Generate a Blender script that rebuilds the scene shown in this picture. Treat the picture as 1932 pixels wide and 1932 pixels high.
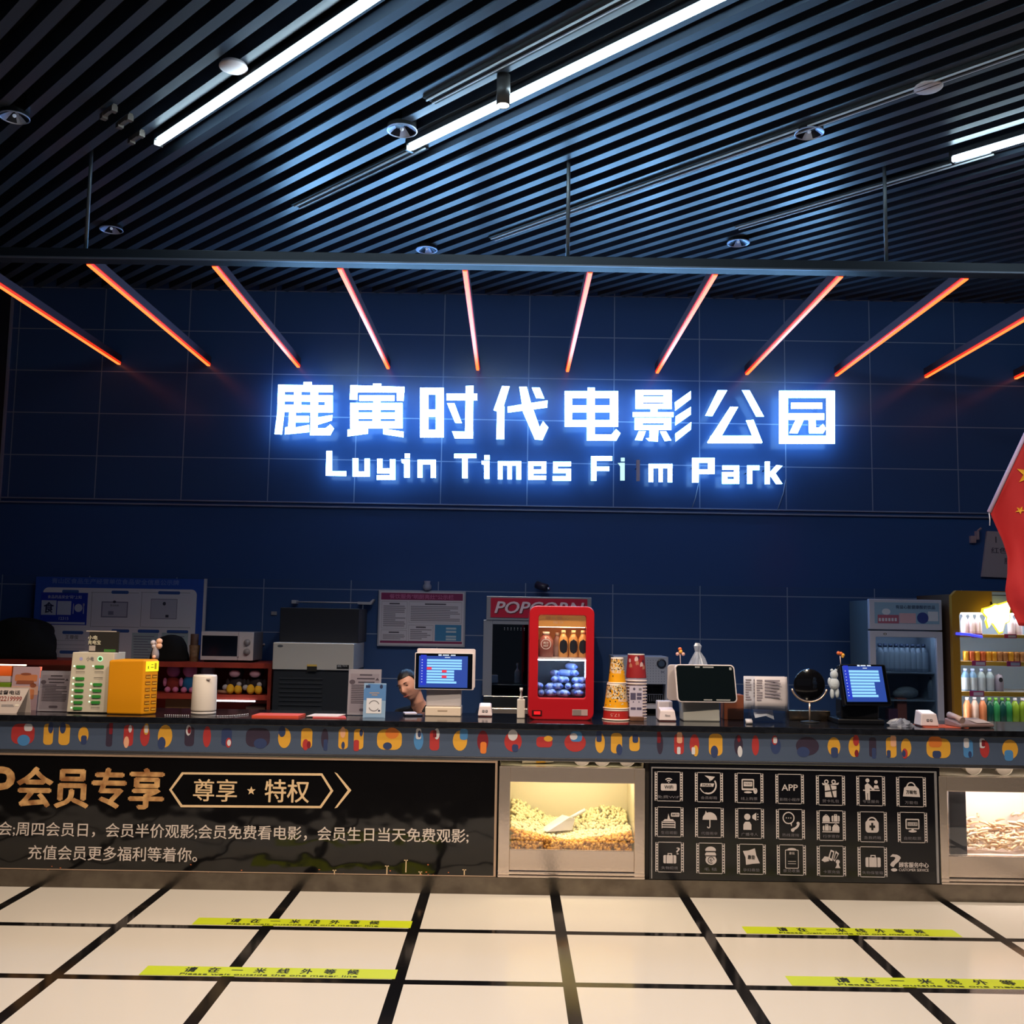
import bpy, bmesh, math, random
from mathutils import Vector, Matrix
random.seed(7)
for _o in list(bpy.data.objects): bpy.data.objects.remove(_o)
C = bpy.context.scene.collection
SC = bpy.context.scene
# ------------------------------------------------------------------ camera
FPX, PITCH, ROLL, EYE = 1950.0, math.radians(5.91), math.radians(.93), 1.7
_f = Vector((0, math.cos(PITCH), math.sin(PITCH)))
_u0 = Vector((0, -math.sin(PITCH), math.cos(PITCH))); _r0 = Vector((1, 0, 0))
_r = _r0*math.cos(ROLL) + _u0*math.sin(ROLL)
_u = -_r0*math.sin(ROLL) + _u0*math.cos(ROLL)
cam = bpy.data.cameras.new('camera'); cam.sensor_width = 36; cam.lens = 36*FPX/1932
cam.clip_start = .05
camo = bpy.data.objects.new('camera', cam); C.objects.link(camo)
camo.matrix_world = Matrix(((_r.x, _u.x, -_f.x, 0), (_r.y, _u.y, -_f.y, 0), (_r.z, _u.z, -_f.z, EYE), (0, 0, 0, 1)))
SC.camera = camo
# ------------------------------------------------------------------ world, exposure
w = bpy.data.worlds.new('world'); SC.world = w; w.use_nodes = True
w.node_tree.nodes['Background'].inputs[0].default_value = (.30, .38, .55, 1)
w.node_tree.nodes['Background'].inputs[1].default_value = .095
SC.view_settings.view_transform = 'Standard'; SC.view_settings.look = 'None'
SC.view_settings.exposure = 0.0; SC.view_settings.gamma = 1.0
SC.view_settings.use_curve_mapping = False
SC.cycles.use_denoising = True
SC.cycles.max_bounces = 6; SC.cycles.sample_clamp_indirect = 4.0
SIGN_L, TUBE_L, SPOT_W, RED_L = 30.0, 34.0, 300.0, 2.2
SIGN_C, TUBE_C, SPOT_C, RED_C = (.25, .56, 1.0), (.62, .86, 1.0), (1.0, .78, .565), (1.0, .19, .035)
# ------------------------------------------------------------------ helpers
def W(px, py, Y):
    d = _f + _r*((px-966)/FPX) - _u*((py-966)/FPX)
    t = Y/d.y
    return Vector((d.x*t, Y, EYE+d.z*t))
def G(px, py, z=0.):
    d = _f + _r*((px-966)/FPX) - _u*((py-966)/FPX)
    t = (z-EYE)/d.z
    return Vector((d.x*t, d.y*t, z))
def lin(c):
    c = c/255.
    return c/12.92 if c <= .04045 else ((c+.055)/1.055)**2.4
def rgb(*c): return (lin(c[0]), lin(c[1]), lin(c[2]), 1)
_M = {}
def mat(name, col=(128, 128, 128), rough=.5, metal=0., emit=None, es=0., spec=.5, noise=None, bump=None, trans=0., coat=0.):
    if name in _M: return _M[name]
    m = bpy.data.materials.new(name); m.use_nodes = True
    nt = m.node_tree; b = nt.nodes['Principled BSDF']
    b.inputs['Base Color'].default_value = rgb(*col)
    b.inputs['Roughness'].default_value = rough; b.inputs['Metallic'].default_value = metal
    b.inputs['Specular IOR Level'].default_value = spec
    b.inputs['Transmission Weight'].default_value = trans
    b.inputs['Coat Weight'].default_value = coat
    if emit:
        b.inputs['Emission Color'].default_value = (*emit, 1); b.inputs['Emission Strength'].default_value = es
    if noise or bump:
        tc = nt.nodes.new('ShaderNodeTexCoord')
    if noise:      # (scale, second colour, detail)
        n = nt.nodes.new('ShaderNodeTexNoise'); n.inputs['Scale'].default_value = noise[0]; n.inputs['Detail'].default_value = 3
        nt.links.new(tc.outputs['Object'], n.inputs['Vector'])
        r = nt.nodes.new('ShaderNodeValToRGB'); r.color_ramp.elements[0].position = .35; r.color_ramp.elements[1].position = .65
        r.color_ramp.elements[0].color = rgb(*col); r.color_ramp.elements[1].color = rgb(*noise[1])
        nt.links.new(n.outputs['Fac'], r.inputs['Fac']); nt.links.new(r.outputs['Color'], b.inputs['Base Color'])
    if bump:       # (scale, strength, distance)
        n2 = nt.nodes.new('ShaderNodeTexNoise'); n2.inputs['Scale'].default_value = bump[0]; n2.inputs['Detail'].default_value = 2
        nt.links.new(tc.outputs['Object'], n2.inputs['Vector'])
        bp = nt.nodes.new('ShaderNodeBump'); bp.inputs['Strength'].default_value = bump[1]; bp.inputs['Distance'].default_value = bump[2]
        nt.links.new(n2.outputs['Fac'], bp.inputs['Height']); nt.links.new(bp.outputs['Normal'], b.inputs['Normal'])
    _M[name] = m
    return m
def emis(name, col, s):
    if name in _M: return _M[name]
    m = mat(name, (8, 8, 8), .5, emit=col, es=s)
    return m
def grid_mat(name, base, grout, px, pz, ox, oz, w, rough, axes=('X', 'Z'), groutrough=.6, spec=.5, bump=None):
    m = bpy.data.materials.new(name); m.use_nodes = True; nt = m.node_tree; b = nt.nodes['Principled BSDF']
    tc = nt.nodes.new('ShaderNodeTexCoord'); sp = nt.nodes.new('ShaderNodeSeparateXYZ'); nt.links.new(tc.outputs['Object'], sp.inputs[0])
    def mth(op, a, bb=None):
        n = nt.nodes.new('ShaderNodeMath'); n.operation = op
        for i, v in enumerate((a, bb)):
            if v is None: continue
            if isinstance(v, (int, float)): n.inputs[i].default_value = v
            else: nt.links.new(v, n.inputs[i])
        return n.outputs[0]
    def line(out, o, p):
        s = mth('ADD', out, -o + w/2 + 100*p)
        return mth('LESS_THAN', mth('MODULO', s, p), w)
    fac = mth('MAXIMUM', line(sp.outputs[axes[0]], ox, px), line(sp.outputs[axes[1]], oz, pz))
    mx = nt.nodes.new('ShaderNodeMix'); mx.data_type = 'RGBA'
    nt.links.new(fac, mx.inputs[0]); mx.inputs[6].default_value = rgb(*base); mx.inputs[7].default_value = rgb(*grout)
    nt.links.new(mx.outputs[2], b.inputs['Base Color'])
    rr = mth('ADD', mth('MULTIPLY', fac, groutrough-rough), rough); nt.links.new(rr, b.inputs['Roughness'])
    b.inputs['Specular IOR Level'].default_value = spec
    if bump:
        n2 = nt.nodes.new('ShaderNodeTexNoise'); n2.inputs['Scale'].default_value = bump[0]
        nt.links.new(tc.outputs['Object'], n2.inputs['Vector'])
        bp = nt.nodes.new('ShaderNodeBump'); bp.inputs['Strength'].default_value = bump[1]; bp.inputs['Distance'].default_value = bump[2]
        nt.links.new(n2.outputs['Fac'], bp.inputs['Height']); nt.links.new(bp.outputs['Normal'], b.inputs['Normal'])
    return m
def glass_mat(name, tint=(1, 1, 1), refl=.08, rough=.02):
    if name in _M: return _M[name]
    m = bpy.data.materials.new(name); m.use_nodes = True; nt = m.node_tree
    nt.nodes.remove(nt.nodes['Principled BSDF']); out = nt.nodes['Material Output']
    t = nt.nodes.new('ShaderNodeBsdfTransparent'); t.inputs[0].default_value = (*tint, 1)
    g = nt.nodes.new('ShaderNodeBsdfGlossy'); g.inputs['Roughness'].default_value = rough
    mx = nt.nodes.new('ShaderNodeMixShader'); mx.inputs[0].default_value = refl
    nt.links.new(t.outputs[0], mx.inputs[1]); nt.links.new(g.outputs[0], mx.inputs[2]); nt.links.new(mx.outputs[0], out.inputs[0])
    _M[name] = m
    return m
_TX = {}
def glyphs(s, bold=0., shear=0.):
    k = (s, bold, shear)
    if k not in _TX:
        cu = bpy.data.curves.new('t', 'FONT'); cu.body = s; cu.size = 1; cu.offset = bold; cu.shear = shear; cu.resolution_u = 3
        o = bpy.data.objects.new('t', cu); C.objects.link(o)
        me = bpy.data.meshes.new_from_object(o.evaluated_get(bpy.context.evaluated_depsgraph_get()))
        vs = [(v.co.x, v.co.y) for v in me.vertices]; fs = [tuple(p.vertices) for p in me.polygons]
        bpy.data.objects.remove(o); bpy.data.curves.remove(cu); bpy.data.meshes.remove(me)
        if vs:
            x0 = min(v[0] for v in vs); x1 = max(v[0] for v in vs); y0 = min(v[1] for v in vs); y1 = max(v[1] for v in vs)
            vs = [((a-x0)/max(1e-6, x1-x0), (b-y0)/max(1e-6, y1-y0)) for a, b in vs]
        _TX[k] = (vs, fs)
    return _TX[k]
def cX(px, Y): return W(px, 1300, Y).x
class MB:
    def __init__(s): s.v = []; s.f = []; s.m = []; s.sm = []; s.T = None
    def add(s, vs, fs, mi=0, sm=False):
        n = len(s.v)
        s.v += [(s.T @ Vector(v)) if s.T else Vector(v) for v in vs]
        for f in fs: s.f.append([i+n for i in f]); s.m.append(mi); s.sm.append(sm)
        return s
    def box(s, x0, x1, y0, y1, z0, z1, mi=0):
        vs = [(x, y, z) for z in (z0, z1) for y in (y0, y1) for x in (x0, x1)]
        return s.add(vs, [(0, 2, 3, 1), (4, 5, 7, 6), (0, 1, 5, 4), (2, 6, 7, 3), (0, 4, 6, 2), (1, 3, 7, 5)], mi)
    def pbox(s, x0, y0, x1, y1, Y0, Y1, mi=0):     # a box whose front face at depth Y0 spans these photo coordinates
        xm, ym = (x0+x1)/2, (y0+y1)/2
        return s.box(W(x0, ym, Y0).x, W(x1, ym, Y0).x, Y0, Y1, W(xm, y1, Y0).z, W(xm, y0, Y0).z, mi)
    def prism(s, pts, y0, y1, mi=0, sm=False):     # polygon of (x, z) pushed through y
        n = len(pts)
        a = sum(pts[i][0]*pts[(i+1) % n][1]-pts[(i+1) % n][0]*pts[i][1] for i in range(n))
        if a < 0: pts = pts[::-1]
        vs = [(x, y0, z) for x, z in pts]+[(x, y1, z) for x, z in pts]
        s.add(vs, [tuple(range(n)), tuple(range(2*n-1, n-1, -1))], mi)
        k = len(s.v)-2*n
        for i in range(n):
            j = (i+1) % n
            s.f.append([k+i, k+n+i, k+n+j, k+j]); s.m.append(mi); s.sm.append(sm)
        return s
    def flat(s, pts, y, mi=0):
        n = len(pts)
        a = sum(pts[i][0]*pts[(i+1) % n][1]-pts[(i+1) % n][0]*pts[i][1] for i in range(n))
        if a < 0: pts = pts[::-1]
        return s.add([(x, y, z) for x, z in pts], [tuple(range(n))], mi)
    def frect(s, x0, z0, x1, z1, y, mi=0): return s.flat([(x0, z0), (x1, z0), (x1, z1), (x0, z1)], y, mi)
    def pflat(s, pts, Y, mi=0): return s.flat([(W(a, b, Y).x, W(a, b, Y).z) for a, b in pts], Y, mi)
    def prect(s, x0, y0, x1, y1, Y, mi=0):
        xm, ym = (x0+x1)/2, (y0+y1)/2
        return s.frect(W(x0, ym, Y).x, W(xm, y1, Y).z, W(x1, ym, Y).x, W(xm, y0, Y).z, Y, mi)
    def pell(s, cx, cy, rx, ry, Y, mi=0, n=20):
        p = W(cx, cy, Y); k = (W(cx+10, cy, Y)-W(cx-10, cy, Y)).length/20
        return s.ell(p.x, p.z, rx*k, ry*k, Y, mi, n)
    def ell(s, cx, cz, rx, rz, y, mi=0, n=20): return s.flat([(cx+rx*math.cos(2*math.pi*i/n), cz+rz*math.sin(2*math.pi*i/n)) for i in range(n)], y, mi)
    def arc(s, cx, cz, r0, r1, a0, a1, y, mi=0, n=16, sx=1.):
        p = []
        for i in range(n+1):
            a = math.radians(a0+(a1-a0)*i/n); p.append((a, i))
        vs = []
        for a, i in p: vs += [(cx+sx*r0*math.cos(a), y, cz+r0*math.sin(a)), (cx+sx*r1*math.cos(a), y, cz+r1*math.sin(a))]
        return s.add(vs, [(2*i, 2*i+1, 2*i+3, 2*i+2) for i in range(n)], mi)
    def text(s, t, x0, z0, x1, z1, y, mi=0, bold=0., shear=0.):
        vs, fs = glyphs(t, 0., shear)
        d = bold*(z1-z0); q = 0
        for i, k in enumerate((-1, 0, 1) if bold else (0,)):     # heavier strokes: the same outline laid side by side
            for j in ((-1, 1) if bold and k == 0 else (0,)):
                s.add([(x0+d*k+a*(x1-x0), y-.00025*q, z0+d*j*.7+b*(z1-z0)) for a, b in vs], fs, mi); q += 1
        return s
    def ptext(s, t, x0, y0, x1, y1, Y, mi=0, bold=0., shear=0.):
        xm, ym = (x0+x1)/2, (y0+y1)/2
        return s.text(t, W(x0, ym, Y).x, W(xm, y1, Y).z, W(x1, ym, Y).x, W(xm, y0, Y).z, Y, mi, bold, shear)
    def tube(s, path, r, n=8, mi=0, sm=True, cap=True):
        path = [Vector(p) for p in path]; rings = []
        rs = r if isinstance(r, (list, tuple)) else [r]*len(path)
        for i, p in enumerate(path):
            d = (path[min(i+1, len(path)-1)]-path[max(i-1, 0)]).normalized()
            a = d.orthogonal() if i == 0 else (prev - d*prev.dot(d))
            if a.length < 1e-6: a = d.orthogonal()
            a.normalize(); prev = a; b = d.cross(a)
            rings.append([p+(a*math.cos(2*math.pi*k/n)+b*math.sin(2*math.pi*k/n))*rs[i] for k in range(n)])
        vs = [v for R in rings for v in R]; fs = []
        for i in range(len(path)-1):
            for k in range(n):
                k2 = (k+1) % n
                fs.append((i*n+k, i*n+k2, (i+1)*n+k2, (i+1)*n+k))
        s.add(vs, fs, mi, sm)
        if cap:
            k = len(s.v)-len(vs)
            s.f.append(list(range(k+n-1, k-1, -1))); s.m.append(mi); s.sm.append(False)
            k2 = len(s.v)-n; s.f.append(list(range(k2, k2+n))); s.m.append(mi); s.sm.append(False)
        return s
    def lathe(s, prof, c, n=24, mi=0, sm=True, axis='Z', cap=True):
        vs = []; fs = []
        for r, h in prof:
            for k in range(n):
                a = 2*math.pi*k/n; x, y = r*math.cos(a), r*math.sin(a)
                vs.append((c[0]+x, c[1]+y, c[2]+h) if axis == 'Z' else (c[0]+x, c[1]+h, c[2]-y) if axis == 'Y' else (c[0]+h, c[1]+x, c[2]+y))
        for i in range(len(prof)-1):
            for k in range(n):
                k2 = (k+1) % n; fs.append((i*n+k, i*n+k2, (i+1)*n+k2, (i+1)*n+k))
        s.add(vs, fs, mi, sm)
        if cap:
            k = len(s.v)-len(vs)
            if prof[0][0] > 1e-5: s.f.append(list(range(k+n-1, k-1, -1))); s.m.append(mi); s.sm.append(False)
            k2 = len(s.v)-n
            if prof[-1][0] > 1e-5: s.f.append(list(range(k2, k2+n))); s.m.append(mi); s.sm.append(False)
        return s
    def sph(s, c, rx, ry=None, rz=None, mi=0, n=16, m=10):
        ry = ry or rx; rz = rz or rx; vs = []; fs = []
        for i in range(m+1):
            t = math.pi*i/m
            for k in range(n):
                a = 2*math.pi*k/n
                vs.append((c[0]+rx*math.sin(t)*math.cos(a), c[1]+ry*math.sin(t)*math.sin(a), c[2]+rz*math.cos(t)))
        for i in range(m):
            for k in range(n):
                k2 = (k+1) % n; fs.append((i*n+k, (i+1)*n+k, (i+1)*n+k2, i*n+k2))
        return s.add(vs, fs, mi, True)
    def ring(s, outer, inner, y0, y1, mi=0, depth_in=None):   # a frame between two loops of (x, z)
        n = len(outer)
        vs = [(x, y0, z) for x, z in outer]+[(x, y0, z) for x, z in inner]+[(x, y1, z) for x, z in outer]+[(x, y1, z) for x, z in inner]
        fs = []
        for i in range(n):
            j = (i+1) % n
            fs += [(i, j, n+j, n+i), (2*n+j, 2*n+i, 3*n+i, 3*n+j), (i, 2*n+i, 2*n+j, j), (n+j, 3*n+j, 3*n+i, n+i)]
        return s.add(vs, fs, mi)
def rrect(x0, z0, x1, z1, r, n=5):
    p = []
    for cx, cz, a in ((x1-r, z1-r, 0), (x0+r, z1-r, 90), (x0+r, z0+r, 180), (x1-r, z0+r, 270)):
        for i in range(n+1):
            t = math.radians(a+90*i/n); p.append((cx+r*math.cos(t), cz+r*math.sin(t)))
    return p
ORG = {}
def mesh_from(name, mb, mats, org):
    me = bpy.data.meshes.new(name)
    me.from_pydata([tuple(v-org) for v in mb.v], [], mb.f)
    for m in (mats if isinstance(mats, (list, tuple)) else [mats]): me.materials.append(m)
    for p, mi, sm in zip(me.polygons, mb.m, mb.sm): p.material_index = mi; p.use_smooth = sm
    return me
def obj(name, mb, mats, parent=None, bevel=0., seg=2):
    org = ORG[parent] if parent else Vector((0, 0, 0))
    o = bpy.data.objects.new(name, mesh_from(name, mb, mats, org)); C.objects.link(o)
    if parent: o.parent = parent
    ORG[o] = org
    if bevel:
        b = o.modifiers.new('bevel', 'BEVEL'); b.width = bevel; b.segments = seg; b.limit_method = 'ANGLE'; b.angle_limit = math.radians(40)
    return o
def tag(o, label, cat, group=None):
    o['label'] = label; o['category'] = cat
    if group: o['group'] = group
    return o
def thing(name, label, cat, loc, group=None):
    o = bpy.data.objects.new(name, None); C.objects.link(o); o.location = loc; o.empty_display_size = .1
    ORG[o] = Vector(loc); return tag(o, label, cat, group)
def solo(name, mb, mats, label, cat, group=None, bevel=0., seg=2):
    xs = [v.x for v in mb.v]; ys = [v.y for v in mb.v]; zs = [v.z for v in mb.v]
    org = Vector(((min(xs)+max(xs))/2, (min(ys)+max(ys))/2, min(zs)))
    o = bpy.data.objects.new(name, mesh_from(name, mb, mats, org)); C.objects.link(o); o.location = org; ORG[o] = org
    if bevel:
        b = o.modifiers.new('bevel', 'BEVEL'); b.width = bevel; b.segments = seg; b.limit_method = 'ANGLE'; b.angle_limit = math.radians(40)
    return tag(o, label, cat, group)
def struct(name, mb, mats, parent=None, bevel=0.):
    o = obj(name, mb, mats, parent, bevel); o['kind'] = 'structure'; return o
def dup(root, loc, label=None, group=None, rz=None):
    r = root.copy(); C.objects.link(r); r.location = loc; ORG[r] = Vector(loc)
    if rz is not None: r.rotation_euler.z = rz
    if label: r['label'] = label
    if group: r['group'] = group
    for ch in root.children:
        c = ch.copy(); C.objects.link(c); c.parent = r
        for g in ch.children:
            d = g.copy(); C.objects.link(d); d.parent = c
    return r
def TR(x, y, z, rz=0, rx=0): return Matrix.Translation((x, y, z)) @ Matrix.Rotation(math.radians(rz), 4, 'Z') @ Matrix.Rotation(math.radians(rx), 4, 'X')
# ------------------------------------------------------------------ common materials
black = mat('black plastic', (16, 16, 18), .35); blackm = mat('matt black', (12, 12, 14), .7)
white = mat('white plastic', (226, 222, 222), .4); whitep = mat('white paper', (222, 216, 216), .7)
steel = mat('brushed steel', (222, 206, 194), .17, .75, bump=(60, .04, .01)); steeld = mat('dark steel', (95, 92, 90), .3, 1.)
dark_ink = mat('dark ink', (38, 36, 42), .7); grey_ink = mat('grey ink', (120, 118, 126), .7)
red = mat('red enamel', (190, 26, 30), .35); yellow = mat('mustard yellow', (226, 150, 10), .45)
pane = glass_mat('clear glass'); acry = glass_mat('clear acrylic', (.93, .96, 1), .12)
pale_print = mat('pale print', (205, 205, 215), .6)
# ================================================================== STRUCTURE
WY = 9.5      # tiled back wall
mb = MB().box(-4.75, 6.0, 4.21, 9.6, -.1, 0).box(-4.75, 6.0, -3.0, 4.21, -.1, 0, 1)
floor_m = grid_mat('cream floor tile with black strips', (214, 206, 196), (14, 13, 14), .805, .805, .305, 5.045, .062, .16, ('X', 'Y'), .12)
struct('floor', mb, [floor_m, mat('dark hall floor', (34, 32, 34), .35)])
ceil_m = mat('black ceiling void', (9, 10, 13), .9)
ceil = struct('ceiling', MB().box(-4.75, 6.0, -3.0, 9.6, 5.3, 5.4), ceil_m)
slat_m = mat('satin black slat', (58, 66, 78), .34, spec=.65)
mb = MB(); q = math.sqrt(.5)
# slats run along (-1, 1): clipped to the room rectangle
k = -80
def clip45(c, x0=-4.7, x1=5.95, y0=-2.9, y1=9.48):      # line x + y = c
    xa = max(x0, c-y1); xb = min(x1, c-y0)
    return (xa, c-xa, xb, c-xb) if xb-xa > .15 else None
SP = .15*math.sqrt(2)
for i in range(-40, 90):
    c = 2.0 + i*SP
    L = clip45(c)
    if not L: continue
    xa, ya, xb, yb = L; h = .031*q
    vs = []
    for z in (4.74, 4.86):
        vs += [(xa-h, ya-h, z), (xa+h, ya+h, z), (xb+h, yb+h, z), (xb-h, yb-h, z)]
    mb.add(vs, [(0, 1, 2, 3), (7, 6, 5, 4), (0, 4, 5, 1), (1, 5, 6, 2), (2, 6, 7, 3), (3, 7, 4, 0)])
o = struct('slats', mb, slat_m, ceil)
tile_m = grid_mat('glossy navy wall tile', (60, 88, 140), (132, 148, 184), .8, .4, .136, 3.145, .009, .19, ('X', 'Z'), .5, .32, (1.3, .05, .05))
band_m = mat('gloss black panel', (58, 88, 146), .2, bump=(2, .04, .04))
mb = MB()
mb.box(-4.75, 6.0, WY, WY+.1, 2.735, 5.3, 0); mb.box(-4.75, 6.0, WY, WY+.1, 2.03, 2.735, 1); mb.box(-4.75, 6.0, WY, WY+.1, 0, 2.03, 0)
struct('wall_back', mb, [tile_m, band_m])
side_m = mat('dark side wall', (16, 18, 24), .5)
struct('wall_left', MB().box(-4.85, -4.75, -3.0, 9.6, 0, 5.3), side_m)
struct('wall_right', MB().box(6.0, 6.1, -3.0, 9.6, 0, 5.3), side_m)
trim_m = mat('brushed dark trim', (150, 156, 186), .4, .2)
struct('trim_1', MB().box(-4.74, 5.9, WY-.03, WY-.001, 2.695, 2.707).box(-4.74, 5.9, WY-.025, WY-.001, 2.735, 2.743), trim_m)
struct('trim_2', MB().box(-4.745, -4.725, WY-.03, WY-.001, 2.71, 4.72), trim_m)  # added strip, stands in for the bright highlight along the wall corner

# ------------------------------------------------------------------ ceiling lamps
tube_e = emis('white lamp', TUBE_C, TUBE_L)
def linear_light(x, y, length, label):
    t = thing('linear_light', label, 'ceiling light', (x, y, 4.66), 'linear ceiling lights')
    M = Matrix.Translation((x, y, 0)) @ Matrix.Rotation(math.radians(-45), 4, 'Z')
    a = MB(); a.T = M; a.box(0, length, -.032, .032, 4.70, 4.738); obj('housing', a, mat('lamp housing', (60, 62, 66), .4, .5), t)
    b = MB(); b.T = M; b.lathe([(.0, -.004), (.018, 0), (.022, .012), (.022, length-.012), (.018, length), (0, length+.004)], (0, 0, 4.69), 12, axis='X'); obj('diffuser', b, tube_e, t)
    c = MB(); c.T = M; c.box(-.02, -.004, -.03, .03, 4.665, 4.738); obj('end_cap', c, steeld, t)
linear_light(-2.29, 6.32, 4.2, 'long white ceiling tube at the upper left, its end past the round speaker')
linear_light(-.685, 6.335, 4.2, 'long white ceiling tube crossing above the middle of the hall, beside the lit spotlight')
linear_light(2.807, 6.376, 2.6, 'short stretch of white ceiling tube at the right edge of the ceiling')
def track(px, py, L, label):
    p = G(px, py, 4.735)
    M = Matrix.Translation((p.x, p.y, 0)) @ Matrix.Rotation(math.radians(-45), 4, 'Z')
    t = thing('ceiling_track', label, 'lamp track', (p.x, p.y, 4.72), 'lamp tracks between the slats')
    a = MB(); a.T = M; a.box(0, L, -.05, .05, 4.725, 4.739); obj('channel', a, blackm, t)
    for s_ in (-1, 1):
        b = MB(); b.T = M; b.box(0, L, s_*.022-.004, s_*.022+.004, 4.716, 4.725); obj('lip', b, mat('track lip', (214, 218, 226), .45), t)
track(560, 388, 1.45, 'thin double-lipped lamp track running on from the end of the middle ceiling tube')
track(930, 449, 4.6, 'thin double-lipped lamp track passing just left of the right-hand glass downlight')
track(1391, 428, 1.9, 'thin double-lipped lamp track above the right part of the canopy beam')
track(810, 188, 2.2, 'thin double-lipped lamp track that carries the lit cylinder spotlight')

warm_e = emis('warm lamp lens', (1.0, .86, .66), 14.)
def spot(x, y, z, label, seen=True, wtt=SPOT_W):
    t = thing('cylinder_spotlight', label, 'spotlight', (x, y, z), 'cylinder spotlights on the ceiling')
    obj('body', MB().lathe([(.034, .004), (.038, 0), (.038, .18), (.0, .18)], (x, y, z), 20, cap=False), mat('spot body', (70, 66, 64), .4, .3), t)
    obj('lens', MB().lathe([(0, .003), (.034, .003)], (x, y, z), 20, cap=False), warm_e, t)
    obj('stem', MB().tube([(x, y, z+.18), (x, y, z+.34)], .012), blackm, t)
    l = bpy.data.lights.new('lamp', 'SPOT'); l.energy = wtt; l.color = SPOT_C; l.spot_size = math.radians(125); l.spot_blend = .6; l.shadow_soft_size = .05
    lo = bpy.data.objects.new('lamp', l); C.objects.link(lo); lo.parent = t; lo.location = (0, 0, -.03)
spot(-.087, 5.53, 4.56, 'lit cylinder spotlight hanging beside the middle ceiling tube', wtt=SPOT_W*1.0)
for x, y, tx in ((-2.7, 4.35, 'left of the middle ceiling tube, in front of the counter'), (2.5, 4.35, 'right of the middle ceiling tube, in front of the counter'), (-.1, 4.1, 'near the middle of the hall, in front of the counter')):
    spot(x, y, 4.56, 'lit cylinder spotlight overhead '+tx, wtt=SPOT_W*1.2)

chrome = mat('mirror reflector', (205, 215, 235), .16, 1.)
facet = mat('painted dark reflection', (40, 46, 60), .3, .9)
def downlight(px, py, z, label, r=.088):
    p = G(px, py, z)
    t = thing('downlight', label, 'downlight', p, 'unlit glass downlights')
    obj('trim_ring', MB().lathe([(r, .006), (r*1.03, 0), (r*.97, -.003), (r*.94, .006)], p, 28, cap=False), mat('ring pale', (190, 204, 235), .3, .5), t)
    m = MB(); n = 24
    pr = [(r*.95, .004), (r*.62, .022), (r*.3, .036), (.0001, .04)]
    for i in range(n):
        for k in range(3):
            a0, a1 = 2*math.pi*i/n, 2*math.pi*(i+1)/n
            q_ = [(p.x+pr[k+e][0]*math.cos(a), p.y+pr[k+e][0]*math.sin(a), p.z+pr[k+e][1]) for e, a in ((0, a0), (0, a1), (1, a1), (1, a0))]
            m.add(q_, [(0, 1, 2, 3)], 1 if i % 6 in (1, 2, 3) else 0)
    obj('reflector', m, [mat('painted bright reflection', (176, 196, 236), .35, .4), facet], t)  # bright and dark facets put a star-shaped reflection into the colour
    obj('bulb', MB().sph(p+Vector((0, 0, .012)), r*.13), mat('bulb glass', (220, 225, 230), .1, emit=(.6, .75, 1), es=.25), t)  # faint glow added to the unlit bulb
    obj('can', MB().lathe([(r*.96, .007), (r*.96, .14), (0, .14)], p, 20, cap=False), blackm, t)
downlight(27, 222, 4.71, 'round glass downlight at the far left edge of the ceiling')
downlight(758, 247, 4.71, 'round glass downlight beside the lower end of the middle ceiling tube', .095)
downlight(1527, 252, 4.71, 'round glass downlight right of the middle, between the slats')
downlight(805, 472, 4.71, 'round glass downlight just above the canopy beam, left of the middle rod')
downlight(1393, 459, 4.71, 'round glass downlight just above the canopy beam, left of the right-hand rod')
downlight(210, 434, 4.71, 'round dim downlight above the canopy beam near the left rod')
for px, py, lb in ((440, 137, 'flat white round ceiling speaker beside the upper left tube'), (1752, 175, 'flat white round ceiling speaker above the short right-hand tube')):
    p = G(px, py, 4.69)
    t = thing('ceiling_speaker', lb, 'ceiling speaker', p)
    obj('grille', MB().lathe([(0, .026), (.066, .026), (.07, .028)], p, 28, cap=False), mat('speaker white', (205, 190, 190), .6), t)
    obj('rim', MB().lathe([(.066, .026), (.078, .028), (.078, .036), (.07, .05), (0, .05)], p, 28, cap=False), mat('speaker white', (205, 190, 190), .6), t)
for i, (px, py) in enumerate(((205, 214), (235, 231), (257, 261))):
    p = G(px, py, 4.70)
    mb = MB(); mb.T = Matrix.Translation(p) @ Matrix.Rotation(math.radians(-45), 4, 'Z')
    mb.box(-.085, .085, -.012, .012, 0, .03).box(-.085, -.05, -.018, .018, -.014, .02).box(.05, .085, -.018, .018, -.014, .02)
    solo('slat_clip', mb, mat('clip metal', (120, 108, 98), .5, .5), ('small metal slat clip farthest left, near the left ceiling tube', 'small metal slat clip in the middle of three by the left tube', 'small metal slat clip nearest the end of the left ceiling tube')[i], 'bracket', 'slat clips')

# ------------------------------------------------------------------ canopy: beam, rods, glowing tubes
beam_m = mat('dark beam', (34, 36, 44), .5, .2)
t = thing('canopy_beam', 'long dark metal beam hung across the hall above the counter', 'beam', (0, 6.65, 4.01))
obj('channel', MB().box(-4.7, 5.9, 6.60, 6.70, 4.012, 4.085), beam_m, t, .004)
obj('lower_lip', MB().box(-4.7, 5.9, 6.585, 6.60, 4.012, 4.022), mat('beam lip', (110, 112, 124), .4, .5), t)
for px, lb in ((161, 'thin steel hanging rod at the left, holding the canopy beam'), (1071, 'thin dark hanging rod in the middle, holding the canopy beam'), (1672, 'thin steel hanging rod at the right, holding the canopy beam')):
    x = W(px, 480, 6.65).x
    solo('hanging_rod', MB().tube([(x, 6.65, 4.085), (x, 6.65, 5.3)], .013, 8), mat('rod metal', (120, 124, 128), .4, .6), lb, 'rod', 'hanging rods')
red_o = emis('red silicone sleeve', (1.0, .035, .008), .9); red_i = emis('hot orange core', RED_C, RED_L)
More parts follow.
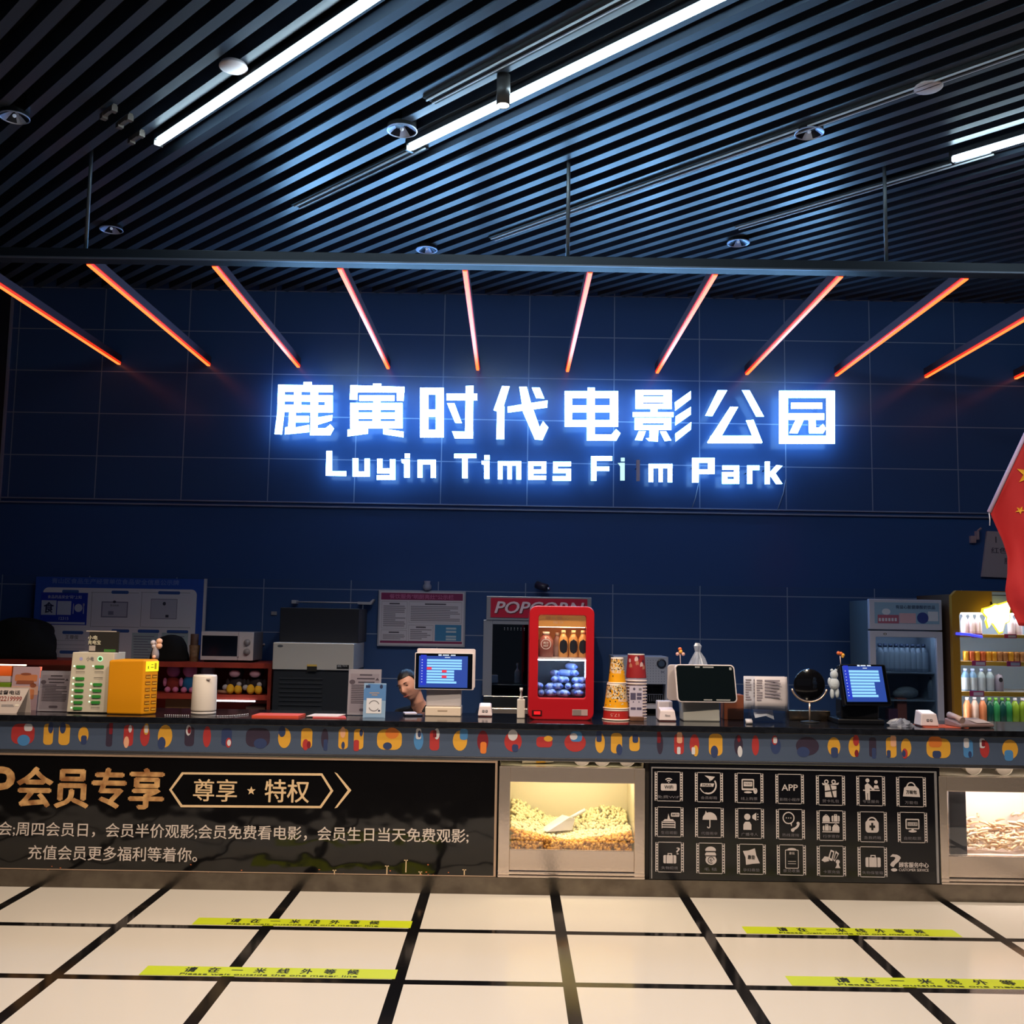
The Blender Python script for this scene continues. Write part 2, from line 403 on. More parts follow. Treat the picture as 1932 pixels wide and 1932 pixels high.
ordn = ['at the far left', 'second from the left', 'third from the left', 'fourth from the left', 'fifth from the left', 'sixth from the left', 'fifth from the right', 'fourth from the right', 'third from the right', 'second from the right', 'at the far right']
def rtube(x, label):
    t = thing('canopy_tube', label, 'light tube', (x, 6.72, 4.0), 'red canopy tubes')
    obj('housing', MB().box(x-.02, x+.02, 6.70, 9.49, 4.035, 4.095), mat('tube housing', (70, 46, 60), .5), t)
    sl = obj('sleeve', MB().box(x-.019, x+.019, 6.71, 9.49, 4.014, 4.036), red_o, t, .008, 3)
    obj('glowing_core', MB().box(x-.013, x+.013, 6.715, 9.489, 4.008, 4.0145), red_i, sl)
    return t
r0 = None
for k in range(11):
    x = -3.70+.8395*k; lb = 'red glowing tube under the canopy running back to the wall, '+ordn[k]
    r0 = rtube(x, lb) if r0 is None else dup(r0, (x, 6.72, 4.0), lb)

# ------------------------------------------------------------------ illuminated sign
sign_e = emis('sign face glow', SIGN_C, SIGN_L); dead = mat('unlit acrylic', (206, 206, 236), .4); dim_e = emis('dim letter glow', (.55, .95, .95), 1.2)
side_e = emis('added side glow', (.04, .16, .6), 1.0)  # glow added to the dark letter sides for a halo
back_e = emis('added halo glow', (.26, .58, 1.0), 7.0)  # glow added behind the letters, in place of the sign's bloom
def zA(p): return (490+p[0]/3.389, 690+p[1]/3.389)
def zB(p): return (1040+p[0]/3.389, 690+p[1]/3.389)
def r4(x0, y0, x1, y1): return [(x0, y0), (x1, y0), (x1, y1), (x0, y1)]
def fr(x0, y0, x1, y1, h, v, slope=0):   # bars of a box: list of horizontal bars (y0,y1) and vertical bars (x0,x1)
    return [r4(x0, a, x1, b) for a, b in h]+[r4(a, y0, b, y1) for a, b in v]
A, B = zA, zB
glyph = [
 ('鹿', A, [r4(280,105,333,128), [(118,122),(467,125),(467,170),(118,166)], [(118,122),(160,122),(158,300),(142,440),(95,437),(112,300)], [(158,187),(467,190),(467,232),(158,228)], [(158,250),(467,254),(467,300),(158,296)], r4(220,125,266,300), r4(325,125,373,300), r4(417,190,467,300), [(188,299),(232,299),(228,395),(315,378),(317,425),(160,440),(163,395),(182,390)], r4(232,322,315,362), [(325,300),(372,300),(370,400),(420,400),(452,375),(475,402),(452,445),(322,445)], [(372,330),(465,315),(462,350),(372,378)]]),
 ('寅', A, [r4(725,115,777,138), [(580,125),(925,135),(925,172),(580,170)], [(580,125),(627,125),(624,218),(575,216)], [(877,134),(925,136),(920,226),(877,224)], r4(637,190,862,226), r4(727,190,772,400), *fr(578,238,914,400,((238,283),(299,339),(355,400)),((578,630),(722,770),(866,914))), [(562,408),(692,400),(692,435),(562,452)], [(790,402),(920,422),(920,458),(790,438)]]),
 ('时', A, [*fr(1025,141,1176,459,((141,185),(280,328),(410,459)),((1025,1078),(1126,1176))), r4(1195,178,1390,222), [(1318,130),(1366,128),(1363,465),(1312,465)], [(1230,420),(1365,422),(1363,465),(1248,465)], [(1198,240),(1245,240),(1293,368),(1250,365)]]),
 ('代', A, [[(1550,130),(1598,132),(1560,258),(1565,262),(1563,470),(1513,470),(1518,292),(1495,285)], [(1585,262),(1840,222),(1838,268),(1587,300)], [(1660,135),(1707,135),(1735,240),(1790,395),(1812,355),(1845,395),(1808,475),(1760,472),(1685,300)], [(1740,140),(1790,140),(1820,210),(1768,208)]]),
 ('电', B, [*fr(86,163,428,390,((163,207),(254,298),(347,390)),((86,134),(228,278),(375,428))), r4(233,140,278,200), r4(228,380,278,479), [(228,438),(385,440),(415,405),(443,432),(415,480),(230,478)]]),
 ('影', B, [*fr(539,155,771,277,((155,187),(197,235),(243,277)),((539,588),(719,771))), r4(635,275,680,300), r4(522,297,782,328), *fr(533,335,768,411,((335,368),(380,411)),((533,585),(720,768))), [(628,410),(685,410),(682,485),(625,482),(605,465),(628,462)], [(560,418),(605,418),(582,478),(535,476)], [(695,420),(735,420),(768,478),(725,482)], [(790,235),(893,162),(893,212),(792,288)], [(795,325),(893,263),(893,312),(793,382)], [(793,435),(895,360),(893,408),(795,485)]]),
 ('公', B, [[(1065,157),(1125,157),(1030,322),(985,320)], [(1220,157),(1268,157),(1360,325),(1310,325)], [(1145,262),(1195,264),(1090,448),(1060,495),(1000,495),(997,490)], [(1020,448),(1330,448),(1350,490),(1345,495),(1000,495)], [(1245,350),(1293,346),(1350,490),(1290,460)]]),
 ('园', B, [*fr(1457,160,1813,499,((160,206),(448,499)),((1457,1514),(1758,1813))), r4(1533,237,1732,276), r4(1518,305,1745,346), [(1563,345),(1615,345),(1575,433),(1522,432)], [(1645,345),(1690,345),(1692,395),(1712,395),(1738,372),(1757,402),(1738,433),(1648,433)]]),
]
eng = [
 ('L', 'Luyin', A, [[(427,545),(463,545),(463,675),(553,675),(553,705),(422,703)]]), ('u', 'Luyin', A, [r4(594,592,630,708), r4(671,594,704,708), r4(594,677,704,709)]),
 ('y', 'Luyin', A, [r4(751,595,785,688), r4(833,598,867,730), r4(751,656,866,688), r4(749,700,866,730)]), ('i', 'Luyin', A, [r4(928,562,960,592), r4(923,599,959,715), [(905,598),(930,598),(925,628),(908,620)]]),
 ('n', 'Luyin', A, [r4(1010,601,1040,716), r4(1094,602,1126,717), r4(1010,601,1126,631)]), ('T', 'Times', A, [r4(1244,563,1385,591), r4(1295,590,1329,719)]),
 ('i', 'Times', A, [r4(1437,572,1470,602), r4(1435,608,1469,724), [(1418,608),(1440,608),(1437,635),(1420,630)]]), ('m', 'Times', A, [r4(1523,611,1672,639), r4(1523,611,1552,727), r4(1584,611,1612,727), r4(1641,611,1671,728)]),
 ('e', 'Times', A, [r4(1717,613,1832,640), r4(1717,663,1832,690), r4(1717,703,1831,729), r4(1717,613,1750,729), r4(1802,613,1832,690)]), ('s', 'Times', B, [r4(12,614,126,643), r4(12,614,42,686), r4(12,659,126,687), r4(96,659,126,735), r4(10,706,126,735)]),
 ('F', 'Film', B, [r4(255,578,289,735), r4(255,578,389,608), r4(255,645,371,673)]), ('i', 'Film', B, [r4(445,588,470,612), r4(441,620,470,734), [(425,622),(445,622),(442,645)]]), ('l', 'Film', B, [r4(545,602,567,737)]),
 ('m', 'Film', B, [r4(623,628,775,656), r4(623,628,652,744), r4(687,628,713,744), r4(745,628,774,745)]), ('P', 'Park', B, [r4(901,590,942,747), r4(901,590,1045,620), r4(1003,590,1044,692), r4(901,664,1044,692)]),
 ('a', 'Park', B, [r4(1094,638,1202,665), r4(1169,638,1202,754), r4(1092,681,1202,708), r4(1092,681,1126,754), r4(1092,726,1202,755)]), ('r', 'Park', B, [r4(1252,638,1285,755), r4(1252,638,1331,667)]),
 ('k', 'Park', B, [r4(1366,613,1398,757), [(1390,690),(1440,635),(1478,640),(1425,697),(1390,712)], [(1398,700),(1430,682),(1478,755),(1438,757)]]),
]
def letter(fn, strokes, m, label, cat):
    mb = MB()
    for st in strokes:
        pts = [W(*fn(p), WY-.165) for p in st]
        xz = [(p.x, p.z) for p in pts]
        k = len(mb.f); mb.prism(xz, WY-.165, WY-.14, 1); mb.m[k] = 0; mb.m[k+1] = 2
    st = strokes[0]; c0 = W(*fn(tuple(sum(st[i][j] for i in (-1, 0, 1))/3 for j in (0, 1))), WY-.145)
    mb.tube([(c0.x, WY-.145, c0.z), (c0.x, WY-.001, c0.z)], .005, 6, 3)
    lit = m is sign_e
    return solo('sign_letter', mb, [m, side_e if lit else dead, back_e if lit else dead, blackm], label, cat, 'letters of the lit wall sign')
where = ['at the left end of the upper row', 'second in the upper row', 'third in the upper row', 'fourth in the upper row', 'fifth in the upper row', 'sixth in the upper row', 'seventh in the upper row', 'at the right end of the upper row']
for (ch, fn, st), wh in zip(glyph, where): letter(fn, st, sign_e, 'big white glowing character %s, %s of the wall sign' % (ch, wh), 'sign letter')
for ch, wd, fn, st in eng:
    if ch == 'l': letter(fn, st, dead, 'unlit grey letter l in the word Film of the wall sign', 'sign letter')
    elif wd == 'Film' and ch == 'i': letter(fn, st, dim_e, 'pale greenish thin letter i in the word Film of the wall sign', 'sign letter')
    else: letter(fn, st, sign_e, 'white glowing letter %s in the word %s of the wall sign' % (ch, wd), 'sign letter')
for (a, b, c), lb in ((((1318, 912), (1312, 940), (1306, 957)), 'thin pale cable hanging below the P of Park'), (((1482, 905), (1478, 930), (1467, 962)), 'thin pale cable hanging below the k of Park')):
    solo('sign_cable', MB().tube([W(*a, WY-.01), W(*b, WY-.01), W(*c, WY-.01)], .004, 6), mat('pale cable', (150, 160, 185), .5), lb, 'cable')
# ================================================================== SERVICE COUNTER
CY = 6.62; TOP = 1.05
stone = mat('black polished stone', (17, 18, 22), .12, noise=(40, (26, 28, 34)))
bandm = mat('blue grey printed film', (72, 86, 112), .4)
kick_m = mat('worn stainless kick plate', (120, 112, 102), .22, .9, noise=(9, (100, 92, 84)), bump=(30, .05, .01))
ct = thing('service_counter', 'long service counter with black stone top, blue printed band and steel kick plate', 'counter', (0, 6.9, 0))
obj('countertop', MB().box(-4.7, 5.0, CY-.03, 7.25, 1.010, TOP), stone, ct, .004)
obj('kick_plate', MB().box(-4.7, 5.0, CY-.004, CY+.03, 0, .103), kick_m, ct)
obj('metal_strip', MB().box(-4.7, 5.0, CY-.006, CY+.01, .815, .836), mat('strip metal', (140, 140, 146), .25, .9), ct, .003)
xd0, xd1 = W(940, 1550, CY).x, W(1217, 1550, CY).x; xe0 = W(1773, 1570, CY).x; xe1 = xe0+1.0
cb = MB()
for a, b in ((-4.7, xd0-.005), (xd1+.005, xe0-.005), (xe1+.005, 5.0)): cb.box(a, b, CY+.035, 7.2, .02, 1.009)
cb.box(xd0-.005, xd1+.005, 7.15, 7.2, .02, 1.009).box(xe0-.005, xe1+.005, 7.15, 7.2, .02, 1.009)
obj('carcass', cb, mat('counter carcass', (50, 46, 44), .6), ct)
bd = obj('printed_band', MB().box(-4.7, 5.0, CY-.004, CY+.02, .837, 1.009), bandm, ct)
dcols = {'y': (214, 160, 56), 'b': (44, 60, 104), 'r': (170, 50, 52), 'd': (50, 40, 62), 's': (224, 170, 140), 'w': (205, 205, 215), 'c': (70, 130, 190), 'm': (120, 24, 40), 'o': (214, 120, 50)}
dk = list(dcols); dm = [mat('sticker '+k, dcols[k], .5) for k in dk]
stk = '''44 58 50 rcw;92 24 52 yb;122 28 52 yb;158 26 40 yb;207 16 56 dm;243 24 52 rsw;274 24 52 ryw;312 36 56 yb;358 24 48 dwm;391 20 52 r;428 26 44 brw;487 60 46 db;537 32 50 yb;579 28 50 yrm;613 18 50 db;648 24 50 ysb;677 24 50 yrb;735 62 50 yob;790 24 48 cwb;820 24 50 rwm;868 36 50 yc;911 28 52 mo;968 44 50 rwb;1027 40 26 ry;1085 54 46 rcw;1132 24 50 yb;1163 28 50 yb;1197 26 38 yb;1245 16 52 dm;1281 24 50 rsw;1310 24 50 ryw;1350 34 54 yb;1393 22 50 dwm;1425 18 50 r;1463 26 42 brw;1523 58 46 db;1573 32 46 yb;1611 28 50 yrm;1646 18 48 db;1681 26 50 ysb;1709 26 46 yrb;1770 60 48 yob;1826 24 44 cwb;1857 24 44 rwm;1905 40 48 yc'''.split(';')
rs = random.Random(3)
def blob(pb, cx, cz, rx, rz, y, mi, k):
    if k == 0: pb.flat(rrect(cx-rx, cz-rz, cx+rx, cz+rz, min(rx, rz)*.7, 4), y, mi)
    else: pb.ell(cx, cz, rx, rz, y, mi, 18)
for it in stk:
    x, ww, hh, cs = it.split(); x = float(x); ww = float(ww); hh = float(hh)
    p = W(x, 1397+.0157*(x-966), CY); kx = 1/302.; pb = MB()
    for j, c in enumerate(cs):
        f = (1., .55, .36)[j]
        blob(pb, p.x+(0 if j == 0 else rs.uniform(-.2, .2)*ww*kx), p.z-.006+(.0 if j == 0 else rs.choice((-.24, .24))*hh*kx), ww*kx*.38*f, hh*kx*.38*f, CY-.0046-.0005*j, dk.index(c), rs.randrange(2))
    obj('sticker', pb, dm, bd)
# ---- black member panel
film = mat('glossy black film', (13, 12, 13), .07, bump=(3.0, .2, .05), spec=.6)
champ = mat('champagne trim', (196, 168, 146), .35, .5)
gold = mat('gold print', (222, 176, 118), .45, noise=(14, (150, 100, 58)))
goldl = mat('pale gold print', (226, 196, 156), .5)
prnt = mat('white print', (214, 202, 196), .6)
mp = thing('member_panel', 'glossy black panel on the counter front with gold and white Chinese writing', 'advertising panel', (-2.3, CY, .105))
xr = W(937, 1545, CY).x
mbd = obj('board', MB().box(-4.6, xr, CY, CY+.03, .106, .814), film, mp)
obj('frame', MB().box(-4.6, xr, CY-.006, CY, .800, .812).box(xr-.014, xr, CY-.006, CY, .108, .800).box(-4.6, xr, CY-.005, CY, .106, .111), champ, mp)
Y1 = CY-.002
m = MB()
m.ptext('会员专享', 33, 1449, 308, 1524, Y1, 0, .035); m.ptext('P', -18, 1448, 25, 1520, Y1, 0, .04)
obj('gold_title', m, gold, mbd)
m = MB()
hexo = [(319, 1490), (343, 1457), (608, 1459), (629, 1492), (606, 1525), (341, 1523)]; hexi = [(324, 1490), (346, 1461), (606, 1463.5), (623.5, 1492), (603.5, 1520.5), (344, 1518.5)]
for i in range(6):
    j = (i+1) % 6; m.pflat([hexo[i], hexo[j], hexi[j], hexi[i]], Y1)
m.pflat([(631, 1457), (636, 1459), (663, 1491), (636, 1524), (631, 1525), (656, 1491)], Y1)
m.ptext('尊享', 365, 1470, 447, 1512, Y1, 0, .01); m.ptext('特权', 500, 1471, 583, 1514, Y1, 0, .015)
p = W(474, 1492, Y1)
m.flat([(p.x+(.028 if i % 2 == 0 else .012)*math.sin(math.pi*i/5), p.z+(.028 if i % 2 == 0 else .012)*math.cos(math.pi*i/5)) for i in range(10)], Y1)
obj('gold_badge', m, goldl, mbd)
m = MB()
m.ptext('会;周四会员日，会员半价观影;会员免费看电影，会员生日当天免费观影;', -4, 1557, 884, 1584, Y1, 0, .012)
m.ptext('充值会员更多福利等着你。', 53, 1597, 372, 1624, Y1, 0, .012)
obj('white_text', m, prnt, mbd)
m = MB()
for x, ya, yb in ((631, 1641, 1651), (730, 1633, 1651), (766, 1622, 1646), (793, 1644, 1650), (876, 1640, 1651)): m.prect(x-1, ya, x+1, yb, Y1).prect(x-3.5, ya, x+3.5, ya+2, Y1)
for i in range(34): m.pell(rs.uniform(5, 860), 1652-abs(rs.gauss(0, 9)), rs.uniform(.8, 2.2), rs.uniform(.6, 1.2), Y1, 1, 8)
obj('spark_print', m, [goldl, mat('orange spark print', (205, 110, 60), .5)], mp)

# ---- service icon panel
ip = thing('service_icon_panel', 'black panel on the counter front with rows of white film-frame pictograms', 'sign panel', (2.0, CY, .105))
X0, X1 = W(1225, 1550, CY).x, W(1775, 1562, CY).x
board_m = mat('satin black board', (15, 15, 20), .16, bump=(2.5, .12, .03))
ibd = obj('board', MB().box(X0, X1, CY, CY+.03, .106, .814), board_m, ip)
obj('frame', MB().box(X0+.012, X1-.02, CY-.006, CY, .783, .791).box(X0+.012, X0+.018, CY-.006, CY, .112, .783).box(X1-.034, X1-.02, CY-.006, CY, .112, .783), mat('silver trim', (170, 168, 172), .35, .6), ip)
ink = mat('white pictogram print', (200, 190, 190), .6); cut = mat('black print', (10, 10, 14), .5)
def icon(px0, py0, px1, py1, cap, prims):
    xm, ym = (px0+px1)/2, (py0+py1)/2
    a = W(px0, ym, Y1).x; b = W(px1, ym, Y1).x; z1 = W(xm, py0, Y1).z; z0 = W(xm, py1, Y1).z
    w_, h_ = b-a, z1-z0; X = lambda u: a+w_*(.11+.78*u); Zc = lambda v: z1-h_*(.03+.94*v); s = w_*.78
    m = MB()
    m.frect(a, z1-.02*h_, b, z1, Y1).frect(a, z0, b, z0+.02*h_, Y1).frect(a, z0, a+.10*w_, z1, Y1).frect(b-.10*w_, z0, b, z1, Y1)
    for k in range(11):
        zz = z0+h_*(.05+.9*k/10)
        for c0 in (a+.055*w_, b-.055*w_): m.frect(c0-.024*w_, zz-.022*h_, c0+.024*w_, zz+.022*h_, Y1-.0006, 1)
    for qi, q in enumerate(prims):
        t, v = q[0], q[1:]; mi = 0; y = Y1-.00015*qi
        if t.isupper(): mi = 1; y -= .0006; t = t.lower()
        if t == 'w': mi = 0; y -= .0012; t = 'r'
        if t == 'r': m.frect(X(v[0]), Zc(v[1]+v[3]), X(v[0]+v[2]), Zc(v[1]), y, mi)
        elif t == 'q': m.flat(rrect(X(v[0]), Zc(v[1]+v[3]), X(v[0]+v[2]), Zc(v[1]), v[4]*s, 4), y, mi)
        elif t == 'c': m.ell(X(v[0]), Zc(v[1]), v[2]*s, (v[3] if len(v) > 3 else v[2])*s, y, mi, 18)
        elif t == 'p': m.flat([(X(c), Zc(d)) for c, d in zip(v[0::2], v[1::2])], y, mi)
        elif t == 'a': m.arc(X(v[0]), Zc(v[1]), v[2]*s, v[3]*s, v[4], v[5], y, mi)
        elif t == 't': m.text(v[0], X(v[1]), Zc(v[2]+v[4]), X(v[1]+v[3]), Zc(v[2]), y, mi, .02)
    if cap: m.text(cap, X(.5-.085*len(cap)-.03), Zc(.93), X(.5+.085*len(cap)+.03), Zc(.82), Y1, 2)
    obj('film_frame_pictogram', m, [ink, cut, mat('faint caption print', (110, 106, 114), .6)], ibd)
z4 = lambda r: tuple((1210 if i % 2 == 0 else 1420)+v*.16563 for i, v in enumerate(r))
z5 = lambda r: tuple((1480 if i % 2 == 0 else 1420)+v*.16563 for i, v in enumerate(r))
bag = lambda x, y, w, h: [('p', x, y+h, x, y+h*.45, x+w*.2, y+h*.15, x+w*.8, y+h*.15, x+w, y+h*.45, x+w, y+h), ('a', x+w*.5, y+h*.2, w*.14, w*.22, 0, 180)]
case = lambda x, y, w, h: [('q', x, y+h*.2, w, h*.8, .05), ('R', x+w*.2, y+h*.2, .025, h*.8), ('R', x+w*.74, y+h*.2, .025, h*.8), ('r', x+w*.33, y, w*.34, h*.08), ('r', x+w*.33, y, .04, h*.22), ('r', x+w*.67-.04, y, .04, h*.22)]
mon = [('q', .2, .2, .6, .36, .05), ('Q', .25, .24, .5, .28, .03), ('r', .45, .55, .1, .06), ('c', .5, .63, .18, .05)]
I = [
 (z4((152,215,472,555)), '免费WiFi', [('a', .5, .38, .0, .05, 45, 135), ('a', .5, .38, .09, .14, 45, 135), ('a', .5, .38, .18, .23, 45, 135), ('q', .14, .4, .72, .25, .05), ('T', 'WiFi', .3, .46, .4, .12)]),
 (z4((610,225,930,565)), '会员邮箱', [('p', .3, .08, .78, .12, .62, .26, .5, .2), ('p', .5, .2, .58, .24, .54, .3), ('a', .46, .43, .33, .40, -110, 35), ('a', .46, .43, .36, .40, -160, -110), ('p', .12, .36, .74, .36, .70, .48, .10, .48), ('T', 'MAIL', .2, .385, .44, .07)]),
 (z4((1064,232,1390,575)), '线上购票', [('q', .17, .18, .56, .40, .05), ('Q', .22, .23, .46, .28, .02), ('w', .26, .28, .38, .16), ('T', 'TICKET', .29, .32, .32, .07), ('c', .45, .65, .18, .045), ('c', .78, .60, .09, .13), ('R', .77, .5, .02, .08)]),
 (z4((1528,243,1852,585)), '影院小程序', [('t', 'APP', .14, .34, .72, .22)]),
 (z5((360,258,690,602)), '贺卡礼包', [('p', .24, .3, .76, .34, .76, .74, .26, .74), ('P', .44, .3, .5, .3, .64, .74, .57, .74), ('P', .25, .52, .76, .46, .76, .5, .25, .56), ('a', .32, .2, .05, .10, 0, 360), ('a', .64, .2, .05, .10, 0, 360), ('p', .12, .24, .48, .3, .88, .22, .84, .3, .16, .32)]),
 (z5((820,265,1147,608)), '专业服务', [('c', .36, .13, .09), ('p', .24, .3, .36, .22, .46, .28, .68, .46, .64, .5, .46, .4, .46, .56, .46, .82, .37, .82, .37, .58, .34, .58, .34, .82, .27, .82, .25, .5), ('c', .74, .18, .08), ('p', .62, .42, .66, .3, .82, .3, .88, .42), ('r', .46, .46, .44, .035), ('r', .16, .46, .1, .04)]),
 (z5((1275,275,1612,620)), '万能包', [('p', .14, .66, .2, .36, .3, .3, .72, .3, .84, .4, .88, .68), ('a', .5, .32, .15, .2, 0, 180), ('T', '万能包', .28, .44, .46, .13)]),
 (z4((155,618,480,962)), '生日观影', [('r', .2, .5, .56, .04), ('r', .16, .58, .62, .04), ('r', .16, .66, .62, .04), ('r', .16, .48, .03, .24), ('r', .75, .48, .03, .24), ('p', .2, .48, .3, .4, .66, .4, .76, .48), ('p', .42, .4, .46, .2, .54, .4), ('q', .58, .17, .38, .14, .04), ('T', 'BIRTH', .63, .205, .28, .06)]),
 (z4((612,625,938,970)), '代借雨伞', [('a', .52, .4, .0, .33, 15, 165), ('p', .19, .40, .85, .40, .83, .32, .22, .32), ('r', .5, .4, .045, .24), ('a', .47, .64, .03, .075, 180, 360), ('p', .3, .2, .34, .08, .42, .2)]),
 (z4((1070,633,1397,982)), '广播寻人', [('c', .4, .27, .14), ('p', .22, .72, .22, .54, .3, .44, .5, .44, .58, .54, .58, .72), ('p', .62, .22, .8, .12, .8, .40, .62, .32), ('r', .84, .16, .05, .03), ('r', .84, .25, .07, .03), ('r', .84, .34, .05, .03)]),
 (z4((1535,643,1862,990)), '热线咨询', [('a', .42, .28, .22, .27, 0, 360), ('p', .48, .46, .56, .44, .56, .58), ('c', .32, .28, .025), ('c', .42, .28, .025), ('c', .52, .28, .025), ('a', .56, .42, .26, .36, -80, -10), ('c', .84, .46, .07), ('c', .6, .7, .08)]),
 (z5((368,658,697,1004)), '行李寄存', bag(.12, .12, .32, .25)+case(.52, .1, .36, .26)+[('r', .1, .38, .76, .035)]+case(.12, .46, .36, .22)+bag(.54, .44, .32, .25)+[('r', .1, .70, .76, .035)]),
 (z5((835,672,1168,1020)), '急救药箱', [('q', .2, .28, .58, .42, .12), ('a', .49, .34, .17, .23, 0, 180), ('R', .45, .36, .09, .26), ('R', .37, .45, .25, .08)]),
 (z5((1290,678,1628,1028)), '自助取票', mon+[('w', .29, .32, .42, .12), ('T', '自助取票', .31, .34, .38, .08)]),
 (z4((160,1017,484,1364)), '失物招领', case(.22, .36, .58, .36)+[('t', '?', .8, .16, .16, .24)]),
 (z4((626,1028,952,1380)), '毛 毯', [('c', .5, .22, .24, .16), ('R', .2, .25, .6, .04), ('c', .5, .38, .25, .18), ('R', .2, .40, .6, .03), ('c', .52, .56, .25, .21), ('A', .52, .56, .12, .15, 0, 300), ('A', .52, .56, .03, .06, 60, 360)]),
 (z4((1090,1040,1417,1388)), '孕妇靠垫', [('p', .12, .22, .36, .2, .66, .12, .72, .36, .88, .64, .56, .66, .26, .7, .24, .44), ('T', '靠垫', .34, .36, .32, .14)]),
 (z4((1545,1048,1875,1398)), '意见收集', [('q', .22, .14, .6, .66, .05), ('Q', .25, .17, .54, .60, .03), ('c', .52, .14, .2, .07), ('t', '意见', .4, .22, .24, .09), ('r', .34, .38, .36, .015), ('r', .34, .46, .36, .015), ('r', .34, .54, .36, .015), ('r', .34, .62, .36, .015)]),
 (z5((370,1060,700,1410)), '卡票充值', [('p', .36, .4, .48, .1, .64, .16, .54, .5, .44, .48), ('P', .43, .38, .5, .17, .58, .2, .5, .42), ('p', .58, .46, .7, .14, .84, .24, .64, .52), ('P', .62, .44, .71, .22, .78, .26, .66, .46), ('p', .06, .48, .2, .34, .36, .36, .4, .5, .2, .54), ('c', .78, .52, .09), ('p', .74, .56, .82, .56, .84, .66, .9, .74, .66, .74, .72, .66)]),
 (z5((835,1070,1170,1420)), '失物保管箱', case(.2, .26, .66, .42)),
]
for r, c, p_ in I: icon(*r, c, p_)
m = MB(); m.ptext('?', 1680, 1612, 1699, 1644, Y1, 0, .02); m.ptext('顾客服务中心', 1696, 1627, 1752, 1637, Y1, 0, .03); m.ptext('CUSTOMER SERVICE', 1696, 1639, 1752, 1644, Y1, 0, .01)
obj('service_text', m, ink, ibd)

# ---- heated display cabinets
warmlamp = emis('warm display lamp', (1.0, .85, .55), 46.); neutlamp = emis('neutral display lamp', (1.0, .87, .76), 75.)
def display(px0, px1, wx0, wx1, yt, yw0, yw1, yb, lamp, liner, label, divider=None, x1=None):
    xm = (px0+px1)/2
    a = W(px0, 1550, CY).x; b = x1 or W(px1, 1550, CY).x; wa = W(wx0, 1540, CY).x; wb = b-.03 if x1 else W(wx1, 1540, CY).x
    xm = min(xm, 1850)
    zt = W(xm, yt, CY).z; zw1 = W(xm, yw0, CY).z; zw0 = W(xm, yw1, CY).z; zb = .106
    t = thing('display_cabinet', label, 'display cabinet', ((a+b)/2, CY, zb))
    obj('frame', MB().box(a, wa, CY-.004, CY+.04, zb, zt).box(wb, b, CY-.004, CY+.04, zb, zt).box(wa, wb, CY-.002, CY+.04, zw1, zt), steel, t, .003)
    obj('lower_panel', MB().box(wa, wb, CY, CY+.04, zb+.04, zw0), steel, t, .004)
    obj('sill', MB().box(a, b, CY-.012, CY+.02, zb, zb+.012).box(a, b, CY-.008, CY+.02, zb+.018, zb+.034), steel, t, .003)
    obj('window_pane', MB().box(wa+.001, wb-.001, CY+.012, CY+.016, zw0, zw1), pane, t)
    obj('liner', MB().box(wa-.01, wb+.01, CY+.45, CY+.47, zw0-.02, zt-.02).box(wa-.02, wa-.005, CY+.041, CY+.45, zw0-.02, zt-.02).box(wb+.005, wb+.02, CY+.041, CY+.45, zw0-.02, zt-.02).box(wa-.02, wb+.02, CY+.041, CY+.45, zw0-.03, zw0-.0002).box(a+.005, b-.005, CY+.041, CY+.5, zt-.015, zt), liner, t)
    obj('lamp_strip', MB().box(wa+.03, wb-.03, CY+.10, CY+.13, zt-.045, zt-.03), lamp, t)
    obj('niche_lining', MB().box(a+.002, b-.002, CY+.5, CY+.51, zt, 1.0).box(a+.002, a+.008, CY+.04, CY+.5, zt, 1.0).box(b-.008, b-.002, CY+.04, CY+.5, zt, 1.0), mat('niche lining', (200, 186, 160), .5), t)
    obj('added_niche_lamp', MB().box(a+.06, b-.06, CY+.026, CY+.034, .842, .868), emis('added niche glow', (1., .84, .6), 6.), t)  # strip added behind the band to light the cups
    if divider: obj('divider', MB().box(W(divider[0], 1550, CY+.06).x, W(divider[1], 1550, CY+.06).x, CY+.05, CY+.07, zw0, zw1), mat('dark divider', (58, 60, 68), .5), t)
    return wa, wb, zw0, zw1, zt
cream = mat('cream liner', (214, 206, 178), .6); pale = mat('pale liner', (224, 212, 205), .5)
wa, wb, zw0, zw1, zt1 = display(940.5, 1216.5, 962, 1197, 1448, 1477, 1604, 1655, warmlamp, cream, 'steel display cabinet full of golden popcorn, in the middle of the counter front')
# popcorn heap: golden balls
rs = random.Random(11)
bm_ball = []
ico = bmesh.new(); bmesh.ops.create_icosphere(ico, subdivisions=1, radius=1)
iv = [v.co.copy() for v in ico.verts]; ifc = [tuple(v.index for v in f.verts) for f in ico.faces]; ico.free()
def surf(x, y):     # height of the heap
    u = (x-wa)/(wb-wa); d = (y-CY-.02)/.43
    front = .030+.062*(abs(u-.52)*2)**1.6
    return zw0+front+d*(.11+.03*math.sin(u*9+1))
m = MB()
for i in range(2300):
    x = rs.uniform(wa+.012, wb-.012); d = rs.random()**2.0*.42; y = CY+.034+d
    s_ = surf(x, y); z = s_-rs.random()*.012 if d > .03 else rs.uniform(zw0+.0, s_)
    r_ = rs.uniform(.0095, .0145)
    mi = 0 if d < .06 else 1  # kernels further back are paler: lamp glow put into their colour
    if mi == 0 and rs.random() < .25: mi = 2
    m.add([(x+v.x*r_*rs.uniform(.85, 1.15), y+v.y*r_, z+v.z*r_) for v in iv], ifc, mi, True)
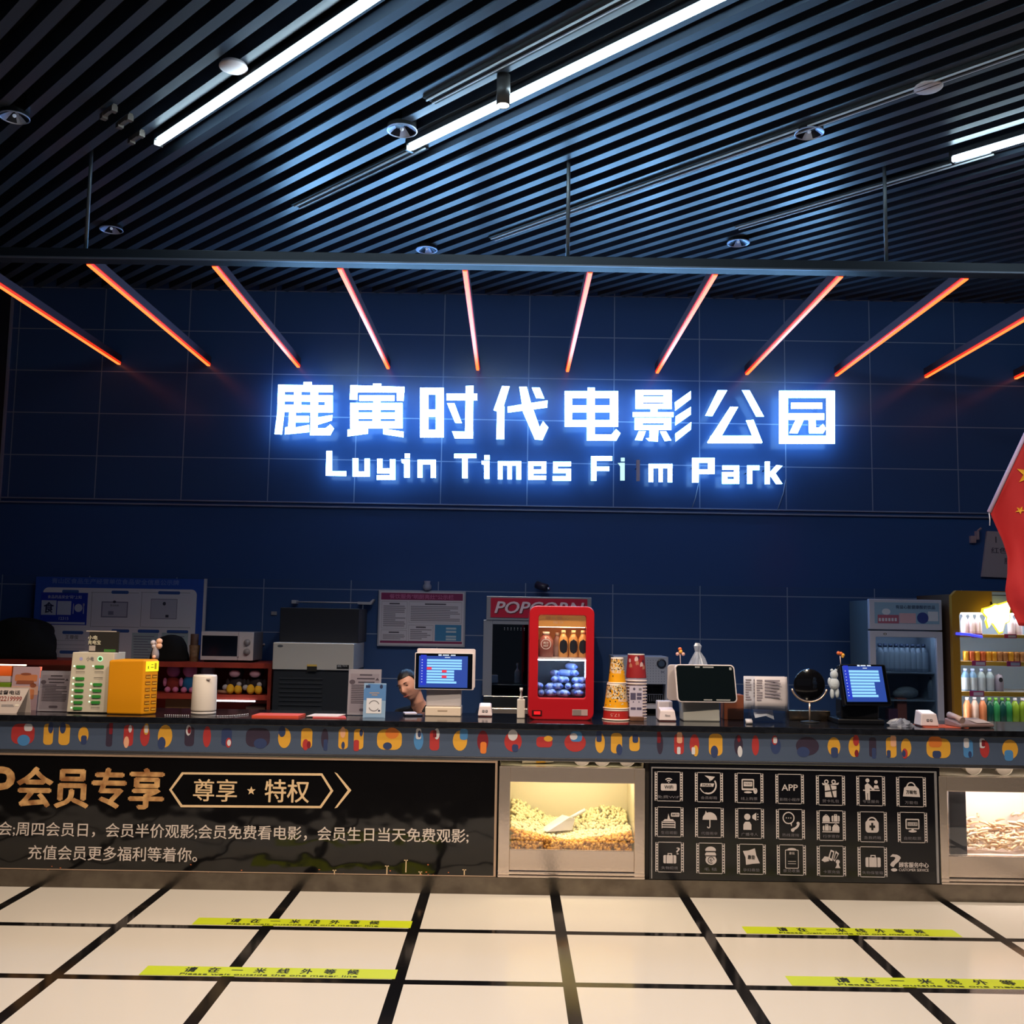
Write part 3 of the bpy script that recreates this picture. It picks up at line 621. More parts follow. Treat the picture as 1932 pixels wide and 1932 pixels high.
o = solo('popcorn_heap', m, [mat('caramel popcorn', (216, 160, 70), .35), mat('glow-paled popcorn', (246, 234, 186), .5), mat('brown popcorn', (150, 98, 34), .4)], 'heap of golden round popcorn behind the window of the middle display cabinet', 'popcorn'); o['kind'] = 'stuff'
m = MB(); m.T = TR(W(1052, 1560, CY+.2).x, CY+.2, surf(.45, CY+.2)+.012, 25)
m.prism([(-.10, 0), (.08, .0), (.10, .07), (.06, .08)], -.05, .05).tube([(.08, 0, .06), (.20, 0, .11)], .012)
solo('popcorn_scoop', m, mat('clear plastic scoop', (225, 225, 230), .25), 'pale plastic scoop lying on the popcorn heap', 'scoop')
va, vb, vw0, vw1, zt2 = display(1773, 1932, 1788, 1932, 1466, 1494, 1616, 1672, neutlamp, pale, 'steel display cabinet of pale fried snacks at the right end of the counter front', divider=(1790, 1822), x1=xe1)
m = MB()
for i in range(420):
    x = rs.uniform(va+.01, vb-.02); d = rs.random()**1.6*.36; y = CY+.09+d
    u = (x-va); top = .055+.05*min(1, u/.2)*(1+.35*math.sin(u*11))+d*.30
    if u < .14: top = .03
    z = vw0+rs.uniform(.3, 1.)*top; L = rs.uniform(.025, .05); a = rs.uniform(0, math.pi); b = rs.uniform(-.5, .5)
    dv = Vector((math.cos(a)*L, math.sin(a)*L*.5, math.sin(b)*L*.7)); pz = Vector((x, y, z))
    m.tube([pz-dv, pz+Vector((0, 0, .006)), pz+dv], [.006, .009, .006], 6, rs.choice((0, 0, 1)))
o = solo('fried_snack_heap', m, [mat('snack tan', (242, 206, 166), .5), mat('snack pale', (250, 230, 204), .5)], 'heap of pale tan fried snack sticks behind the right display window', 'snacks'); o['kind'] = 'stuff'
# paper cups lying in the niche above the windows
def niche_cup(px, z0, r, mt, label, grp, ang=0):
    x = W(px, 1440, CY+.08).x
    m = MB(); m.T = TR(x, CY+.07, z0+r, ang)
    m.lathe([(r*.97, .004), (r, 0), (r, .008), (r*.96, .01), (r*.74, .15), (0, .15)], (0, 0, 0), 24, axis='Y', cap=False)
    m.lathe([(0, .012), (r*.93, .012)], (0, 0, 0), 24, 1, axis='Y', cap=False)
    return solo('paper_cup', m, [mt, mat('cup mouth', (196, 184, 180), .6)], label, 'paper cup', grp)
cupw = mat('cup white', (216, 206, 198), .5); cupy = mat('cup yellow print', (232, 178, 30), .5)
niche_cup(1098, zt1, .056, cupw, 'paper cup lying mouth outwards above the popcorn window, leftmost of three', 'cups lying above the popcorn window')
niche_cup(1136, zt1, .056, cupw, 'paper cup lying mouth outwards above the popcorn window, in the middle of three', 'cups lying above the popcorn window')
niche_cup(1183, zt1, .056, cupw, 'paper cup lying mouth outwards above the popcorn window, rightmost of three', 'cups lying above the popcorn window')
niche_cup(1836, zt2, .054, cupw, 'paper cup lying mouth outwards above the snack window, on the left', 'cups lying above the snack window')
niche_cup(1894, zt2, .054, cupw, 'paper cup lying mouth outwards above the snack window, on the right', 'cups lying above the snack window')
x = W(985, 1440, CY+.12).x
m = MB(); m.lathe([(.052, 0), (.055, .005), (.050, .09)], (x, CY+.13, zt1+.056), 24, 0, axis='X', cap=False); m.lathe([(.050, .09), (.046, .15)], (x, CY+.13, zt1+.056), 24, 1, axis='X', cap=False); m.lathe([(.046, .15), (.043, .20), (0, .20)], (x, CY+.13, zt1+.056), 24, 2, axis='X', cap=False)
solo('popcorn_cup', m, [cupw, cupy, cupw], 'white and yellow popcorn cup lying on its side above the popcorn window', 'popcorn cup')

# ---- floor stickers
lime = mat('lime sticker', (190, 204, 32), .4); inkd = mat('sticker ink', (30, 34, 20), .6)
def sticker(xa, xb, ya, yb, label):
    t = thing('floor_sticker', label, 'floor sticker', ((xa+xb)/2, ya, .0), 'waiting line stickers')
    obj('tape', MB().box(xa, xb, ya, yb, .0005, .0016), lime, t)
    m = MB(); w_ = xb-xa; h_ = yb-ya
    m.T = Matrix.Translation((xa, ya, .002)) @ Matrix.Rotation(math.radians(-90), 4, 'X')
    n = 8
    for i, ch in enumerate('请在一米线外等候'):
        x = w_*(.16+.092*i)
        if ch == '一': m.text(ch, x, h_*.62, x+w_*.045, h_*.68, 0, 0, .02)
        else: m.text(ch, x, h_*.38, x+w_*.045, h_*.9, 0, 0, .03)
    m.text('Please wait outside the one meter line', w_*.155, h_*.08, w_*.85, h_*.27, 0, 0, .02)
    obj('printed_text', m, inkd, t)
g = G(355, 1751); g1 = G(773, 1755); sticker(g.x, g1.x, 5.89, 6.02, 'lime waiting-line sticker at left, nearer the counter, just behind the far cross strip')
g = G(256, 1845); g1 = G(744, 1851); sticker(g.x, g1.x, 5.08, 5.21, 'lime waiting-line sticker at left, nearer the viewer')
g = G(1414, 1768); g1 = G(1820, 1771); sticker(g.x, g1.x, 5.89, 6.02, 'lime waiting-line sticker at right, nearer the counter')
g = G(1498, 1864); sticker(g.x, g.x+1.44, 5.08, 5.21, 'lime waiting-line sticker at right, nearer the viewer, cut by the photo edge')
# ================================================================== THINGS ON THE COUNTER
def zy(px, py, Y): return W(px, py, Y).z
def lines(m, x0, z1, x1, z0, n, y, mi=1, rs=random.Random(5)):
    h = (z1-z0)/n
    for i in range(n): m.frect(x0, z1-h*i-h*.55, x0+(x1-x0)*rs.choice((1, 1, .96, .8, .55)), z1-h*i, y, mi)
# -- tilted A-sign with the complaint telephone number
acard = mat('card board white', (214, 198, 192), .6)
t = thing('table_sign', 'white folded table sign with a red telephone number at the left end of the counter', 'sign', (cX(10, 6.72), 6.74, TOP), None)
xa, xb = cX(-40, 6.72), cX(50, 6.72); h_ = zy(20, 1297, 6.72)-TOP
m = MB(); m.T = TR(xa, 6.70, TOP, 0, -14); L = h_/math.cos(math.radians(14))
m.prism([(0, 0), (xb-xa-.045, 0), (xb-xa+.01, L), (0, L)], 0, .003); obj('front_leaf', m, acard, t)
m = MB(); m.T = TR(xa, 6.70+2*L*math.sin(math.radians(14)), TOP, 0, 14); m.prism([(0, 0), (xb-xa+.01, 0), (xb-xa+.01, L), (0, L)], -.003, 0); obj('rear_leaf', m, acard, t)
m = MB(); m.T = TR(xa, 6.70, TOP, 0, -14); sx = (xb-xa)/90.; sz = L/56.
m.text('监督电话', (40-6)*sx, L-16*sz, (40+37)*sx, L-7*sz, -.001, 0, .03); m.text('82219999', (40-3)*sx, L-30*sz, (40+42)*sx, L-20*sz, -.001, 1, .02)
m.frect(46*sx, L-39.5*sz, 68*sx, L-38*sz, -.001, 2); m.frect(46*sx, L-42*sz, 70*sx, L-41*sz, -.001, 2)
m.ell(75*sx, L-38.5*sz, 4.5*sx, 2*sz, -.001, 3)
obj('printed_text', m, [dark_ink, mat('red brown ink', (150, 58, 50), .6), grey_ink, mat('cream oval', (250, 240, 225), .5)], t)
# -- leaning poster with orange print
m = MB(); Y = 6.93; m.T = TR(cX(20, Y), Y, TOP, 0, -4); wv = cX(71, Y)-cX(20, Y); hv = zy(45, 1258, Y)-TOP
t = thing('poster_card', 'small upright poster with orange print behind the white telephone sign', 'poster', (cX(45, Y), Y, TOP))
m.box(0, wv, 0, .004, 0, hv); obj('card', m, mat('pinkish poster', (190, 160, 168), .4), t)
m = MB(); m.T = TR(cX(20, Y), Y-.001, TOP, 0, -4)
m.frect(0, hv*.35, wv, hv*.55, 0, 1); m.flat(rrect(wv*.1, hv*.66, wv*.93, hv*.82, .012, 3), -.0004, 0); m.flat([(wv*.16, hv*.6), (wv*.84, hv*.6), (wv*.8, hv*.68), (wv*.2, hv*.68)], -.0008, 2)
m.ell(wv*.5, hv*.83, wv*.2, hv*.03, -.0012, 2); m.flat(rrect(wv*.66, hv*.25, wv*.86, hv*.48, .01, 3), -.0008, 0); m.ell(wv*.8, hv*.57, wv*.12, hv*.05, -.0008, 2)
obj('printed_art', m, [mat('orange print', (206, 128, 84), .5), mat('peach print', (216, 170, 150), .5), mat('brown print', (150, 84, 58), .5)], t)
# -- two acrylic notice stands
def notice(px0, px1, py0, Y, label, tilt=-5):
    t = thing('notice_stand', label, 'notice', ((cX(px0, Y)+cX(px1, Y))/2, Y, TOP), None)
    wv = cX(px1, Y)-cX(px0, Y); hv = (zy((px0+px1)/2, py0, Y)-TOP)/math.cos(math.radians(tilt)); T = TR(cX(px0, Y), Y, TOP, 0, tilt)
    m = MB(); m.T = T; m.box(0, wv, .002, .005, .004, hv); obj('sheet', m, mat('pinkish paper', (196, 178, 176), .6), t)
    m = MB(); m.T = T; m.box(-.004, wv+.004, -.002, 0, 0, hv+.004); obj('front_pane', m, acry, t)
    m = MB(); m.box(cX(px0, Y)-.004, cX(px1, Y)+.004, Y-.004, Y+.09, TOP, TOP+.004); obj('foot', m, acry, t)
    m = MB(); m.T = T; y = .0015
    m.frect(wv*.06, hv*.06, wv*.94, hv*.90, y+.0002, 1)
    m.frect(wv*.34, hv*.86, wv*.72, hv*.89, y-.0002, 0); m.frect(wv*.26, hv*.78, wv*.8, hv*.81, y-.0002, 0); m.ell(wv*.12, hv*.72, wv*.09, hv*.05, y-.0002, 2)
    m.frect(wv*.3, hv*.70, wv*.8, hv*.73, y-.0002, 0); m.flat([(wv*.82, hv*.76), (wv*.94, hv*.76), (wv*.88, hv*.82)], y-.0002, 0)
    lines(m, wv*.1, hv*.66, wv*.92, hv*.24, 11, y-.0002, 0); m.flat(rrect(wv*.36, hv*.09, wv*.66, hv*.15, .008, 2), y-.0002, 2)
    obj('printed_text', m, [mat('brown grey ink', (92, 76, 78), .7), mat('grey pink paper', (180, 160, 160), .6), mat('brown ink', (110, 90, 92), .7)], t)
notice(72, 130, 1266, 6.84, 'white printed notice in a clear stand, left of the white charging station')
notice(656, 718, 1263, 6.93, 'white printed notice in a clear stand, behind the blue sign in the middle')
# -- white power bank station
Y = 6.78; x0, x1 = cX(128, Y), cX(208, Y); zt = zy(170, 1231, Y)
t = thing('power_bank_station', 'white power bank charging station with green slots and a dark advert on top', 'charging station', ((x0+x1)/2, Y, TOP))
xs0 = cX(133, Y); wv = x1-x0; hv = zt-TOP
obj('body', MB().prism([(x0, TOP+.006), (x1, TOP+.006), (x1+.014, zt), (xs0, zt)], Y, Y+.20), mat('ivory plastic', (218, 208, 190), .4), t, .004)
obj('foot', MB().box(x0+.01, x1-.01, Y+.01, Y+.19, TOP, TOP+.006), blackm, t)
grn = mat('green power bank', (44, 120, 40), .4, emit=(.2, 1, .2), es=.05); led = emis('green indicator', (.4, 1, .4), 4.)
lf = [1, 0, 1, 1, 1, 1, 1, 1]; rf = [1, 0, 0, 1, 1, 1, 1, 0]
g0 = None
for col, lst in ((0, lf), (1, rf)):
    for r, on in enumerate(lst):
        py = 1257+11.2*r; px = 152.5-r*.8+col*35.4-(col*.4*r)
        p = W(px, py+1+.016*(px-170)*0, Y); q = .029
        if on:
            g = obj('power_bank', MB().flat(rrect(p.x-q, p.z-.009, p.x+q, p.z+.009, .006, 3), Y-.0065).prism(rrect(p.x-q, p.z-.009, p.x+q, p.z+.009, .006, 3), Y-.006, Y+.001), grn, t)
            obj('indicator', MB().ell(p.x-q-.013, p.z+.004, .0045, .0045, Y-.0015), led, t)
        else:
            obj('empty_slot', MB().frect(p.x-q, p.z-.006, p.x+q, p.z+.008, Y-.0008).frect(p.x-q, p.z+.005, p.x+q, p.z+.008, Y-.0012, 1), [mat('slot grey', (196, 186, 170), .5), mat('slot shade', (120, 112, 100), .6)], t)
m = MB(); m.pell(189, 1243, 5, 5, Y-.001, 0).pell(189, 1243, 3.4, 3.4, Y-.0015, 1).pell(153, 1243, 3.2, 3.2, Y-.001, 2); m.ptext('小电', 163, 1239, 177, 1247, Y-.001, 3, .02)
obj('power_button', m, [emis('button glow', (.45, 1, .55), 1.2), mat('button green', (70, 130, 70), .4), mat('lilac mark', (176, 176, 226), .5), grey_ink], t)
pz = zt; xa, xb = cX(163, Y+.06), cX(219, Y+.06); zt2_ = zy(190, 1191, Y+.06)
ap = obj('advert_panel', MB().box(xa, xb, Y+.06, Y+.07, pz, zt2_), mat('dark advert', (44, 42, 40), .4), t)
m = MB(); Ya = Y+.0585; m.ptext('小电', 166, 1199, 184, 1207, Ya, 0, .03); m.ptext('充电宝', 166, 1208, 190, 1216, Ya, 0, .03); m.prect(168, 1218, 180, 1228, Ya, 1)
m.prect(196, 1225, 218, 1230, Ya, 2).prect(163, 1190, 220, 1192, Ya, 1)
obj('advert_print', m, [mat('cream lettering', (226, 220, 196), .5), mat('grey blank patch', (176, 166, 160), .6), mat('green print', (60, 120, 50), .5)], ap)
# -- yellow power bank station, turned
t = thing('power_bank_station', 'yellow power bank charging station with a lit yellow screen, beside the white one', 'charging station', (cX(252, 6.86), 6.86, TOP))
zt = zy(250, 1243, 6.8); hv = zt-TOP
P = [Vector((cX(202, 6.74), 6.74, 0)), Vector((cX(270, 6.72), 6.72, 0)), Vector((cX(298, 6.82), 6.82, 0))]
P.append(P[0]+(P[2]-P[1])); 
m = MB(); m.add([(p.x, p.y, TOP) for p in P]+[(p.x, p.y, zt-(.008 if i == 0 else 0)) for i, p in enumerate(P)], [(0, 3, 2, 1), (4, 5, 6, 7), (0, 1, 5, 4), (1, 2, 6, 5), (2, 3, 7, 6), (3, 0, 4, 7)])
obj('body', m, yellow, t, .012, 3)
e = (P[2]-P[1]); n_ = Vector((e.y, -e.x, 0)).normalized(); ang = math.degrees(math.atan2(e.y, e.x)); wv = e.length
T = Matrix.Translation((P[1].x, P[1].y, TOP)) @ Matrix.Rotation(math.radians(ang), 4, 'Z')
m = MB(); m.T = T; m.box(.012, wv-.006, -.004, .002, hv*.78, hv*.965); ys = obj('screen', m, emis('yellow screen', (1., .86, .02), 1.1), t, .002)
m = MB(); m.T = T; m.text('1', wv*.22, hv*.83, wv*.28, hv*.88, -.0045); m.frect(wv*.42, hv*.85, wv*.6, hv*.862, -.0045); m.frect(wv*.44, hv*.90, wv*.58, hv*.91, -.0045); m.frect(wv*.66, hv*.82, wv*.8, hv*.93, -.0045, 1)
obj('screen_print', m, [mat('olive ink', (120, 110, 10), .6), mat('dull yellow patch', (196, 176, 20), .6)], ys)
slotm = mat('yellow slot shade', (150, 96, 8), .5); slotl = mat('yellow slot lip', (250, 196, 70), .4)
for r in range(6):
    for c_ in range(2):
        m = MB(); m.T = T; zz = hv*(.66-.118*r); xx = wv*(.12+.44*c_)
        m.box(xx, xx+wv*.33, -.002, .002, zz, zz+.022); m.box(xx+.004, xx+wv*.33-.004, -.005, -.002, zz+.004, zz+.009, 1)
        obj('power_bank', m, [slotm, slotl], t)
# -- little figurine standing on the yellow station
x, y = cX(301, 6.80)-.02, 6.80
x = P[1].x*.3+P[2].x*.7-.02; y = P[2].y+.03
t = thing('figurine', 'small grey and peach figurine standing on the yellow charging station', 'ornament', (x, y, zt))
obj('body', MB().lathe([(.022, 0), (.024, .03), (.015, .075), (.008, .085), (0, .088)], (x, y, zt), 16), mat('grey figurine', (150, 140, 146), .6), t)
obj('flowers', MB().sph((x-.018, y, zt+.105), .017).sph((x+.022, y, zt+.115), .02, mi=1).sph((x-.012, y, zt+.082), .015).sph((x+.022, y, zt+.085), .02, mi=1).sph((x+.004, y+.012, zt+.10), .014), [mat('grey blossom', (196, 190, 200), .6), mat('peach blossom', (232, 180, 150), .6)], t)
obj('bead', MB().sph((x, y-.022, zt+.014), .012), mat('peach bead', (240, 190, 170), .5), t)
# -- white canister
Y = 6.88; x = cX(386, Y); r_ = (cX(409.5, Y)-cX(363, Y))/2; zt = zy(386, 1274, Y-.08)
t = thing('canister', 'white round-edged canister with a lid line, left of the middle of the counter', 'canister', (x, Y, TOP))
hv = zt-TOP
obj('body', MB().lathe([(r_*.98, .018), (r_*1.0, .03), (r_*.99, hv*.35), (r_*.95, hv-.012), (r_*.9, hv-.002), (0, hv)], (x, Y, TOP), 32), mat('warm white plastic', (226, 216, 208), .35), t)
obj('base_ring', MB().lathe([(r_*.99, 0), (r_*.99, .014), (r_*.93, .017)], (x, Y, TOP), 32), mat('canister base', (206, 198, 196), .35), t)
obj('button', MB().box(x+.03, x+.055, Y-r_*.93, Y-r_*.8, TOP+hv-.03, TOP+hv-.022), mat('canister button', (170, 162, 160), .5), t)
# -- orange folder and leaflets
def sheet(name, px0, px1, Y0, Y1, z, col, label, cat, sh=0., th=.004, rz=0):
    xa, xb = cX(px0, Y0), cX(px1, Y0)
    vs = [(xa, Y0, z), (xb, Y0, z), (xb+sh, Y1, z), (xa+sh, Y1, z)]; vs += [(a, b, c+th) for a, b, c in vs]
    return solo(name, MB().add(vs, [(0, 3, 2, 1), (4, 5, 6, 7), (0, 1, 5, 4), (1, 2, 6, 5), (2, 3, 7, 6), (3, 0, 4, 7)]), mat(label[:18], col, .45), label, cat)
sheet('menu_folder', 477, 565, 6.68, 6.86, TOP, (214, 82, 56), 'orange red menu folder lying flat on the counter', 'folder', .01, .014)
sheet('leaflet', 592, 655, 6.70, 6.84, TOP, (196, 78, 74), 'red leaflet lying on the counter left of the notice stand', 'leaflet', -.03, .006)
sheet('leaflet', 580, 640, 6.73, 6.90, TOP+.007, (222, 206, 204), 'white leaflet lying half over the red leaflet', 'leaflet', .02, .004)
# -- blue sign in front of the notice
Y = 6.80; px0, px1 = 686, 728; wv = cX(px1, Y)-cX(px0, Y); hv = zy(707, 1289, Y)-TOP; T = TR(cX(px0, Y), Y, TOP, 0, -6)
t = thing('payment_sign', 'small blue and white payment sign in front of the white notice', 'sign', (cX(707, Y), Y, TOP))
m = MB(); m.T = T; m.box(0, wv, 0, .004, 0, hv); obj('card', m, mat('pale blue card', (136, 166, 200), .35), t)
m = MB(); m.T = T
m.flat([(0, hv*.5), (wv, hv*.5), (wv, hv*.96), (wv*.2, hv*.98), (0, hv*.8)], -.0006, 0); m.frect(wv*.14, hv*.12, wv*.82, hv*.56, -.0012, 1); m.arc(wv*.48, hv*.34, .03, .036, 20, 160, -.0018, 2); m.arc(wv*.48, hv*.34, .03, .036, 200, 330, -.0018, 2); m.ell(wv*.72, hv*.20, .007, .006, -.0018, 3)
m.frect(wv*.08, hv*.86, wv*.28, hv*.94, -.0012, 3); m.ell(wv*.78, hv*.9, .01, .014, -.0012, 3); m.frect(wv*.26, hv*.70, wv*.7, hv*.73, -.0012, 4); m.frect(wv*.36, hv*.64, wv*.62, hv*.67, -.0012, 4)
obj('printed_art', m, [mat('mid blue print', (84, 128, 184), .4), mat('white blank patch', (214, 214, 222), .5), grey_ink, mat('navy print', (40, 50, 84), .4), mat('tan print', (160, 140, 130), .5)], t)
m = MB(); m.box(cX(690, Y), cX(726, Y), Y-.01, Y+.07, TOP, TOP+.005); obj('foot', m, acry, t)
# -- phone
Y = 6.93; t = thing('mobile_phone', 'mobile phone lying on the counter at the foot of the white till', 'phone', (cX(786, Y), Y, TOP))
m = MB(); m.T = TR(cX(779, Y), Y+.05, TOP, 14); m.box(-.06, .06, -.045, .045, 0, .012); obj('body', m, mat('dark blue phone', (20, 24, 44), .3), t, .004)
m = MB(); m.T = TR(cX(779, Y), Y+.05, TOP, 14); m.box(-.06, .02, -.046, .044, .0125, .022); obj('paper_slip', m, mat('pale lilac slip', (206, 202, 222), .5), t)
# -- tills
scr_bg = emis('screen navy', (.015, .06, .34), 1.0); scr_bl = emis('screen blue', (.01, .04, .62), .9); row_e = emis('screen seat rows', (.24, .56, 1.), 1.3); row_r = emis('screen red seats', (1., .05, .09), .9); scr_w = emis('screen white text', (.8, .9, 1.), .9); glassb = mat('black screen glass', (6, 8, 12), .06)
ivory = mat('warm white till plastic', (214, 202, 204), .4)
def rows(m, wv, hv, y, reds, sx=0., w0=.16, full=.86, short=.72):
    n = 9
    m.frect(.03*wv+sx, .06*hv, .14*wv+sx, .92*hv, y+.0004, 1)
    for i in range(n):
        z = hv*(.80-.078*i); L = full if i < 4 else (short if i < 8 else short+.045)
        m.frect(w0*wv, z-hv*.058, L*wv, z, y, 2); m.frect(.05*wv, z-hv*.03, .07*wv, z-hv*.012, y-.0004, 4)
    for i, u in reds:
        z = hv*(.80-.078*i); m.frect((w0+u)*wv, z-hv*.06, (w0+u+.09)*wv, z+.002, y-.0004, 3)
    m.frect(.36*wv, hv*.90, .42*wv, hv*.94, y, 4); m.frect(.44*wv, hv*.905, .56*wv, hv*.935, y, 4); m.frect(.59*wv, hv*.905, .68*wv, hv*.935, y, 4); m.frect(.48*wv, hv*.845, .58*wv, hv*.865, y, 4)
Y = 6.97
t = thing('till', 'white till with a lit blue seat-map screen, left of the middle of the counter', 'till', (cX(838, Y), Y, TOP))
b0, b1 = cX(803, Y), cX(870.5, Y)
obj('base', MB().box(b0, b1, Y, Y+.2, TOP, zy(838, 1334, Y)), mat('cream till base', (226, 208, 190), .4), t, .006)
obj('stand', MB().box(b0+.003, b1-.001, Y+.03, Y+.12, zy(838, 1334, Y), zy(838, 1290, Y)), mat('speckled grey', (176, 172, 178), .6), t, .008)
obj('logo_plate', MB().box(cX(826.5, Y), cX(845, Y), Y-.001, Y+.001, zy(838, 1342.5, Y), zy(838, 1340, Y)), mat('tan plate', (170, 150, 132), .5), t)
zb, zt = zy(838, 1301.5, Y), zy(838, 1231.5, Y); wv = cX(893.5, Y)-cX(781, Y); hv = zt-zb; T = TR(cX(781.5, Y), Y-.01, zb, 2.5, -3)
m = MB(); m.T = T; m.prism(rrect(0, 0, wv, hv, .01, 4), 0, .03); obj('screen_bezel', m, ivory, t, .003)
m = MB(); m.T = T; m.prism(rrect(.006, .006, wv-.012, hv-.006, .004, 2), -.001, .0); sg = obj('screen_glass', m, glassb, t)
m = MB(); m.T = TR(cX(781.5, Y), Y-.01, zb, 2.5, -3) @ Matrix.Translation((wv*.07, -.0022, hv*.06)); m.frect(0, 0, wv*.82, hv*.85, .0008, 0); rows(m, wv*.9, hv*.95, 0, [(3, 0.), (4, .28), (6, .28)], 0, .15, .80, .66); obj('seat_map', m, [scr_bg, scr_bl, row_e, row_r, scr_w], sg)
m = MB(); m.T = T; m.prism(rrect(.012, .012, wv+.008, hv+.028, .012, 4), .032, .075); obj('rear_screen', m, ivory, t, .003)
# dark till at right
Y = 6.86
t = thing('till', 'black till with a lit blue seat-map screen at the right of the counter', 'till', (cX(1630, Y), Y, TOP))
bk = mat('black till plastic', (13, 14, 20), .35)
obj('base', MB().box(cX(1580, Y), cX(1668, Y), Y, Y+.22, TOP, TOP+.035), bk, t, .008)
obj('stand', MB().box(cX(1590, Y), cX(1662, Y), Y+.04, Y+.16, TOP+.035, zy(1630, 1320, Y)), bk, t, .01)
wv = cX(1681, Y)-cX(1586, Y); zb, zt = zy(1635, 1331, Y), zy(1630, 1254, Y); hv = (zt-zb)/math.cos(math.radians(16)); T = TR(cX(1592, Y)-.004, Y-.04, zb, 10, -16)
sk = lambda a, b: (a+(b/hv)*-.05*wv*0, b)
m = MB(); m.T = T; m.prism(rrect(0, 0, wv, hv, .012, 4), 0, .045); obj('screen_bezel', m, bk, t, .004)
m = MB(); m.T = T; m.prism(rrect(.008, .008, wv-.008, hv-.008, .004, 2), -.001, 0); sg = obj('screen_glass', m, glassb, t)
m = MB(); m.T = T @ Matrix.Translation((wv*.05, -.0022, hv*.09)); m.frect(0, 0, wv*.86, hv*.86, .0008, 0); rows(m, wv*.92, hv*.95, 0, [], 0, .14, .84, .70); obj('seat_map', m, [scr_bg, scr_bl, row_e, row_r, scr_w], sg)
# white till with dark screen
Y = 6.90
t = thing('till', 'white till with a switched-off dark screen and rounded corners, right of the cups', 'till', (cX(1325, Y), Y, TOP))
x0, x1 = cX(1287.5, Y), cX(1358.5, Y)
obj('base', MB().prism([(x0+.006, TOP), (x1, TOP), (x1-.004, zy(1325, 1322, Y)), (x0, zy(1325, 1322, Y))], Y, Y+.16), mat('pale till base', (176, 176, 172), .5), t, .008)
wv = cX(1386, Y)-cX(1271, Y); zb, zt = zy(1330, 1324.5, Y), zy(1325, 1254, Y); hv = (zt-zb)/math.cos(math.radians(12)); T = TR(cX(1272.5, Y), Y-.06, zb, 4, -10)
m = MB(); m.T = T; pr = [(a-(1-b/hv)*-.010+(0), b) for a, b in rrect(0, 0, wv, hv, .028, 6)]; m.prism(pr, 0, .022); obj('screen_bezel', m, ivory, t, .004)
m = MB(); m.T = T; pr2 = [(a+(1-b/hv)*.010, b) for a, b in rrect(.009, .008, wv-.009, hv-.008, .022, 6)]; m.prism(pr2, -.001, 0); sg = obj('screen_glass', m, mat('dark green glass', (10, 17, 19), .05), t)
m = MB(); m.T = T; m.frect(wv*.34, hv*.91, wv*.42, hv*.945, -.0014); m.frect(wv*.47, hv*.91, wv*.65, hv*.945, -.0014); m.frect(wv*.46, hv*.055, wv*.60, hv*.085, -.0014); m.frect(wv*.67, hv*.055, wv*.9, hv*.085, -.0014); m.frect(wv*.91, hv*.86, wv*.95, hv*.93, -.0014); obj('screen_print', m, mat('screen grey text', (150, 150, 150), .5), sg)
m = MB(); m.T = TR(cX(1261, Y), Y+.05, zb+.003, 3, 6); m.prism(rrect(0, 0, wv*.92, hv*.95, .022, 5), 0, .02); obj('rear_screen', m, mat('rear screen shell', (196, 184, 184), .4), t, .003)
# -- small code readers
def reader(px, Y, w, h, label, glow, printed=False):
    x = cX(px, Y); t = thing('code_reader', label, 'code reader', (x, Y, TOP))
    k = .82
    vs = [(x-w/2, Y, TOP+.006), (x+w/2, Y, TOP+.006), (x+w/2, Y+w, TOP+.006), (x-w/2, Y+w, TOP+.006), (x-w*k/2, Y+.012, TOP+h*.82), (x+w*k/2, Y+.012, TOP+h*.82), (x+w*k/2, Y+w*.95, TOP+h), (x-w*k/2, Y+w*.95, TOP+h)]
    obj('body', MB().add(vs, [(0, 3, 2, 1), (4, 5, 6, 7), (0, 1, 5, 4), (1, 2, 6, 5), (2, 3, 7, 6), (3, 0, 4, 7)]), mat('reader white', (216, 202, 206), .4), t, .006)
    obj('foot', MB().box(x-w*.45, x+w*.45, Y+.005, Y+w*.95, TOP, TOP+.007), mat('reader foot', (90, 40, 44), .5), t)
    if glow:
        a, b = Vector(vs[4]), Vector(vs[6]); m = MB()
        f = lambda u, v: Vector((x-w*k/2+u*w*k, Y+.012+v*(w*.95-.012), TOP+h*.82+v*h*.18+.0012))
        m.add([f(.12, .1), f(.88, .1), f(.88, .9), f(.12, .9)], [(0, 1, 2, 3)]); obj('scan_window', m, emis('reader glow', (.9, .9, 1.), 1.6), t)
        m = MB()
        for u in (-.012, .010):
            m.prism(rrect(x+u-.0075, TOP+h*.34, x+u+.0075, TOP+h*.34+.015, .003, 2), Y+.002, Y+.006, 0); m.prism(rrect(x+u-.004, TOP+h*.34+.004, x+u+.004, TOP+h*.34+.011, .002, 2), Y+.001, Y+.003, 1)
        obj('payment_marks', m, [mat('mark dark', (70, 70, 76), .5), mat('mark pale', (190, 184, 190), .5)], t)
    else:
        m = MB(); m.text('Bixo', x-.016, TOP+h*.42, x+.016, TOP+h*.52, Y+.001, 0, .03); obj('lettering', m, dark_ink, t)
    return t
reader(916, 6.98, .097, .085, 'small white code reader with a lit top, right of the lit white till', True)
reader(1753, 6.78, .120, .100, 'small white code reader with a lit top, right of the black till', True)
reader(1260, 6.86, .115, .085, 'small white reader block in front of the white till with the dark screen', False)
Y = 7.02; solo('receipt_printer', MB().box(cX(1241, Y), cX(1269, Y), Y, Y+.1, TOP, zy(1255, 1323, Y)), ivory, 'small white receipt printer behind the white reader block', 'printer', None, .006)
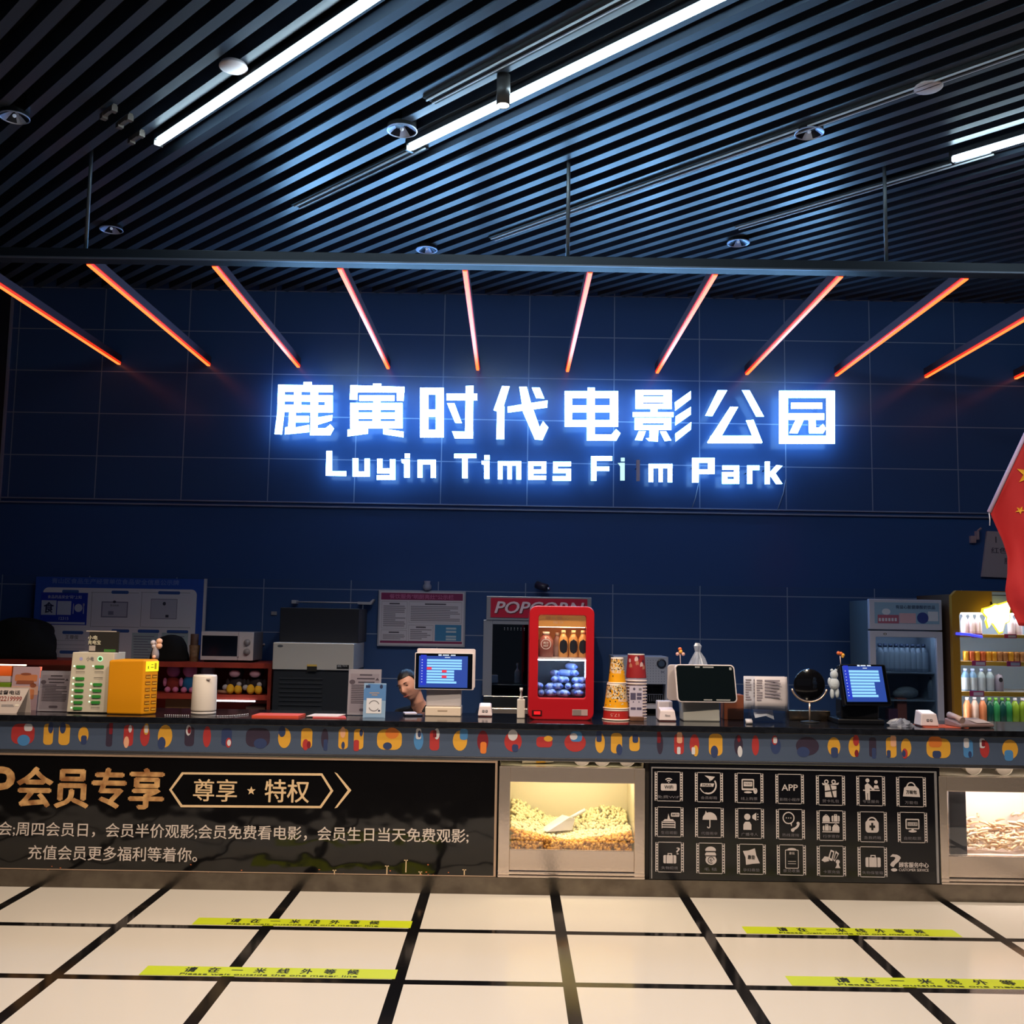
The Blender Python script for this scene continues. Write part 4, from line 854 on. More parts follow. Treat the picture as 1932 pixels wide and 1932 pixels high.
# -- sanitizer bottle
Y = 6.93; x = cX(983.5, Y)
t = thing('pump_bottle', 'white pump bottle standing left of the red warming cabinet', 'bottle', (x, Y, TOP))
wv = cX(991, Y)-cX(976, Y); zt = zy(983, 1319, Y); z2 = zy(983, 1297.5, Y)
obj('body', MB().box(x-wv/2, x+wv/2, Y-.02, Y+.025, TOP, zt), mat('white bottle', (216, 208, 200), .4), t, .006, 3)
obj('pump', MB().lathe([(.015, 0), (.015, .012), (.008, .02), (.006, (z2-zt)*.62), (.010, (z2-zt)*.72), (.011, z2-zt), (0, z2-zt)], (x, Y, zt), 14).box(x-.006, x+.006, Y-.045, Y, z2-.014, z2-.004), white, t)
# -- red warming cabinet
Y = 6.84; x0, x1 = cX(997, Y), cX(1120.5, Y); zt = zy(1058, 1143.5, Y)
t = thing('warming_cabinet', 'red glass-fronted drinks warmer with rounded top standing on the counter', 'warming cabinet', ((x0+x1)/2, Y, TOP))
cred = mat('red cabinet shell', (176, 20, 32), .34)
wx0, wx1 = cX(1014.5, Y), cX(1105, Y); wz0, wz1 = zy(1060, 1317, Y), zy(1060, 1161, Y)
out = rrect(x0, TOP, x1, zt, .05, 6); out = [(a, max(b, TOP)) for a, b in out]
for i, (a, b) in enumerate(out):
    if b < TOP+.05: out[i] = (x0 if a < (x0+x1)/2 else x1, TOP) if False else (a, b)
inn = rrect(wx0, wz0, wx1, wz1, .018, 6)
D = .36
obj('front_frame', MB().ring(out, inn, Y, Y+.035), cred, t, .006, 2)
m = MB()
m.box(x0+.001, wx0-.012, Y+.035, Y+D, TOP+.02, zt-.05).box(wx1+.012, x1-.001, Y+.035, Y+D, TOP+.02, zt-.05).box(x0+.05, x1-.05, Y+.035, Y+D, wz1+.01, zt-.002).box(x0+.01, x1-.01, Y+.035, Y+D, TOP+.002, wz0-.02).box(x0+.02, x1-.02, Y+D-.015, Y+D, TOP+.01, zt-.03)
obj('shell', m, cred, t)
zsh = zy(1060, 1241, Y)
obj('liner', MB().box(wx0-.012, wx1+.012, Y+D-.03, Y+D-.015, wz0, zsh), mat('dark teal liner', (52, 72, 86), .5), t)
obj('upper_liner', MB().box(wx0-.012, wx1+.012, Y+D-.03, Y+D-.015, zsh, wz1), mat('amber liner', (200, 150, 90), .5), t)
obj('shelf', MB().box(wx0-.011, wx1+.011, Y+.04, Y+D-.03, zsh-.012, zsh), mat('shelf white', (214, 206, 206), .4), t)
obj('lamp', MB().box(wx0+.005, wx1-.005, Y+.05, Y+.07, zy(1060, 1184, Y), zy(1060, 1182, Y)), emis('warmer lamp', (1., .76, .42), 14.), t)
obj('lower_lamp', MB().box(wx1-.002, wx1+.003, Y+.05, Y+.065, zsh-.13, zsh-.02).box(wx0, wx1, Y+.042, Y+.05, zsh-.02, zsh-.013), emis('cool lamp', (.6, .76, 1.), 48.), t)  # front strip added out of sight to brighten the bottles
hd_ = obj('header', MB().box(wx0-.006, wx1+.006, Y+.037, Y+.042, zy(1060, 1183, Y), wz1), mat('amber header', (222, 150, 70), .4, emit=(1, .5, .15), es=.18), t)
m = MB(); m.ptext('暖冬暖心', 1030, 1163, 1072, 1170, Y+.036, 0); m.ptext('暖饮', 1044, 1172, 1064, 1177, Y+.036, 0); obj('header_text', m, mat('pale orange text', (240, 190, 150), .5), hd_)
obj('door_glass', MB().box(wx0-.004, wx1+.004, Y+.029, Y+.033, wz0-.004, wz1+.004), pane, t)
obj('switch', MB().box(cX(1004, Y), cX(1023, Y), Y-.004, Y+.002, zy(1013, 1350, Y), zy(1013, 1340, Y)).box(cX(1008, Y), cX(1020, Y), Y-.008, Y-.003, zy(1013, 1348, Y), zy(1013, 1342, Y), 1), [mat('switch surround', (60, 10, 12), .4), mat('lit red switch', (230, 20, 26), .4, emit=(1, .02, .03), es=.5)], t)
obj('control_plate', MB().box(cX(1080, Y), cX(1109, Y), Y-.003, Y+.002, zy(1095, 1350, Y), zy(1095, 1338.5, Y)).box(cX(1081, Y), cX(1097, Y), Y-.004, Y, zy(1095, 1349, Y), zy(1095, 1339.5, Y), 1), [mat('plate silver', (176, 150, 150), .4), mat('plate grey', (130, 116, 114), .5)], t)
def bottle(px, Yb, zb, h, r, bm_, cm, lm, label, cat, grp, lab=(.2, .62), shape='b'):
    x = cX(px, Yb); t = thing('drink_bottle' if shape == 'b' else 'drink_can', label, cat, (x, Yb, zb), grp)
    if shape == 'b':
        obj('body', MB().lathe([(r*.86, 0), (r, .008), (r, h*.66), (r*.55, h*.83), (r*.4, h*.88)], (x, Yb, zb), 14), bm_, t)
        obj('cap', MB().lathe([(r*.48, h*.88), (r*.48, h), (0, h)], (x, Yb, zb), 12), cm, t)
    else:
        obj('body', MB().lathe([(r*.8, 0), (r, h*.05), (r, h*.92), (r*.82, h), (0, h*.99)], (x, Yb, zb), 14), bm_, t)
    if lm: obj('wrap_label', MB().lathe([(r*1.015, h*lab[0]), (r*1.015, h*lab[1])], (x, Yb, zb), 14, cap=False), lm, t)
    return t
hb = zy(1060, 1186, Y+.1)-zsh-.01
tea = mat('milk tea bottle', (206, 148, 84), .25); blk = mat('black oval wrap', (26, 28, 36), .4); rdc = mat('clear pink cup', (190, 160, 160), .2)
for i, px in enumerate((1062, 1081, 1099)):
    tb = bottle(px, Y+.10, zsh, hb, .032, tea, mat('tan cap', (220, 190, 150), .4), None, ('tan milk-tea bottle with a black oval label, left of three in the warmer', 'tan milk-tea bottle with a black oval label, middle of three in the warmer', 'tan milk-tea bottle with a black oval label, right of three in the warmer')[i], 'bottle', 'tan bottles in the warmer')
    x = cX(px, Y+.10)
    vs = []; n = 10
    for k in range(n+1):
        a = -.95+1.9*k/n
        for v in range(9):
            zz = -1+2*v/8; vs.append((x+.0325*math.sin(a*math.sqrt(max(0, 1-zz*zz))), Y+.10-.0325*math.cos(a*math.sqrt(max(0, 1-zz*zz)))-.0006, zsh+hb*(.40+.27*zz)))
    obj('oval_label', MB().add(vs, [(k*9+v, (k+1)*9+v, (k+1)*9+v+1, k*9+v+1) for k in range(n) for v in range(8)]), blk, tb)
tb = bottle(1029, Y+.10, zsh, hb*.93, .05, mat('reddish clear bottle', (150, 92, 84), .2), mat('clear cap', (214, 206, 200), .3), None, 'wide reddish bottle with HOT in a round mark, at left in the warmer', 'bottle', None)
m = MB(); x = cX(1029, Y+.04); m.arc(x, zsh+hb*.48, .030, .034, 0, 360, Y+.044, 0, 24); m.text('HOT', x-.016, zsh+hb*.38, x+.016, zsh+hb*.46, Y+.044, 0, .03); m.text('美汁', x-.018, zsh+hb*.49, x+.018, zsh+hb*.57, Y+.044, 0, .03); obj('round_mark', m, mat('white mark', (230, 222, 218), .4), tb)
tb = bottle(1050, Y+.19, zsh, hb*.9, .026, rdc, mat('clear cap', (214, 206, 200), .3), None, 'pinkish bottle behind the wide reddish one in the warmer', 'bottle', None)
# pile of small blue bottles
rs = random.Random(4)
bbl = mat('blue plastic bottle', (96, 140, 214), .2); bbd = mat('blue bottle cap', (70, 110, 210), .35); bbw = mat('pale blue bottle', (140, 176, 236), .15)
spots = []
for row, (z_, xs) in enumerate(((1311, (1021, 1034, 1047, 1060, 1073, 1086, 1098)), (1297, (1020, 1032, 1045, 1058, 1071, 1084, 1097)), (1283, (1043, 1056, 1069, 1081, 1094)), (1270, (1053, 1076, 1089)), (1256, (1086,)))):
    for px in xs: spots.append((px, z_, row))
proto = None
for i, (px, py, row) in enumerate(spots):
    Yb = Y+.10+.012*row; zc = wz0+.024+row*.0425 if True else 0; x = cX(px, Yb)
    lb = 'small blue bottle lying cap outwards in the pile at the bottom of the warmer'
    if proto is None:
        proto = thing('small_bottle', lb, 'bottle', (x, Yb, zc-.021), 'blue bottles piled in the warmer')
        obj('body', MB().lathe([(.012, .0), (.0215, .014), (.023, .08), (.018, .10), (0, .10)], (x, Yb, zc), 12, axis='Y'), bbw, proto)
        obj('cap', MB().lathe([(0, -.012), (.010, -.012), (.0115, .0)], (x, Yb, zc), 12, axis='Y', cap=False), bbd, proto)
    else:
        dup(proto, (x+rs.uniform(-.004, .004), Yb+rs.uniform(-.008, .012), zc-.021+rs.uniform(-.002, .004)), rz=rs.uniform(-.9, .9))
# -- stacked popcorn buckets
def cup(px, Yb, zb, zt, r0, r1, body, label, cat, grp, prints=None):
    x = cX(px, Yb); t = thing('popcorn_bucket', label, cat, (x, Yb, zb), grp); h = zt-zb
    obj('wall', MB().lathe([(r0, .004), (r1, h-.004)], (x, Yb, zb), 32, cap=False).lathe([(r1, h-.004), (0, h-.004)], (x, Yb, zb), 32, cap=False), body, t)
    obj('lower_rim', MB().lathe([(r0, 0), (r0+.006, .002), (r0+.006, .008), (r0, .010)], (x, Yb, zb), 32, cap=False), mat('cup rim', (232, 214, 204), .4), t)
    obj('upper_rim', MB().lathe([(r1, h-.012), (r1+.002, h-.01), (r1+.001, h), (r1-.004, h), (r1-.005, h-.005)], (x, Yb, zb), 32, cap=False), mat('cup rim', (232, 214, 204), .4), t)
    return t, x, h
Yb = 6.93; k_ = 302/6.9*6.62
zz = [TOP, zy(1163, 1339, 6.84), zy(1163, 1291, 6.84), zy(1163, 1241.5, 6.84)]
yel = mat('popcorn yellow print', (236, 162, 10), .45)
t, x, h = cup(1163, Yb, zz[0], zz[1], .0885, .084, mat('bucket red', (176, 34, 32), .45), 'red popcorn bucket at the bottom of the stack, its 17.5 upside down', 'popcorn bucket', 'stacked popcorn buckets')
def curved(m, tx, x, y, r, zb, zt, u0, u1, flip, mi=0, rt=None):
    vs, fs = glyphs(tx, 0., 0.)
    for du in (-.012, 0, .012):
        out = []
        for a, b in vs:
            if flip: a, b = 1-a, 1-b
            z = zb+b*(zt-zb); an = u0+a*(u1-u0)+du*.5; rr = r if rt is None else r+(rt-r)*b
            out.append((x+rr*math.sin(an), y-rr*math.cos(an), z))
        m.add(out, fs, mi)
    return m
m = MB(); curved(m, '17.5', x, Yb, .0885, zz[0]+.026, zz[0]+.046, -.55, .12, True); obj('printed_price', m, mat('salmon print', (226, 150, 140), .5), t)
def corn(m, x, y, zb, h, r0, r1, v0, v1, n, a=1.3, rs=random.Random(9)):
    for i in range(n):
        v = rs.uniform(v0, v1); an = rs.uniform(-a, a); r = (r0+(r1-r0)*v)+.0006+.0002*(i % 5); mi = rs.choice((0, 0, 1, 2, 3))
        s_ = rs.uniform(.004, .008); c = []
        for q_ in range(6):
            w_ = q_*math.pi/3; da = s_*math.cos(w_)*rs.uniform(.6, 1)/r; dz = s_*math.sin(w_)*rs.uniform(.6, 1)
            c.append((x+r*math.sin(an+da), y-r*math.cos(an+da), zb+h*v+dz))
        m.add(c, [(0, 1, 2, 3, 4, 5)], mi)
cm_ = [mat('corn white', (236, 222, 200), .5), mat('corn brown', (66, 44, 30), .5), mat('corn yellow', (226, 186, 92), .5), mat('corn cream', (232, 206, 170), .5)]
t, x, h = cup(1163, Yb, zz[1], zz[2], .082, .062, yel, 'yellow popcorn bucket upside down in the middle of the stack', 'popcorn bucket', 'stacked popcorn buckets')
m = MB(); corn(m, x, Yb, zz[1], h, .082, .062, .42, .95, 420); corn(m, x, Yb, zz[1], h, .082, .062, .08, .4, 12); obj('popcorn_print', m, cm_, t)
m = MB(); curved(m, 'POPCORN', x, Yb, .0768, zz[1]+h*.30, zz[1]+h*.46, .1, 1.3, True, 0, .0735); obj('printed_name', m, mat('bucket lettering', (226, 214, 206), .5), t)
t, x, h = cup(1164, Yb, zz[2], zz[3], .058, .040, yel, 'smaller yellow popcorn bucket upside down on top of the stack', 'popcorn bucket', 'stacked popcorn buckets')
m = MB(); corn(m, x, Yb, zz[2], h, .058, .040, .5, .95, 210, 1.2); corn(m, x, Yb, zz[2], h, .058, .040, .1, .45, 6); obj('popcorn_print', m, cm_, t)
m = MB(); curved(m, 'POPCORN', x, Yb, .0512, zz[2]+h*.40, zz[2]+h*.55, -.9, .4, True, 0, .048); obj('printed_name', m, mat('bucket lettering', (226, 214, 206), .5), t)
# -- nested cups behind
Yb = 7.08; x = cX(1200, Yb)
zt = zy(1200, 1234, Yb-.05); zr = zy(1200, 1280, Yb-.05); hc = zt-zr
n = 13; st = (zr-TOP)/n
proto = None
for i in range(n+1):
    zb = TOP+st*i
    top_ = i == n
    if top_:
        t = thing('paper_cup', 'red printed paper cup upside down on top of the nested white cup stack', 'paper cup', (x, Yb, zb), 'nested paper cups')
        obj('wall', MB().lathe([(.070, .004), (.056, hc-.004)], (x, Yb, zb), 28, cap=False).lathe([(.056, hc-.006), (0, hc-.006)], (x, Yb, zb), 28, 1, cap=False), [mat('cup red print', (150, 34, 40), .45), cupw], t)
        obj('upper_rim', MB().lathe([(.056, hc-.008), (.058, hc-.004), (.056, hc), (.052, hc)], (x, Yb, zb), 28, cap=False), cupw, t)
        m = MB(); rs = random.Random(2)
        for a0, v, s_, mi in ((-.9, .72, .012, 0), (-.75, .5, .016, 1), (-.1, .78, .016, 0), (0, .62, .014, 1), (.5, .55, .016, 0), (.75, .68, .012, 2), (.8, .42, .018, 1), (.15, .85, .01, 2)):
            r = .0704+(.056-.070)*v; c = []
            for q_ in range(10):
                w_ = q_*math.pi/5; c.append((x+r*math.sin(a0+s_*math.cos(w_)/r*.8), Yb-r*math.cos(a0+s_*math.cos(w_)/r*.8)-.0004, zb+hc*v+s_*math.sin(w_)*1.3))
            m.add(c, [tuple(range(10))], mi)
        obj('printed_shapes', m, [mat('print pinkish', (214, 186, 186), .5), mat('print tan', (186, 120, 96), .5), mat('print plum', (80, 30, 60), .5)], t)
    elif proto is None:
        proto = thing('paper_cup', 'white paper cup, one of the nested stack under the red cup', 'paper cup', (x, Yb, zb), 'nested paper cups')
        obj('wall', MB().lathe([(.070, .006), (.064, .045)], (x, Yb, zb), 28, cap=False), mat('mauve cup wall', (168, 156, 176), .5), proto)
        obj('lower_rim', MB().lathe([(.070, 0), (.074, .002), (.074, .007), (.070, .009)], (x, Yb, zb), 28, cap=False), mat('cup rim', (232, 214, 204), .4), proto)
    else: dup(proto, (x, Yb, zb))
# -- leaflet stand with wooden foot
Y = 6.86; xa, xb = cX(1188, Y), cX(1213, Y); zt = zy(1198, 1295, Y)
t = thing('price_stand', 'narrow white leaflet stand with a wooden foot, right of the popcorn buckets', 'leaflet stand', ((xa+xb)/2, Y, TOP))
obj('foot', MB().box(xa+.002, xb+.006, Y-.012, Y+.05, TOP, TOP+.028), mat('brown wood', (110, 74, 56), .5, noise=(30, (90, 58, 44))), t, .003)
obj('sheet', MB().box(xa, xb, Y+.012, Y+.018, TOP+.028, zt), mat('lilac white sheet', (196, 186, 206), .5), t)
m = MB(); wv = xb-xa; hv = zt-TOP-.028; Yp = Y+.0112; z0 = TOP+.028
for u0, v0, u1, v1 in ((.08, .55, .48, .78), (.56, .68, .92, .78), (.56, .56, .92, .65), (.1, .22, .48, .30), (.56, .22, .92, .30)): m.frect(xa+u0*wv, z0+v0*hv, xa+u1*wv, z0+v1*hv, Yp)
obj('printed_pictures', m, [mat('slate print', (84, 78, 106), .5), grey_ink], t); m = MB()
m.ell(xa+.36*wv, z0+.91*hv, .008, .009, Yp); m.frect(xa+.7*wv, z0+.87*hv, xa+.92*wv, z0+.94*hv, Yp, 1); m.ell(xa+.3*wv, z0+.48*hv, .004, .004, Yp); m.ell(xa+.72*wv, z0+.48*hv, .004, .004, Yp)
obj('printed_marks', m, [mat('slate print', (84, 78, 106), .5), grey_ink], t)
# -- little flower ornaments, plush, bag
def ornament(px, py0, py1, Y, zb, label, cols, scale=1.):
    x = cX(px, Y); zt = zy(px, py0, Y); t = thing('clip_ornament', label, 'ornament', (x, Y, zb), None)
    obj('stem', MB().tube([(x+.004, Y, zb), (x+.002, Y, zb+(zt-zb)*.4), (x, Y, zt-.03)], .003, 6), mat('pink stem', (214, 190, 190), .5), t)
    m = MB()
    for dx, dz, r, mi in cols: m.sph((x+dx, Y-.004*mi, zt-.02+dz), r, mi=mi, n=12, m=8)
    obj('blossoms', m, [mat('orange ornament', (224, 110, 50), .45), mat('yellow ornament', (236, 176, 70), .45), mat('pink ornament', (226, 170, 160), .45)], t)
Y = 6.95; ornament(1283, 1222, 1252, Y, zy(1283, 1257, 6.93), 'small orange and pink clip ornament on the white till with the dark screen', [(0, .01, .013, 0), (.004, -.006, .013, 1), (-.018, -.022, .012, 2), (.02, -.022, .012, 2)])
ornament(1586, 1229, 1252, 6.93, zy(1586, 1256, 6.86)-.004, 'small orange and yellow clip ornament on the black till', [(-.01, .008, .013, 0), (.006, .006, .012, 0), (.018, -.004, .012, 1), (.016, -.014, .009, 1)])
Y = 6.83; x = cX(1574, Y); zt = zy(1571, 1263, Y); zb = zy(1571, 1318, Y)
t = thing('plush_toy', 'small white plush toy hanging at the left edge of the black till', 'plush toy', (x, Y, zb), None)
hv = zt-zb; pw = mat('white plush', (186, 196, 206), .9, bump=(120, .3, .01))
obj('body', MB().sph((x, Y, zb+hv*.82), .026, .024, .03).sph((x, Y, zb+hv*.5), .034, .028, .042).sph((x-.014, Y, zb+hv*.18), .014, .015, .036).sph((x+.018, Y, zb+hv*.2), .014, .015, .034).sph((x-.03, Y, zb+hv*.58), .012, .012, .026).sph((x+.012, Y, zb+hv*.97), .010).sph((x-.014, Y, zb+hv*.97), .010), pw, t)
obj('hanging_cord', MB().tube([(x+.01, Y, zt-.01), (x+.03, Y+.015, zt+.005), (x+.05, Y+.06, zt+.01)], .002, 5), blackm, t)
Y = 7.13; x = cX(1318, Y)
rs = random.Random(8); zb = TOP; zt = zy(1315, 1213, Y); hv = zt-TOP
m = MB(); n = 26; prof = [(.050, 0), (.062, .10), (.085, .36), (.088, .50), (.075, .66), (.040, .80), (.018, .88), (.026, .96), (.012, 1.0)]
vs = []
for r, h in prof:
    for k in range(n):
        a = 2*math.pi*k/n; rr = r*(1+.16*math.sin(3*a+h*9)+.10*math.sin(7*a-h*14)+rs.uniform(-.05, .05)); vs.append((x+rr*math.cos(a)-.02*max(0, h-.6)*3*.4, Y+.7*rr*math.sin(a), TOP+h*hv))
m.add(vs, [(i*n+k, i*n+(k+1) % n, (i+1)*n+(k+1) % n, (i+1)*n+k) for i in range(len(prof)-1) for k in range(n)]+[tuple(range(n-1, -1, -1)), tuple(range((len(prof)-1)*n, len(prof)*n))], 0, False)
solo('plastic_bag', m, mat('crumpled grey plastic', (150, 156, 172), .25), 'tied crumpled grey plastic bag behind the white till with the dark screen', 'bag')
# -- brown box, receipt holder
Y = 7.06; solo('cardboard_box', MB().box(cX(1366, Y), cX(1403, Y), Y, Y+.12, TOP, zy(1385, 1311, Y)), mat('brown carton', (140, 72, 40), .7), 'brown carton standing between the dark-screen till and the receipts', 'box', None, .003)
Y = 6.86; t = thing('receipt_holder', 'clear acrylic holder with a sheaf of paper receipts, left of the U-shaped stand', 'receipt holder', (cX(1448, Y), Y, TOP))
xa, xb = cX(1417, Y), cX(1484, Y); zh = zy(1450, 1332, Y)
obj('tray', MB().box(xa, xb, Y, Y+.004, TOP+.004, zh).box(xa, xa+.004, Y+.004, Y+.09, TOP+.004, zh).box(xb-.004, xb, Y+.004, Y+.09, TOP+.004, zh).box(xa, xb, Y-.02, Y+.11, TOP, TOP+.004), acry, t)
obj('back_plate', MB().box(xa, xb, Y+.09, Y+.094, TOP+.004, zy(1450, 1300, Y)), acry, t)
obj('loose_slips', MB().add([(xa+.03, Y+.02, TOP+.03), (xa+.10, Y+.02, TOP+.045), (xa+.16, Y+.04, TOP+.02), (xa+.15, Y+.05, zh-.01), (xa+.08, Y+.05, zh-.012), (xa+.02, Y+.05, zh-.02)], [(0, 1, 4, 5), (1, 2, 3, 4)]), whitep, t)
def paper(px0, py0, px1, py1, Y, label, curl, col, dy=0):
    x0_, x1_ = cX(px0, Y), cX(px1, Y); z1_, z0_ = zy((px0+px1)/2, py0, Y), zy((px0+px1)/2, py1, Y); n = 10; vs = []
    for i in range(n+1):
        for j in range(5):
            u, v = i/n, j/4; vs.append((x0_+u*(x1_-x0_)+curl*.15*math.sin(math.pi*v)*u, Y+curl*(u**3), z0_+v*(z1_-z0_)-.012*u*u*(1-v)))
    m = MB().add(vs, [(i*5+j, (i+1)*5+j, (i+1)*5+j+1, i*5+j+1) for i in range(n) for j in range(4)], 0, True)
    lines(m, x0_+.012, z1_-.02, x0_+.05, z0_+.05, 9, Y-.002); lines(m, x0_+.065, z1_-.02, x1_-.05, z0_+.07, 6, Y-.0015)
    o = solo('receipt_sheet', m, [mat('receipt '+label[:6], col, .7), mat('faint receipt ink', (140, 132, 144), .7)], label, 'receipt', 'receipts in the acrylic holder')
    s_ = o.modifiers.new('thickness', 'SOLIDIFY'); s_.thickness = .0012; s_.offset = 1
paper(1403, 1276, 1482, 1338, Y+.02, 'wide white receipt sheet at the back of the acrylic holder', .02, (190, 190, 204))
paper(1424, 1277, 1487, 1339, Y+.006, 'white receipt sheet at the front of the acrylic holder', .03, (206, 198, 204))
for i, (px, py) in enumerate(((1411, 1354), (1412, 1362))):
    solo('paper_roll', MB().lathe([(0, 0), (.013, 0), (.013, .04), (0, .04)], (cX(px-5, 6.86-.09*i), 6.86-.09*i, TOP+.013), 14, axis='X'), mat('roll white', (196, 190, 196), .6), ('small paper roll beside the receipt holder, the rear one', 'small paper roll beside the receipt holder, the front one')[i], 'paper roll')
# -- U-shaped stand with dark round mirror
Y = 6.96; x = cX(1527, Y); zc = zy(1527, 1294, Y); R_ = (cX(1560, Y)-cX(1494, Y))/2
t = thing('table_mirror', 'dark round table mirror on a champagne U-shaped arm, left of the black till', 'mirror', (x, Y, TOP))
zc2 = zy(1527, 1327, Y)+R_*1.0
arcp = [(x+R_*math.sin(a)*1.02, Y, zc2-R_*math.cos(a)*.92) for a in [math.radians(-78+156*i/20) for i in range(21)]]
obj('arm', MB().tube(arcp, .007, 8), mat('champagne metal', (214, 186, 164), .3, .7), t)
obj('stem', MB().tube([(x, Y, TOP+.006), (x, Y, zc2-R_*.92)], .006, 8), mat('champagne metal', (214, 186, 164), .3, .7), t)
obj('base', MB().lathe([(.06, 0), (.06, .006), (.02, .012), (0, .012)], (x, Y, TOP), 24), blackm, t)
obj('mirror_disc', MB().lathe([(0, -.006), (R_*.86, -.006), (R_*.9, 0), (R_*.86, .01), (0, .01)], (x, Y, zc2+R_*.05), 32, axis='Y'), mat('dark mirror', (12, 12, 16), .12), t)
solo('steel_tray', MB().box(cX(1488, 7.08), cX(1566, 7.08), 7.08, 7.18, TOP, zy(1527, 1341, 7.08)), mat('warm steel', (200, 166, 130), .2, 1.), 'low shiny steel box behind the stem of the table mirror', 'tray', None, .003)
# -- desk phone, orange paper
Y = 6.74
sheet('orange_paper', 1744, 1826, 6.74, 6.95, TOP, (206, 92, 60), 'orange sheet lying under the reader and the desk phone', 'paper', .0, .002)
x = cX(1846, Y); t = thing('desk_phone', 'pinkish grey desk telephone at the right end of the counter', 'telephone', (x, Y, TOP+.002))
T = TR(x, Y+.02, TOP+.002, 14)
m = MB(); m.T = T; m.add([(-.125, 0, 0), (.125, 0, 0), (.125, .17, 0), (-.125, .17, 0), (-.125, 0, .022), (.125, 0, .022), (.125, .17, .05), (-.125, .17, .05)], [(0, 3, 2, 1), (4, 5, 6, 7), (0, 1, 5, 4), (1, 2, 6, 5), (2, 3, 7, 6), (3, 0, 4, 7)]); obj('body', m, mat('mauve grey plastic', (136, 112, 112), .45), t, .008)
m = MB(); m.T = T; m.tube([(-.10, .02, .045), (-.10, .08, .062), (-.10, .15, .068)], [.022, .016, .022], 10); obj('handset', m, mat('handset grey', (186, 162, 156), .4), t)
m = MB(); m.T = T; m.add([(0, .012, .0285), (.11, .012, .0285), (.11, .1, .043), (0, .1, .043)], [(0, 1, 2, 3)]); obj('keypad', m, mat('keypad pale', (190, 170, 164), .5), t)
m = MB(); x = cX(1700, 6.80); vs = []; rs = random.Random(12); n = 18
for r, h in ((.09, 0), (.085, .012), (.06, .03), (.03, .042), (0.004, .036)):
    for k in range(n):
        a = 2*math.pi*k/n; q_ = r*(1+rs.uniform(-.22, .22)); vs.append((x+q_*math.cos(a), 6.82+.6*q_*math.sin(a), TOP+max(0, h+rs.uniform(-.008, .008)*(h > 0))))
m.add(vs, [(i*n+k, i*n+(k+1) % n, (i+1)*n+(k+1) % n, (i+1)*n+k) for i in range(4) for k in range(n)])
solo('plastic_wrap', m, mat('cloudy plastic wrap', (120, 124, 140), .3), 'crumpled clear plastic wrap lying right of the black till', 'plastic wrap')
# -- bead string of tiny lights on the counter
m = MB(); rs = random.Random(1)
pts = [(314+i*4.0, 6.70+.0004*i) for i in range(12)]+[(412+i*3.2, 6.70+.009*i*(i/18)) for i in range(19)]
for px, Y in pts: m.sph((cX(px, Y), Y, TOP+.004), .004, n=6, m=4)
m.tube([(cX(px, Y), Y, TOP+.002) for px, Y in pts], .0012, 4, 1)
solo('bead_lights', m, [mat('bead silver', (214, 214, 226), .3), blackm], 'thin string of tiny silver beads lying on the counter by the white canister', 'bead string')
# ================================================================== BACK OF HOUSE
SY = 8.9
sw = mat('red brown laminate', (172, 62, 46), .45, noise=(6, (150, 52, 40)))
zs1 = zy(386, 1250, SY); zs2 = zy(450, 1311, SY); xs1 = cX(511, SY)
t = thing('shelf_unit', 'red brown open shelf unit along the back wall at the left', 'shelf unit', ((-4.7+xs1)/2, SY, 0))
obj('top_board', MB().box(-4.7, xs1, SY, 9.44, zs1-.042, zs1), sw, t)
obj('middle_board', MB().box(-4.7, xs1, SY, 9.44, zs2-.042, zs2), sw, t)
obj('lower_board', MB().box(-4.7, xs1, SY, 9.44, .1, .14), sw, t)
obj('back_panel', MB().box(-4.7, xs1, 9.44, 9.46, .0, zs1), sw, t)
obj('end_panel', MB().box(xs1-.03, xs1, SY+.003, 9.44, 0, zs1-.042), sw, t)
obj('divider', MB().box(-3.7, -3.67, SY+.01, 9.44, zs2, zs1-.042), sw, t)
# info board
Y = 9.40; navy = mat('board blue', (46, 92, 196), .5); whb = mat('board white', (232, 232, 244), .55)
t = thing('information_board', 'large blue and white food-safety board on the back wall at left', 'notice board', (cX(215, Y), Y, zs1))
xa, xb = cX(55, Y), cX(376, Y); zt = zy(215, 1090, Y)
bp_ = obj('panel', MB().box(xa, xb, Y, Y+.02, zs1+.002, zt), navy, t)
obj('edge_strip', MB().box(xb, xb+.022, Y-.006, Y+.02, zs1+.002, zt+.004), mat('white edging', (214, 216, 226), .5), t)
m = MB(); m.flat(rrect(cX(70, Y), zs1-.1+.102, cX(363, Y), zy(215, 1110, Y), .05, 5), Y-.0008, 0)
wf_ = obj('white_field', m, whb, t)
Yp = Y-.0016
m = MB()
m.ptext('青山区食品生产经营单位食品安全信息公示牌', 98, 1092.5, 338, 1102.5, Yp, 0, .02); obj('title', m, mat('board title', (120, 150, 214), .6), bp_)
m = MB(); m.prect(76, 1118, 164.5, 1179, Yp, 0); m.prect(78, 1132.5, 106, 1160, Yp-.0006, 1); m.prect(108, 1134, 134, 1160, Yp-.0006, 1); m.pell(148, 1147, 7.6, 7.6, Yp-.0006, 1); m.prect(137.5, 1139, 139, 1158, Yp-.0006, 1); m.prect(157, 1139, 158.5, 1158, Yp-.0006, 1); m.pell(158, 1141, 1.8, 3, Yp-.0006, 1); m.prect(78, 1173.5, 160, 1177.5, Yp-.0006, 1)
m.ptext('食', 83, 1136, 101, 1156, Yp-.0012, 2, .03); m.ptext('食品药品安全"码"上知', 90, 1123, 154, 1129.5, Yp-.0006, 1, .02); m.ptext('12315', 111, 1164, 129, 1169.5, Yp-.0006, 1, .02)
